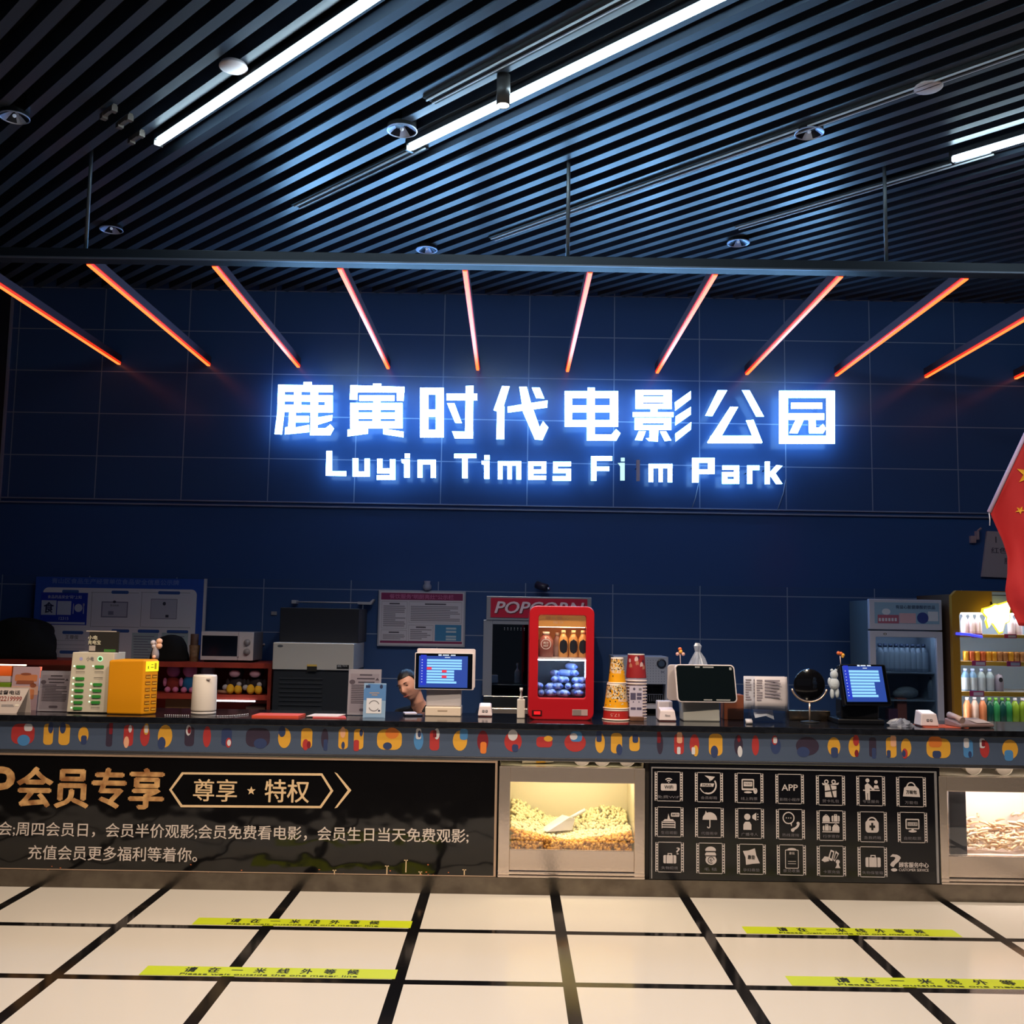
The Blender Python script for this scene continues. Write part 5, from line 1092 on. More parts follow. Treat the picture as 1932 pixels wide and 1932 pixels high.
obj('food_card', m, [mat('deep blue card', (30, 62, 190), .5), mat('pale blue white', (200, 210, 236), .5), mat('navy character', (24, 34, 90), .6)], wf_)
for px0, px1, py in ((106, 138, 1115.5), (200, 233, 1117), (289, 331, 1118), (111, 151, 1193), (204, 238, 1190), (254, 295, 1190.5), (309, 350, 1191.5), (108, 146, 1230)): obj('heading_tag', MB().flat(rrect(cX(px0, Yp), zy(px0, py+3, Yp), cX(px1, Yp), zy(px0, py-3, Yp), .012, 3), Yp, 0), mat('tag blue', (60, 100, 180), .5), wf_)
m = MB()
for a, b, c, d in ((172, 1118, 262, 1183), (266, 1118, 359, 1184)):
    m.prect(a, b, b and c, b+.5, Yp, 0); m.prect(a, d-.5, c, d, Yp, 0); m.prect(a, b, a+.5, d, Yp, 0)
m.prect(191, 1135, 241, 1165, Yp, 1); m.prect(193, 1137, 239, 1163, Yp-.0006, 2); m.ptext('营业执照', 208, 1140.5, 224, 1144, Yp-.0012, 0); m.pell(216, 1135.5, 3, 2.4, Yp-.0012, 0)
m.prect(284, 1130, 334, 1168, Yp, 1); m.prect(285, 1131, 333, 1167, Yp-.0006, 2); m.pell(310, 1139, 3, 3.4, Yp-.0012, 0); m.prect(312, 1160, 318, 1165, Yp-.0012, 0); m.prect(204, 1153, 214, 1160, Yp-.0012, 1)
m.ptext('王尊俊', 123, 1198, 148, 1206, Yp, 0)
for py in (1208, 1216, 1224): m.prect(84, py, 160, py+.5, Yp, 1)
for px0, px1 in ((248, 297), (304, 354)):
    m.prect(px0, 1194, px1, 1250, Yp, 3)
    for i in range(9): m.prect(px0+4, 1200+5*i, px1-6-(i % 3)*6, 1201.5+5*i, Yp-.0006, 1)
obj('certificates', m, [mat('board ink', (60, 62, 84), .7), mat('board grey', (130, 132, 160), .7), mat('certificate grey', (196, 196, 214), .6), mat('pale teal sheet', (180, 200, 210), .6)], wf_)
# black jacket heap at left
rs = random.Random(3)
def heap(name, label, cat, cx, cy, z0, rx, ry, rz, m_, seed, lump=.10):
    rs = random.Random(seed); m = MB(); n, k = 28, 12; vs = []
    ph = [rs.uniform(0, 6) for _ in range(6)]
    for i in range(k+1):
        t_ = math.pi/2*i/k
        for j in range(n):
            a = 2*math.pi*j/n; q_ = 1+lump*math.sin(3*a+ph[0]+t_*2)+lump*.6*math.sin(5*a+ph[1]-t_*4)+lump*.4*math.sin(9*a+ph[2]+t_*6)
            vs.append((cx+rx*q_*math.cos(t_)**.6*math.cos(a), cy+ry*q_*math.cos(t_)**.6*math.sin(a), z0+rz*math.sin(t_)*(1+lump*.5*math.sin(2*a+ph[3]))))
    m.add(vs, [(i*n+j, i*n+(j+1) % n, (i+1)*n+(j+1) % n, (i+1)*n+j) for i in range(k) for j in range(n)]+[tuple(range(n-1, -1, -1))], 0, True)
    return solo(name, m, m_, label, cat)
cloth = mat('black cloth', (11, 11, 12), .9, bump=(40, .3, .01))
heap('folded_jacket', 'heap of black clothing on the shelf unit, in front of the blue board', 'jacket', cX(28, 9.1), 9.13, zs1, .36, .17, .34, cloth, 5)
heap('backpack', 'black bag on the shelf unit behind the yellow charging station', 'bag', cX(318, 9.14), 9.14, zs1, .16, .14, .22, cloth, 9, .06)
Y = 9.08; x = cX(363.5, Y)
t = thing('cup_holder', 'brown patterned tub holding a brown stack, left of the microwave', 'tub', (x, Y, zs1))
obj('tub', MB().lathe([(.036, 0), (.045, zy(363, 1217, Y)-zs1), (.041, zy(363, 1217, Y)-zs1), (.038, .01)], (x, Y, zs1), 20, cap=False), mat('brown tub', (136, 104, 76), .6, noise=(60, (110, 80, 56))), t)
obj('brown_stack', MB().lathe([(.034, .01), (.034, zy(363, 1196, Y)-zs1), (0, zy(363, 1196, Y)-zs1)], (x-.004, Y, zs1), 18), mat('brown stack', (92, 62, 48), .6), t)
# microwave
Y = 9.0; x0, x1 = cX(375, Y), cX(474.5, Y); zb = zs1+.018; zt = zy(425, 1192, Y)
t = thing('microwave_oven', 'white microwave oven with two round knobs on the red brown shelf', 'microwave oven', ((x0+x1)/2, Y, zs1)); mw = mat('microwave white', (214, 206, 214), .4)
obj('body', MB().box(x0, x1, Y+.012, Y+.34, zb, zt), mat('microwave shell', (120, 120, 130), .5), t, .004)
dx1 = x0+(x1-x0)*.71
dr_ = obj('door', MB().box(x0, dx1, Y, Y+.012, zb, zt), mw, t, .003)
obj('window', MB().box(x0+.012, dx1-.006, Y-.002, Y, zb+.035, zt-.034), mat('dark window', (18, 24, 38), .12), dr_)
cp_ = obj('control_panel', MB().box(dx1+.002, x1, Y, Y+.012, zb, zt), mw, t, .003)
for k in (.63, .30):
    obj('knob', MB().lathe([(0, -.022), (.022, -.022), (.025, -.004), (.03, 0)], ((dx1+x1)/2+.012, Y, zb+(zt-zb)*k), 20, axis='Y', cap=False), mat('knob grey', (150, 146, 152), .3), cp_)
obj('door_handle', MB().box(dx1-.004, dx1+.012, Y-.008, Y, zb+.03, zt-.03), mat('handle pale', (196, 190, 200), .4), dr_)
for fx in (x0+.04, x1-.04): obj('foot', MB().box(fx-.015, fx+.015, Y+.03, Y+.3, zs1, zb), blackm, t)
# plush toys in the cubby
def plush(px, Y, zb, sc, body, face, feet, label, grp=None, faceoff=0., ears=True):
    x = cX(px, Y); t = thing('plush_toy', label, 'plush toy', (x, Y, zb), grp); s_ = sc
    obj('body', MB().sph((x, Y, zb+.075*s_), .065*s_, .055*s_, .075*s_, n=18), body, t)
    m = MB().sph((x, Y-.01*s_, zb+.19*s_), .062*s_, .055*s_, .062*s_, n=18)
    if ears: m.sph((x-.045*s_, Y, zb+.245*s_), .018*s_).sph((x+.045*s_, Y, zb+.245*s_), .018*s_)
    obj('head', m, face, t)
    obj('arms', MB().sph((x-.07*s_, Y-.02, zb+.09*s_), .018*s_, .018*s_, .04*s_).sph((x+.07*s_, Y-.02, zb+.09*s_), .018*s_, .018*s_, .04*s_), face, t)
    obj('feet', MB().sph((x-.035*s_, Y-.05*s_, zb+.026*s_), .026*s_, .035*s_, .026*s_).sph((x+.035*s_, Y-.05*s_, zb+.026*s_), .026*s_, .035*s_, .026*s_), feet, t)
    return t, x
pk = mat('pink plush', (206, 120, 166), .9); rb = mat('maroon plush', (130, 40, 36), .9); bl = mat('blue plush', (24, 96, 150), .9); dkp = mat('dark plush', (34, 22, 30), .9); yp = mat('yellow plush', (222, 168, 34), .8); mv = mat('mauve plush', (176, 132, 150), .9); gw = mat('grey white plush', (170, 166, 176), .9)
plush(327, 9.07, zs2, .98, rb, pk, pk, 'pink plush toy in a maroon outfit, in the shelf cubby')
plush(358, 9.05, zs2, 1.0, bl, pk, pk, 'pink plush toy in blue clothes, in the shelf cubby')
plush(391, 9.12, zs2, 1.02, dkp, gw, dkp, 'grey and dark plush toy behind the white canister')
for px, lb in ((446, 'dark plush toy with yellow feet, left of two in the cubby'), (484, 'dark plush toy with yellow feet, right of two in the cubby')):
    t, x = plush(px, 9.02, zs2, 1.0, dkp, dkp, yp, lb, 'dark plush toys in the cubby', 0, False)
    obj('muzzle', MB().sph((x-.005, 9.02-.055, zs2+.175), .048, .03, .032, n=16), mv, t)
    obj('mittens', MB().sph((x-.085, 9.02-.04, zs2+.055), .026).sph((x+.04, 9.02-.075, zs2+.085), .022), gw, t)
    obj('big_shoes', MB().sph((x-.03, 9.02-.085, zs2+.045), .034, .03, .043).sph((x+.035, 9.02-.08, zs2+.042), .034, .03, .04), yp, t)
solo('plush_limb', MB().tube([(cX(414, 9.0), 8.97, zs2+.02), (cX(426, 9.0), 8.96, zs2+.018), (cX(437, 9.0), 8.96, zs2+.016)], [.016, .013, .018], 10), mat('tan plush', (176, 130, 110), .9), 'tan soft limb lying on the shelf right of the white canister', 'soft toy')
solo('cardboard_box', MB().box(cX(313, 9.0), cX(366, 9.0), 9.0, 9.3, .14, zy(340, 1319, 9.0)), mat('tan carton', (132, 94, 62), .7), 'tan carton in the lower shelf, left of the white canister', 'box', None, .004)
solo('cardboard_box', MB().box(cX(465, 9.0), cX(502, 9.0), 9.0, 9.3, .14, zy(484, 1333, 9.0)), mat('dull carton', (104, 76, 62), .7), 'dull brown carton in the lower shelf, right of the white canister', 'box', None, .004)
m = MB(); n = 24
for i in range(n): m.sph((cX(410+74*i/n, 8.88), 8.885, zs2-.05), .008, n=8, m=5)
m.tube([(cX(408, 8.88), 8.893, zs2-.05), (cX(486, 8.88), 8.893, zs2-.05)], .004, 5, 1)
solo('light_string', m, [emis('white led beads', (.9, .93, 1.), 4.), blackm], 'row of bright white led beads along the shelf edge, right of the canister', 'light string')
m = MB().box(-4.65, cX(45, SY), SY+.003, SY+.02, zs1-.052, zs1-.042)
solo('light_strip', m, emis('orange white strip', (1., .72, .5), 9.), 'glowing light strip under the top shelf at the far left edge', 'light strip')
for nm, px0, px1, z0, z1, col, lb in (('snack_box', -30, 19, zs2, zs2+.065, (140, 196, 50), 'green snack box at the far left, lowest of the lit stack'), ('snack_box', -30, 19, zs2+.065, zs2+.12, (222, 220, 226), 'white snack box at the far left, middle of the lit stack'), ('snack_box', -30, 20, zs2+.12, zs1-.06, (236, 110, 34), 'orange snack box at the far left, on top of the lit stack')):
    solo(nm, MB().box(cX(px0, 9.0), cX(px1, 9.0), 9.0, 9.2, z0, z1), mat(lb[:9]+' box', col, .5), lb, 'box', 'snack boxes', .004)
# glow stick on the counter
Y = 6.97; x = cX(73.5, Y)
t = thing('light_stick', 'thin stick with a glowing orange tip, between the orange poster and the notice', 'light stick', (x, Y, TOP))
obj('handle', MB().tube([(x-.008, Y, TOP), (x-.004, Y, zy(73, 1303, Y))], .005, 8), blackm, t)
obj('collar', MB().tube([(x-.004, Y, zy(73, 1303, Y)), (x, Y, zy(73, 1279, Y))], .008, 10), mat('lilac collar', (196, 190, 222), .3, emit=(.8, .8, 1), es=.2), t)
obj('glowing_tip', MB().tube([(x, Y, zy(73, 1279, Y)), (x+.002, Y, zy(73, 1258, Y))], .010, 10), emis('orange tip', (1., .16, .06), 1.1), t)
# ---- ice machine
Y = 8.7; x0, x1 = cX(512, Y), cX(665.5, Y); zh0, zh1 = zy(590, 1264, Y), zy(590, 1213, Y)
t = thing('ice_machine', 'tall ice machine with a bright steel hood, dark body and black top unit', 'ice machine', ((x0+x1)/2, Y, 0))
obj('body', MB().box(x0+.005, x1-.005, Y+.02, 9.35, 0, zh0), mat('dark grey enamel', (30, 36, 46), .4), t, .006)
m = MB()
for i in range(12): m.box(x0+.06, x0+(x1-x0)*.62, Y+.012, Y+.02, zh0-.08-.036*i, zh0-.066-.036*i)
obj('louvres', m, mat('louvre grey', (38, 44, 54), .4), t)
obj('hood', MB().box(x0, x1, Y, 9.3, zh0, zh1), mat('satin steel hood', (205, 206, 208), .36, .45, bump=(3, .1, .02)), t, .006)
obj('badge', MB().ell(x0+.06, zh1-.03, .024, .011, Y-.001, 0), mat('badge grey', (84, 92, 104), .4), t)
obj('latch', MB().box(x0+(x1-x0)*.43, x0+(x1-x0)*.55, Y-.006, Y, zh0-.01, zh0+.03).box(x0+(x1-x0)*.43, x0+(x1-x0)*.55, Y-.007, Y, zh0+.03, zh0+.045, 1), [blackm, mat('yellow sticker', (196, 170, 90), .5)], t)
obj('name_plate', MB().box(cX(634, Y), cX(657, Y), Y-.002, Y, zh0+.012, zh0+.045), mat('plate black', (20, 24, 32), .4), t)
m = MB(); m.ptext('制冰机', 637, 1253, 644, 1259, Y-.003, 0, .02); m.ptext('WELVIS', 646, 1254, 655, 1258, Y-.003, 0, .02); obj('plate_text', m, mat('plate text', (150, 156, 166), .5), t)
ux0, ux1 = cX(523, 8.9), cX(673, 8.9)
obj('top_unit', MB().box(ux0, ux1, 8.9, 9.4, zh1, zy(600, 1147, 8.9)), mat('black top unit', (20, 25, 38), .45), t, .006)
# ---- wall rail, strap, switch, notice, sensor
Y = 9.40; p0 = W(553, 1135.5, Y); p1 = W(700, 1139, Y)
t = thing('wall_rail', 'slim white wall rail left of the framed notice', 'rail', ((p0.x+p1.x)/2, Y, p1.z))
obj('bar', MB().tube([p0, (p1.x, Y, p0.z)], .007, 8), mat('rail white', (190, 196, 212), .4), t)
obj('end_block', MB().box(p0.x-.012, p0.x+.03, Y-.015, 9.495, p0.z-.016, p0.z+.016), mat('rail white', (190, 196, 212), .4), t, .003)
obj('bracket', MB().prism([(p1.x-.12, p0.z-.012), (p1.x, p0.z-.014), (p1.x+.03, p0.z+.035), (p1.x+.015, p0.z+.035), (p1.x-.01, p0.z+.01), (p1.x-.12, p0.z+.01)], Y-.01, 9.495), mat('rail white', (190, 196, 212), .4), t)
obj('hanging_strap', MB().prism([(cX(680, Y), p0.z-.004), (cX(682, Y), p0.z-.09), (cX(677.5, Y), zy(676, 1217, Y)), (cX(669.5, Y), zy(676, 1217, Y)), (cX(677, Y), p0.z-.10)], Y-.002, Y), mat('clear strap', (110, 122, 150), .4), t)
p = W(517, 1157, 9.49); solo('wall_switch', MB().box(p.x-.025, p.x+.025, 9.485, 9.499, p.z-.016, p.z+.016), mat('switch grey', (150, 150, 160), .5), 'small pale switch on the dark wall above the steel hood', 'switch')
p = W(498, 1216, 9.49); solo('wall_hook', MB().sph((p.x, 9.49, p.z), .011, .011, .011), mat('hook pale', (180, 180, 190), .4), 'tiny pale hook on the wall right of the microwave', 'hook')
Y = 9.46; x0, x1 = cX(711, Y), cX(873, Y); z1, z0 = zy(792, 1116, Y), zy(792, 1218, Y)
t = thing('wall_notice', 'framed white staff notice with a purple heading on the back wall', 'notice', ((x0+x1)/2, Y, z0))
obj('frame', MB().box(x0-.01, x1+.01, Y, 9.499, z0-.01, z1+.008), mat('clear frame', (170, 176, 196), .2), t, .004)
obj('sheet', MB().box(x0+.006, x1-.006, Y-.002, Y, z0+.004, z1-.006), mat('notice paper', (206, 204, 220), .6), t)
m = MB(); Yp = Y-.0028; w_ = x1-x0; h_ = z1-z0
R_ = lambda u0, v0, u1, v1, mi, e=0: m.frect(x0+u0*w_, z1-v1*h_, x0+u1*w_, z1-v0*h_, Yp-e, mi)
R_(.02, .03, .98, .16, 0); R_(.02, .92, .98, .96, 0); m.text('餐饮服务"明厨亮灶"公示栏', x0+.12*w_, z1-.14*h_, x0+.87*w_, z1-.055*h_, Yp-.0006, 1, .02)
for u0, v0, u1, v1, n in ((.03, .19, .33, .69, 11), (.35, .19, .97, .58, 9), (.03, .72, .33, .92, 4), (.35, .62, .64, .92, 6)):
    R_(u0, v0, u1, v0+.006, 2); R_(u0, v1-.006, u1, v1, 2); R_(u0, v0, u0+.003, v1, 2); R_(u1-.003, v0, u1, v1, 2); R_(u0+(u1-u0)*.3, v0+.03, u0+(u1-u0)*.7, v0+.055, 3)
    lines(m, x0+(u0+.02)*w_, z1-(v0+.08)*h_, x0+(u1-.02)*w_, z1-(v1-.02)*h_, n, Yp, 2)
R_(.66, .61, .97, .91, 4); 
for v in (.66, .72, .81, .86): R_(.79, v, .91, v+.035, 5, .0006)
obj('printed_text', m, [mat('purple heading', (134, 40, 96), .5), mat('heading pink', (196, 110, 160), .5), mat('notice grey', (140, 138, 156), .7), mat('notice dark', (84, 82, 100), .7), mat('notice blue', (60, 134, 190), .5), mat('pale box', (180, 204, 222), .5)], t)
x = cX(801, 9.44); t = thing('wall_sensor', 'small pale jar-shaped sensor above the framed notice', 'sensor', (x, 9.44, z1+.02))
obj('body', MB().lathe([(.02, 0), (.038, .012), (.04, .04), (.026, .062), (.03, .085), (0, .085)], (x, 9.455, z1+.012), 18), mat('sensor pale', (150, 160, 190), .5), t)
p = W(1027, 1110, 9.44)
solo('security_camera', MB().tube([(p.x-.07, 9.42, p.z+.03), (p.x+.02, 9.36, p.z)], [.034, .034], 14).tube([(p.x-.04, 9.42, p.z+.03), (p.x-.04, 9.499, p.z+.05)], .01).sph((p.x+.035, 9.35, p.z-.008), .02, mi=1), [mat('camera dark', (52, 50, 70), .3), chrome], 'small dark security camera on the wall above the popcorn machine', 'security camera')
# ---- back counter and popcorn machine
bx0, bx1 = cX(896, 8.75), cX(1606, 8.75)
t = thing('back_counter', 'low dark back counter carrying the popcorn machine and drink dispenser', 'counter', ((bx0+bx1)/2, 8.75, 0))
obj('top', MB().box(bx0, bx1, 8.72, 9.46, .86, .895), stone, t); obj('cabinet', MB().box(bx0+.02, bx1-.02, 8.76, 9.45, 0, .86), mat('dark cabinet', (24, 24, 30), .5), t)
Y = 8.8; ZB = .895; x0, x1 = cX(910, Y), cX(1116, Y); zt = zy(1010, 1171, Y)
t = thing('popcorn_machine', 'steel popcorn machine with a dark glass front and a red POPCORN sign', 'popcorn machine', ((x0+x1)/2, Y, ZB))
z1_ = zy(1010, 1314, Y); z2_ = zy(1010, 1179, Y); sx = cX(927.5, Y)-x0
alu = mat('grey aluminium', (150, 158, 176), .35, .6)
obj('frame', MB().box(x0, x0+sx, Y, Y+.04, z1_, zt).box(x1-sx, x1, Y, Y+.04, z1_, zt).box(x0+sx, x1-sx, Y, Y+.04, z2_, zt), alu, t, .003)
obj('glass_front', MB().box(x0+sx, x1-sx, Y+.02, Y+.025, z1_, z2_), glass_mat('smoked glass', (.35, .4, .48), .1), t)
obj('housing', MB().box(x0+.01, x0+.02, Y+.04, Y+.55, z1_, zt-.01).box(x1-.02, x1-.01, Y+.04, Y+.55, z1_, zt-.01).box(x0+.01, x1-.01, Y+.55, Y+.56, z1_, zt-.01).box(x0+.01, x1-.01, Y+.04, Y+.55, zt-.02, zt-.01), mat('dark housing', (30, 36, 48), .5), t)
obj('drawer', MB().box(x0+.01, x1-.005, Y-.01, Y+.56, zy(1010, 1337, Y), z1_), mat('reflective steel', (190, 176, 156), .18, 1., bump=(6, .2, .03)), t, .004)
obj('base', MB().box(x0+.005, x1-.005, Y-.02, Y+.56, ZB, zy(1010, 1337, Y)), steel, t, .004)
m = MB()
for i in range(7): m.ell(x0+sx+.10+.028*i, z2_-.03, .004, .004, Y+.0185, 0, 8); m.ell(x0+sx+.10+.028*i, z2_-.045, .003, .003, Y+.0185, 0, 8)
obj('vent_holes', m, mat('vent pale', (150, 160, 176), .5), t)
hx0, hx1 = cX(915, Y), cX(1114.5, Y); hz0, hz1 = zt, zy(1010, 1126, Y)
obj('sign_box', MB().box(hx0, hx1, Y-.01, Y+.3, hz0, hz1), alu, t, .003)
px_ = (hx1-hx0); sp_ = obj('sign_panel', MB().box(hx0+.04*px_, hx1-.04*px_, Y-.016, Y-.01, hz0+.022, hz1-.014), mat('crimson panel', (164, 24, 60), .35), t)
m = MB(); zz0, zz1 = zy(950, 1156.5, Y), zy(950, 1135, Y)
m.text('POPCORN', cX(931, Y)+.006, zz0-.006, cX(1100, Y)+.006, zz1-.006, Y-.0175, 1, .055, .25); m.text('POPCORN', cX(931, Y), zz0, cX(1100, Y), zz1, Y-.019, 0, .035, .25)  # dark red outline printed behind the pale letters
obj('sign_lettering', m, [mat('sign pale lettering', (196, 182, 206), .5), mat('sign dark outline', (80, 10, 36), .5)], sp_)
# ---- drink dispenser
Y = 8.8; x0, x1 = cX(1157, Y), cX(1261, Y); zt = zy(1210, 1238.5, Y); zc = zy(1230, 1291, Y)
t = thing('drink_dispenser', 'pale grey drink machine with a dotted front and a round dial, behind the cups', 'drink machine', ((x0+x1)/2, Y, ZB))
pg = mat('pale grey panel', (150, 158, 180), .45)
obj('upper_body', MB().box(x0, x1, Y, Y+.4, zc, zt), pg, t, .005)
obj('side_panels', MB().box(x0, cX(1218, Y), Y, Y+.4, ZB, zc).box(cX(1256, Y), x1, Y, Y+.4, zy(1240, 1330, Y), zc), pg, t)
obj('cavity', MB().box(cX(1218, Y), cX(1256, Y), Y+.2, Y+.4, ZB, zc), mat('cavity black', (14, 16, 24), .5), t)
m = MB()
for i in range(9):
    x = cX(1221+4.0*i, Y); m.box(x-.002, x+.002, Y+.10, Y+.105, zy(1240, 1325, Y), zy(1240, 1312, Y))
m.box(cX(1219, Y), cX(1255, Y), Y+.098, Y+.107, zy(1240, 1312.5, Y), zy(1240, 1311, Y)); obj('grille', m, mat('grille grey', (110, 116, 136), .4), t)
obj('drip_tray', MB().box(cX(1210, Y), x1-.01, Y-.06, Y+.1, zy(1230, 1336, Y), zy(1230, 1329, Y)), mat('tray pale', (176, 176, 190), .4), t)
obj('riser', MB().box(cX(1218, Y)+.003, x1-.02, Y+.0, Y+.19, ZB, zy(1230, 1337, Y)), blackm, t)
m = MB()
for i in range(8):
    for j in range(10):
        px, py = 1222+5.2*i, 1246+5.0*j
        if (px-1248)**2+(py-1252)**2 > 110 and px < 1258: m.pell(px, py, .8, .9, Y-.001, 0, 6)
m.prect(1247, 1267, 1253, 1269, Y-.001, 0); obj('dots', m, mat('dot slate', (92, 100, 126), .5), t)
p = W(1248, 1252, Y); obj('dial', MB().lathe([(.026, -.004), (.040, -.006), (.040, 0)], (p.x, Y, p.z), 28, 0, axis='Y', cap=False).lathe([(0, -.004), (.026, -.004)], (p.x, Y, p.z), 28, 1, axis='Y', cap=False), [mat('dial rim', (24, 32, 50), .3), mat('dial face', (60, 76, 100), .3)], t)
# ---- white fridge
Y = 8.7; x0, x1 = cX(1643, Y), cX(1781, Y); zt = zy(1710, 1131, Y); zd = zy(1710, 1191, Y)
t = thing('drinks_fridge', 'white glass-door fridge with a printed header, left of the yellow fridge', 'fridge', ((x0+x1)/2, Y, 0)); fw = mat('fridge white', (190, 190, 210), .4)
obj('cabinet', MB().box(x0+.004, x0+.03, Y+.05, 9.22, .05, zt-.01).box(x1-.03, x1-.004, Y+.05, 9.22, .05, zt-.01).box(x0+.03, x1-.03, Y+.05, 9.22, zd, zt-.01).box(x0+.03, x1-.03, 9.18, 9.22, .05, zd).box(x0+.03, x1-.03, Y+.05, 9.2, 0, .12), mat('grey teal side', (88, 108, 124), .5), t)
obj('header', MB().box(x0, x1, Y, Y+.05, zd+.012, zt), fw, t, .006)
obj('door_frame', MB().ring([(x0, .12), (x1, .12), (x1, zd), (x0, zd)], [(x0+.05, .2), (x1-.05, .2), (x1-.05, zd-.05), (x0+.05, zd-.05)], Y, Y+.05), fw, t, .004)
obj('door_glass', MB().box(x0+.05, x1-.05, Y+.02, Y+.026, .2, zd-.05), glass_mat('fridge glass', (.72, .8, .86), .07), t)
obj('badge', MB().ell(cX(1672, Y), zd-.025, .014, .009, Y-.001, 0).ell(cX(1672, Y), zd-.025, .007, .005, Y-.002, 1), [dark_ink, white], t)
m = MB(); Yp = Y-.001
m.prect(1650, 1137, 1772, 1177, Yp, 0); m.prect(1656, 1160, 1696, 1176, Yp-.0006, 1); m.prect(1697, 1157, 1728, 1176, Yp-.0006, 2); m.pell(1741, 1166, 11, 10.5, Yp-.0006, 3); m.prect(1751, 1154, 1770, 1172, Yp-.0006, 4); m.pell(1672, 1154, 8, 6, Yp-.0006, 4)
m.ptext('有益心脏健康酸奶饮品', 1690, 1142, 1764, 1149, Yp-.0006, 5, .02)
for i in range(6): m.prect(1658+6*i, 1166, 1662+6*i, 1172, Yp-.0012, 4)
obj('header_print', m, [mat('header pale blue', (136, 168, 200), .5), mat('header rose', (166, 90, 116), .5), mat('header pink', (206, 166, 180), .5), mat('header navy', (50, 66, 140), .5), mat('header cream', (206, 210, 226), .5), mat('header ink', (46, 60, 96), .6)], t)
for py in (1268, 1320, 1370):
    z_ = zy(1710, py, Y+.12); obj('wire_shelf', MB().box(x0+.035, x1-.035, Y+.10, 9.15, z_-.012, z_), mat('wire grey', (150, 160, 176), .35), t)
obj('lamp', MB().box(x0+.08, x1-.08, Y+.07, Y+.085, zd-.04, zd-.03), emis('added fridge glow', (.75, .86, 1.), 16.), t)  # lamp added to lift the dark interior
obj('liner', MB().box(x0+.03, x1-.03, 9.16, 9.18, .12, zd).box(x0+.03, x0+.034, Y+.051, 9.16, .12, zd).box(x1-.034, x1-.03, Y+.051, 9.16, .12, zd), mat('white fridge liner', (170, 180, 196), .5), t)
zA_ = zy(1710, 1268, Y+.12)
for i in range(9):
    Yb = Y+.18; bottle(1661+10.4*i, Yb, zA_, .235, .036, mat('grey milk bottle', (130, 140, 156), .35), mat('dark slate cap', (50, 62, 90), .4), mat('pale bottle wrap', (160, 168, 182), .5), 'pale milky bottle in the row on the upper shelf of the white fridge', 'bottle', 'bottles in the white fridge', (.12, .7))
zB_ = zy(1710, 1320, Y+.12)
bottle(1757, Y+.18, zB_, .19, .03, mat('grey milk bottle', (130, 140, 156), .35), mat('dark slate cap', (50, 62, 90), .4), None, 'single dark-capped bottle at the right of the middle shelf in the white fridge', 'bottle', None)
x = cX(1712, Y+.22); solo('plastic_bag', MB().sph((x, Y+.24, zB_+.052), .10, .07, .052, n=14).sph((x-.05, Y+.24, zB_+.04), .07, .06, .04, n=12), mat('cloudy bag', (150, 156, 164), .3, bump=(30, .5, .02)), 'cloudy plastic bag lying on the middle shelf of the white fridge', 'bag')
zC_ = zy(1710, 1370, Y+.12)
for px, h, c_, lb in ((1700, .23, (180, 96, 84), 'tall salmon pink carton on the lower shelf of the white fridge'), (1683, .14, (120, 70, 96), 'short plum coloured carton on the lower shelf of the white fridge')):
    solo('drink_carton', MB().box(cX(px, Y+.15)-.04, cX(px, Y+.15)+.04, Y+.13, Y+.21, zC_, zC_+h), mat('carton '+lb[:5], c_, .4), lb, 'carton', None, .004)
# ---- yellow fridge
Y = 8.6; x0 = cX(1800, Y); x1 = x0+1.25; zt = zy(1860, 1115, Y); zw = zy(1870, 1156.5, Y); wx0 = cX(1814, Y)
t = thing('drinks_fridge', 'tall mustard yellow open fridge with lit shelves at the right edge', 'fridge', ((x0+x1)/2, Y, 0)); yf = mat('fridge mustard', (176, 128, 44), .4)
obj('front', MB().ring([(x0, .05), (x1, .05), (x1, zt-.04), (x1-.04, zt), (x0+.04, zt), (x0, zt-.04)], [(wx0, .6), (x1-.09, .6), (x1-.09, zw-.02), (x1-.11, zw), (wx0+.02, zw), (wx0, zw-.02)], Y, Y+.05), yf, t, .004)
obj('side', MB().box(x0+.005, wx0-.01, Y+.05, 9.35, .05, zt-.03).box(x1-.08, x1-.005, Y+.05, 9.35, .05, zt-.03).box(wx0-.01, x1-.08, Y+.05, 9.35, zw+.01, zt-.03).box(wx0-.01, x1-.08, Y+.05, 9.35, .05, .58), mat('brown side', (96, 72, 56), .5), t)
obj('liner', MB().box(wx0-.005, x1-.085, 9.1, 9.12, .6, zw), mat('fridge liner', (170, 190, 210), .5), t)
obj('lamp', MB().box(wx0+.02, x1-.12, Y+.07, Y+.10, zw-.012, zw+.005), emis('fridge lamp', (.92, .96, 1.), 30.), t)
obj('side_lamp', MB().box(wx0-.004, wx0+.004, Y+.06, Y+.075, .65, zw-.03), emis('fridge side lamp', (.92, .96, 1.), 26.), t)
rails = []
tagm = mat('magenta price tag', (176, 60, 120), .5); tagp = mat('price strip', (206, 196, 222), .5); rail_m = mat('yellow shelf rail', (226, 176, 70), .4)
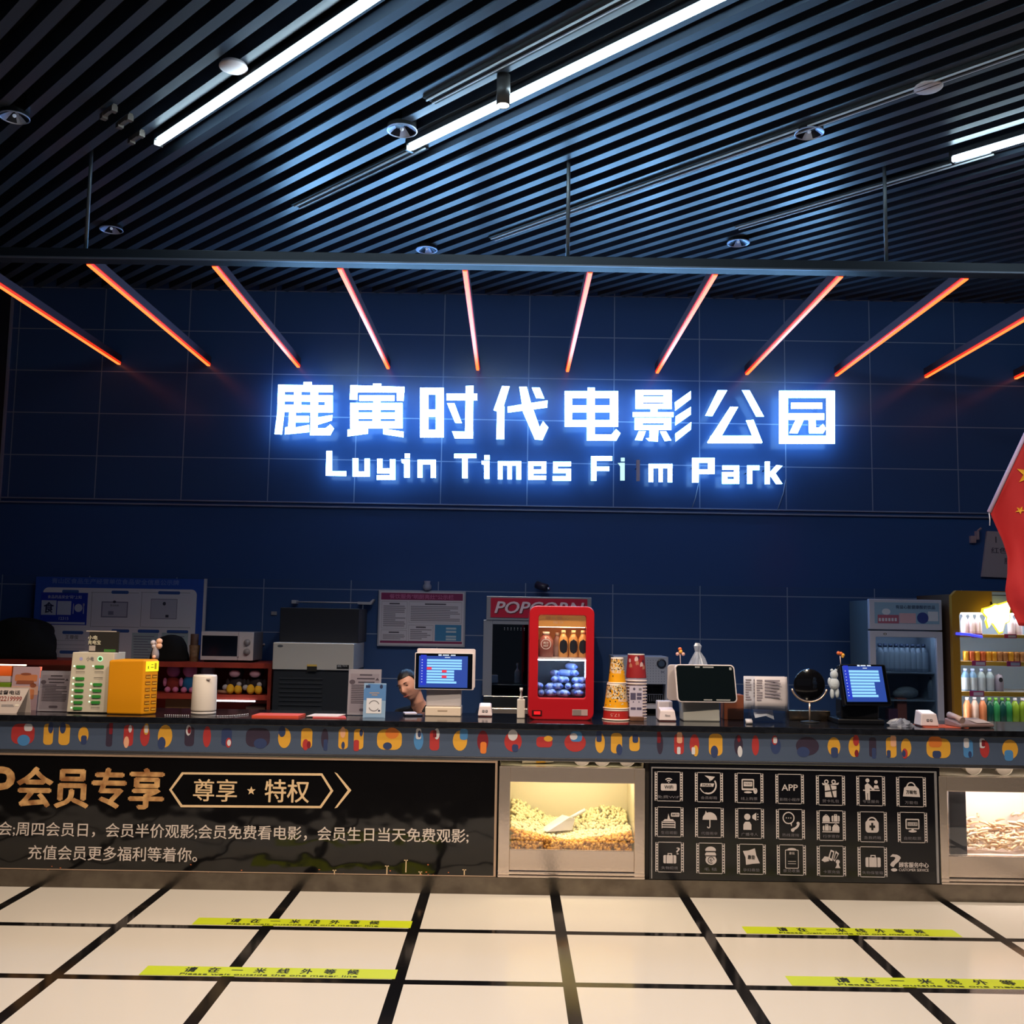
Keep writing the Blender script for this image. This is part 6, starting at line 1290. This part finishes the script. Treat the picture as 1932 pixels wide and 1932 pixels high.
for py, th, tags in ((1203, .026, ((1836, 1857), (1899, 1922))), (1256, .034, ((1836, 1862), (1902, 1928))), (1313.6, .036, ((1830, 1857),)), (1371, .034, ((1901, 1926),))):
    z0 = zy(1870, py, Y+.02); z1 = z0+th; rails.append(z1)
    obj('shelf', MB().box(wx0, x1-.09, Y+.03, 9.1, z1-.012, z1), mat('shelf pale', (200, 196, 190), .4), t)
    obj('added_shelf_lamp', MB().box(wx0+.02, x1-.12, Y+.04, Y+.05, z1-.019, z1-.0125), emis('added shelf glow', (.92, .96, 1.), 14.), t)  # strip added under each shelf to brighten the drinks
    sr = obj('shelf_rail', MB().box(wx0, x1-.09, Y+.01, Y+.03, z0, z1), rail_m, t, .003)
    for a, b in tags: obj('price_tag', MB().box(cX(a, Y), cX(b, Y), Y+.004, Y+.01, z0-.002, z1+.006).box(cX(a, Y)+.03, cX(b, Y)-.008, Y+.003, Y+.005, z0+.004, z1-.004, 1), [tagm, tagp], sr)
obj('header_sticker', MB().box(cX(1877, Y), cX(1906, Y), Y-.002, Y, zy(1890, 1139, Y), zy(1890, 1117, Y)).box(cX(1877, Y), cX(1906, Y), Y-.003, Y-.001, zy(1890, 1124, Y), zy(1890, 1122.6, Y), 1), [mat('sticker pale blue', (170, 186, 226), .4), dark_ink], t)
Yb = Y+.12
grp = 'drinks in the yellow fridge'
for i, px in enumerate((1823, 1836, 1849, 1912, 1925)):
    bottle(px, Yb, rails[0], .165, .030, mat('pink white bottle', (226, 196, 214), .3), white, mat('pink white wrap', (232, 214, 226), .4), 'pinkish white bottle on the top shelf of the yellow fridge', 'bottle', grp+', top shelf', (.15, .6))
amb = [mat('amber can', (226, 160, 50), .25, .4), mat('orange can', (206, 100, 56), .25, .4), mat('tan can', (190, 130, 80), .25, .4)]
for i in range(11):
    bottle(1824+10.6*i, Yb, rails[1], zy(1870, 1229, Yb)-rails[1], .0235, amb[(0, 1, 0, 1, 0, 0, 2, 2, 0, 2, 2)[i]], None, None, 'amber metallic drink can in the row on the second shelf of the yellow fridge', 'can', grp+', second shelf', shape='c')
hb = zy(1870, 1262, Yb)-rails[2]
for i, (px, c_) in enumerate(((1822, 'b'), (1836, 'b'), (1852, 'w'), (1868, 'w'))):
    bottle(px, Yb, rails[2], hb, .033, mat('clear blue bottle', (110, 150, 190), .15) if c_ == 'b' else mat('clear grey bottle', (160, 180, 190), .15), mat('pale blue cap', (170, 190, 240), .4), mat('bottle wrap pale', (170, 180, 190), .4), ('blue tinted bottle on the third shelf of the yellow fridge, leftmost', 'blue tinted bottle on the third shelf of the yellow fridge, second from the left', 'clear greyish bottle on the third shelf of the yellow fridge, left one', 'clear greyish bottle on the third shelf of the yellow fridge, right one')[i], 'bottle', None, (.05, .6))
x = cX(1885, Yb); t2 = thing('drink_bottle', 'rounded mauve grey bottle at the end of the third shelf row in the yellow fridge', 'bottle', (x, Yb, rails[2]))
obj('body', MB().lathe([(.034, 0), (.036, .02), (.036, hb*.5), (.026, hb*.72), (0, hb*.78)], (x, Yb, rails[2]), 16), mat('mauve bottle', (150, 140, 156), .4), t2)
obj('emblem', MB().ell(x, rails[2]+hb*.52, .017, .02, Yb-.0368, 0, 14), dark_ink, t2)
hb = zy(1870, 1316, Yb)-rails[3]
for px, cb, cc, lb in ((1824, 'o', 'w', 'peach'), (1838, 'p', 'w', 'peach'), (1853, 'o', 'w', 'peach'), (1866, 'd', 'g', 'dark green'), (1878, 'g', 'g', 'green'), (1890, 'd', 'g', 'green'), (1901, 'g', 'g', 'green'), (1914, 'l', 'w', 'lime green'), (1928, 'l', 'w', 'lime green'), (1941, 'l', 'w', 'lime green')):
    bottle(px, Yb, rails[3], hb, .032, {'o': mat('peach tea', (226, 140, 96), .2), 'p': mat('pale peach', (232, 200, 186), .2), 'd': mat('dark green bottle', (30, 84, 76), .2), 'g': mat('green bottle', (60, 150, 90), .2), 'l': mat('lime bottle', (140, 170, 50), .2)}[cb], mat('white cap', (214, 210, 226), .4) if cc == 'w' else mat('green cap', (120, 180, 70), .4), None, lb+' drink bottle in the row on the lowest visible shelf of the yellow fridge', 'bottle', grp+', lowest visible shelf '+lb)
# neon star and blue strip
pts = [(865,650),(1060,600),(1190,525),(1260,540),(1550,450),(1600,600),(1575,730),(1590,900),(1560,1000),(1450,1050),(1390,1280),(1300,1310),(1130,1060),(1060,1050),(1000,1170),(940,970),(965,880),(850,750)]
Y = 8.5; pp = [W(1790+a*.0735, 1100+b*.0735, Y) for a, b in pts]; xz = [(p.x, p.z) for p in pp]; cx_ = sum(a for a, b in xz)/len(xz); cz_ = sum(b for a, b in xz)/len(xz)
t = thing('neon_star', 'glowing pale yellow star-shaped lamp hung in front of the yellow fridge', 'lamp', (cx_, Y, cz_))
obj('backing', MB().prism(xz, Y, Y+.02), emis('star yellow edge', (1., .78, .03), 1.2), t)
obj('glowing_face', MB().prism([(cx_+(a-cx_)*.90, cz_+(b-cz_)*.90) for a, b in xz], Y-.012, Y), emis('star face', (1., .98, .72), 1.8), t)
obj('bracket', MB().tube([(cx_, Y+.02, cz_), (cx_, 8.6, cz_+.12)], .006).tube([(cx_, 8.6, cz_+.12), (cx_, 8.605, zw+.03)], .006), steeld, t)
z_ = zy(1835, 1196, 8.59)
solo('neon_strip', MB().tube([(cX(1807, 8.585), 8.585, z_), (cX(1830, 8.585), 8.585, z_-.004), (cX(1856, 8.585), 8.585, z_-.022)], .011, 8), emis('blue neon', (.05, .06, 1.), 1.6), 'short glowing blue neon strip across the top shelf of the yellow fridge', 'light strip')
# ---- hanging paper, wall bracket
Y = 9.47
t = thing('wall_paper_sign', 'white paper sign on the dark wall, half hidden behind the red flag', 'sign', (cX(1895, Y), Y, zy(1895, 1090, Y)))
mm = [W(1863, 1002, Y), W(1940, 1005, Y), W(1940, 1092, Y), W(1853, 1088, Y)]
obj('sheet', MB().prism([(p.x, p.z) for p in mm], Y, 9.498), mat('lilac paper', (186, 168, 176), .6), t)
m = MB(); m.ptext('红色', 1870, 1033, 1900, 1044, Y-.001, 0, .02); m.ptext('1 *', 1878, 1012, 1898, 1024, Y-.001, 0, .01); m.ptext('服', 1895, 1053, 1907, 1064, Y-.001, 0, .02); obj('printed_text', m, mat('grey violet ink', (90, 78, 92), .7), t)
p = W(1838, 1014, 9.46)
solo('wall_bracket', MB().box(p.x-.03, p.x+.02, 9.46, 9.499, p.z-.05, p.z+.015).box(p.x+.02, p.x+.04, 9.44, 9.499, p.z-.02, p.z+.06).tube([(p.x+.03, 9.45, p.z+.06), (p.x+.055, 9.43, p.z+.085)], .01), mat('pinkish bracket', (180, 150, 156), .4), 'small pale wall bracket left of the paper sign', 'bracket', None, .003)
# ---- flag
Y = 6.42
t = thing('flag', 'large red flag with yellow stars hanging at the right edge of the photo', 'flag', (cX(1900, Y), Y, zy(1900, 1190, Y)))
Bn = [(1868, 967), (1880, 993), (1894, 1022), (1904, 1050), (1906, 1082), (1904, 1112), (1908, 1135), (1917, 1155), (1925, 1180)]
nu, nv = 24, 24; vs = []
def fp(u, v):
    k = v*(len(Bn)-1); i = min(int(k), len(Bn)-2); f_ = k-i
    a = (Bn[i][0]+(Bn[i+1][0]-Bn[i][0])*f_, Bn[i][1]+(Bn[i+1][1]-Bn[i][1])*f_); b = (1975+65*v, 735+462*v)
    p = W(a[0]+(b[0]-a[0])*u, a[1]+(b[1]-a[1])*u, Y); p.y += .05*v**.5*math.sin(u*9+v*2.5)+.02*math.sin(u*21-v*7)*v; return p
for i in range(nu+1):
    for j in range(nv+1): vs.append(fp(i/nu, j/nv))
m = MB().add(vs, [(i*(nv+1)+j, i*(nv+1)+j+1, (i+1)*(nv+1)+j+1, (i+1)*(nv+1)+j) for i in range(nu) for j in range(nv)], 0, True)
fcl = o = obj('cloth', m, mat('flag red', (184, 30, 36), .75), t); s_ = o.modifiers.new('thickness', 'SOLIDIFY'); s_.thickness = .002
p0, p1 = W(1866, 966, Y), W(1975, 733, Y)
obj('sleeve', MB().tube([p0, p1], .013, 10), mat('lilac white sleeve', (206, 180, 216), .7), t)
d = (p1-p0); e = p0+d*((4.012-p0.z)/d.z); e.y = 6.64
obj('pole', MB().tube([p1-d*.02, e], .010, 8), steeld, t)
obj('cord', MB().tube([p0, p0+Vector((.004, 0, -.05)), p0+Vector((.002, .0, -.085))], .003, 6), mat('cord white', (214, 206, 214), .6), t)
def star(cx, cy, r, rot):
    c = W(cx, cy, Y); k = Y/FPX; vs = []
    smp = [fp(i/40, j/40) for i in range(41) for j in range(41)]
    for i in range(11):
        q_ = 0 if i == 0 else (r if i % 2 else r*.4)
        x_, z_ = c.x+q_*k*math.sin(math.pi*(i-1)/5+rot), c.z+q_*k*math.cos(math.pi*(i-1)/5+rot)
        n_ = min(smp, key=lambda p: (p.x-x_)**2+(p.z-z_)**2); vs.append((x_, n_.y-.006, z_))
    obj('star', MB().add(vs, [(0, i, i % 10+1) for i in range(1, 11)]), mat('flag yellow', (230, 170, 30), .6), fcl)
star(1936, 896, 22, .2); star(1922, 963, 8, .5); star(1945, 990, 8, .1)
# ================================================================== PERSON BEHIND THE COUNTER
skin = mat('skin', (206, 150, 128), .5); shirt = mat('black clothing', (20, 22, 28), .85); hairm = mat('dark hair', (18, 13, 14), .5)
PY = 7.62; pc = W(773, 1292, PY); nk = W(787, 1322, PY+.02); hip = Vector((nk.x+.08, PY+.22, .52))
per = thing('person', 'person in black seated behind the counter, head tilted beside the lit white till', 'person', (hip.x, hip.y, 0))
bm = bmesh.new(); sk = []
def jv(p, r): v = bm.verts.new(p); sk.append(r); return v
pel = jv(hip, (.15, .12)); wst = jv(hip+Vector((-.01, -.02, .16)), (.13, .10)); chs = jv(Vector((nk.x+.03, PY+.12, nk.z-.16)), (.15, .10)); nb = jv(Vector((nk.x+.01, PY+.06, nk.z-.045)), (.058, .055)); nt_ = jv(nk+Vector((-.002, -.01, .03)), (.05, .05))
E_ = [(pel, wst), (wst, chs), (chs, nb), (nb, nt_)]
for s_ in (-1, 1):
    sh = jv(Vector((nk.x+.03+s_*.17, PY+.11, nk.z-.11)), (.058, .058)); el = jv(sh.co+Vector((s_*.05, -.10, -.26)), (.045, .045)); wr = jv(el.co+Vector((-s_*.06, -.20, .04)), (.03, .028)); hd = jv(wr.co+Vector((-s_*.02, -.07, -.005)), (.032, .018))
    th = jv(hip+Vector((s_*.10, -.06, -.02)), (.085, .08)); kn = jv(hip+Vector((s_*.12, -.38, .0)), (.06, .06)); an = jv(hip+Vector((s_*.12, -.36, -.43)), (.04, .04)); ft = jv(hip+Vector((s_*.13, -.50, -.48)), (.038, .03))
    E_ += [(chs, sh), (sh, el), (el, wr), (wr, hd), (pel, th), (th, kn), (kn, an), (an, ft)]
for a, b in E_: bm.edges.new((a, b))
me = bpy.data.meshes.new('figure'); bm.verts.index_update(); bm.to_mesh(me); bm.free()
fo = bpy.data.objects.new('figure', me); C.objects.link(fo)
mo = fo.modifiers.new('skin', 'SKIN'); fo.modifiers.new('sub', 'SUBSURF').levels = 2
for v_, r in zip(me.skin_vertices[0].data, sk): v_.radius = r
me.skin_vertices[0].data[0].use_root = True
dg = bpy.context.evaluated_depsgraph_get(); body_me = bpy.data.meshes.new_from_object(fo.evaluated_get(dg)); bpy.data.objects.remove(fo)
# head, in its own frame (x right, -y face, z up), then tilted
HM = Matrix.Translation(pc) @ Matrix.Rotation(math.radians(-22), 4, 'Y') @ Matrix.Rotation(math.radians(-30), 4, 'Z') @ Matrix.Rotation(math.radians(4), 4, 'X')
m = MB(); n, k = 40, 30; vs = []
def bump(x, z, cx, cz, sx_, sz_): return math.exp(-((x-cx)/sx_)**2-((z-cz)/sz_)**2)
for i in range(k+1):
    t_ = math.pi*i/k
    for j in range(n):
        a = 2*math.pi*j/n; X, Yv, Zv = math.sin(t_)*math.cos(a), math.sin(t_)*math.sin(a), math.cos(t_)
        low = max(0, -Zv); x = X*.074*(1-.30*low**1.5); z = Zv*.112; y = Yv*.094*(1-.12*low)-(.012*low if Yv < 0 else 0)
        if Yv < 0:
            y -= .024*bump(x, z, 0, -.022, .012, .018)+.012*bump(x, z, 0, .002, .008, .02)+.008*bump(x, z, 0, -.062, .026, .008)+.010*bump(x, z, 0, -.096, .03, .014)+.006*bump(x, z, 0, .032, .05, .008)+.006*bump(abs(x), z, .045, -.02, .018, .02)
            y += .010*bump(abs(x), z, .030, .014, .014, .010)+.004*bump(x, z, 0, -.052, .03, .005)
        vs.append(HM @ Vector((x, y, z)))
m.add(vs, [(i*n+j, (i+1)*n+j, (i+1)*n+(j+1) % n, i*n+(j+1) % n) for i in range(k) for j in range(n)], 0, True)
for s_ in (-1, 1):
    q = MB(); q.sph((0, 0, 0), .010, .022, .032); m.add([HM @ (Vector((s_*.072, .008, -.006))+v) for v in q.v], q.f, 0, True)
    for fi in range(5): pass
m.tube([HM @ Vector((0, .02, -.05)), nk+Vector((0, .01, 0)), nk+Vector((.005, .04, -.05))], [.05, .05, .055], 14)
# hands: five bent fingers each
for s_ in (-1, 1):
    sh = Vector((nk.x+.03+s_*.17, PY+.11, nk.z-.11)); wr = sh+Vector((s_*.05, -.10, -.26))+Vector((-s_*.06, -.20, .04)); hd = wr+Vector((-s_*.02, -.07, -.005))
    for f_ in range(4):
        b = hd+Vector(((f_-1.5)*.017, -.02, 0)); L = (.065, .075, .07, .055)[f_]
        m.tube([hd+Vector(((f_-1.5)*.012, .02, 0)), b, b+Vector((0, -L*.5, -.004)), b+Vector((0, -L*.9, -.02))], [.010, .010, .009, .007], 8)
    m.tube([wr+Vector((-s_*.01, -.03, 0)), hd+Vector((-s_*.04, -.005, .0)), hd+Vector((-s_*.05, -.035, -.006))], [.011, .010, .008], 8)
bv = len(m.v)
base = [v.co.copy() for v in body_me.vertices]; m.add(base, [tuple(p.vertices) for p in body_me.polygons], 0, True)
tmp = bpy.data.objects.new('figure', mesh_from('figure', m, [skin], Vector((0, 0, 0)))); C.objects.link(tmp)
rm = tmp.modifiers.new('remesh', 'REMESH'); rm.mode = 'VOXEL'; rm.voxel_size = .006; rm.use_smooth_shade = True
dg = bpy.context.evaluated_depsgraph_get(); fm = bpy.data.meshes.new_from_object(tmp.evaluated_get(dg)); bpy.data.objects.remove(tmp)
for v in fm.vertices: v.co -= ORG[per]
fm.materials.clear(); fm.materials.append(skin); fm.materials.append(shirt)
for p in fm.polygons:
    c = p.center+ORG[per]; p.use_smooth = True
    vneck = abs(c.x-nk.x-.005) < max(0, (c.z-(nk.z-.13))*.55) and c.y < PY+.12
    wrist = c.y < PY-.17+.11 and c.z > .62 and c.z < nk.z-.28
    p.material_index = 0 if (c.z > nk.z-.03 or vneck or wrist) else 1
bo = bpy.data.objects.new('body', fm); C.objects.link(bo); bo.parent = per; ORG[bo] = ORG[per]
# hair
m = MB(); vs = []; n, k = 36, 16
for i in range(k+1):
    t_ = math.pi*.66*i/k
    for j in range(n):
        a = 2*math.pi*j/n; X, Yv, Zv = math.sin(t_)*math.cos(a), math.sin(t_)*math.sin(a), math.cos(t_)
        cutz = .60 if Yv < -.35 else (-.45 if Yv > .05 else .60-1.05*min(1, (Yv+.35)/.40))
        Zc_ = max(Zv, cutz); sc = 1.055+.012*math.sin(a*9+i)
        f_ = math.sqrt(max(0, 1-Zc_*Zc_))/max(1e-6, math.sin(t_)) if Zv < cutz else 1
        vs.append(HM @ Vector((X*f_*.074*sc, Yv*f_*.094*sc, Zc_*.112*sc)))
m.add(vs, [(i*n+j, (i+1)*n+j, (i+1)*n+(j+1) % n, i*n+(j+1) % n) for i in range(k) for j in range(n)], 0, True)
ho = obj('hair', m, hairm, per)
# eyes, brows, lips
m = MB()
for s_ in (-1, 1):
    m.tube([HM @ Vector((s_*.030+(q-2)*.0065, -.0815+.0016*abs(q-2)**1.2+.004*(q-2)*s_*0, .012-.0016*abs(q-2))) for q in range(5)], [.0015, .003, .0034, .003, .0015], 6)
    m.tube([HM @ Vector((s_*.031+(q-2)*.009, -.090+.002*abs(q-2), .034-.0015*abs(q-2))) for q in range(5)], [.0015, .003, .003, .003, .0012], 6)
obj('eyes', m, mat('dark lashes', (50, 26, 24), .6), per)
m = MB(); m.tube([HM @ Vector(((q-3)*.0085, -.1015+.0022*abs(q-3)**1.3, -.061+.0006*(q-3)**2)) for q in range(7)], [.002, .004, .005, .005, .005, .004, .002], 6); obj('lips', m, mat('lips', (150, 78, 72), .5), per)
# stool
t = thing('stool', 'dark stool under the seated person behind the counter', 'stool', (hip.x, hip.y, 0))
obj('seat', MB().lathe([(.17, 0), (.18, .02), (.17, .04), (0, .04)], (hip.x, hip.y+.02, .365), 24), blackm, t)
for s_, u_ in ((-1, -1), (1, -1), (1, 1), (-1, 1)): obj('leg', MB().tube([(hip.x+s_*.10, hip.y+.02+u_*.10, .366), (hip.x+s_*.16, hip.y+.02+u_*.16, 0)], .014), steeld, t)
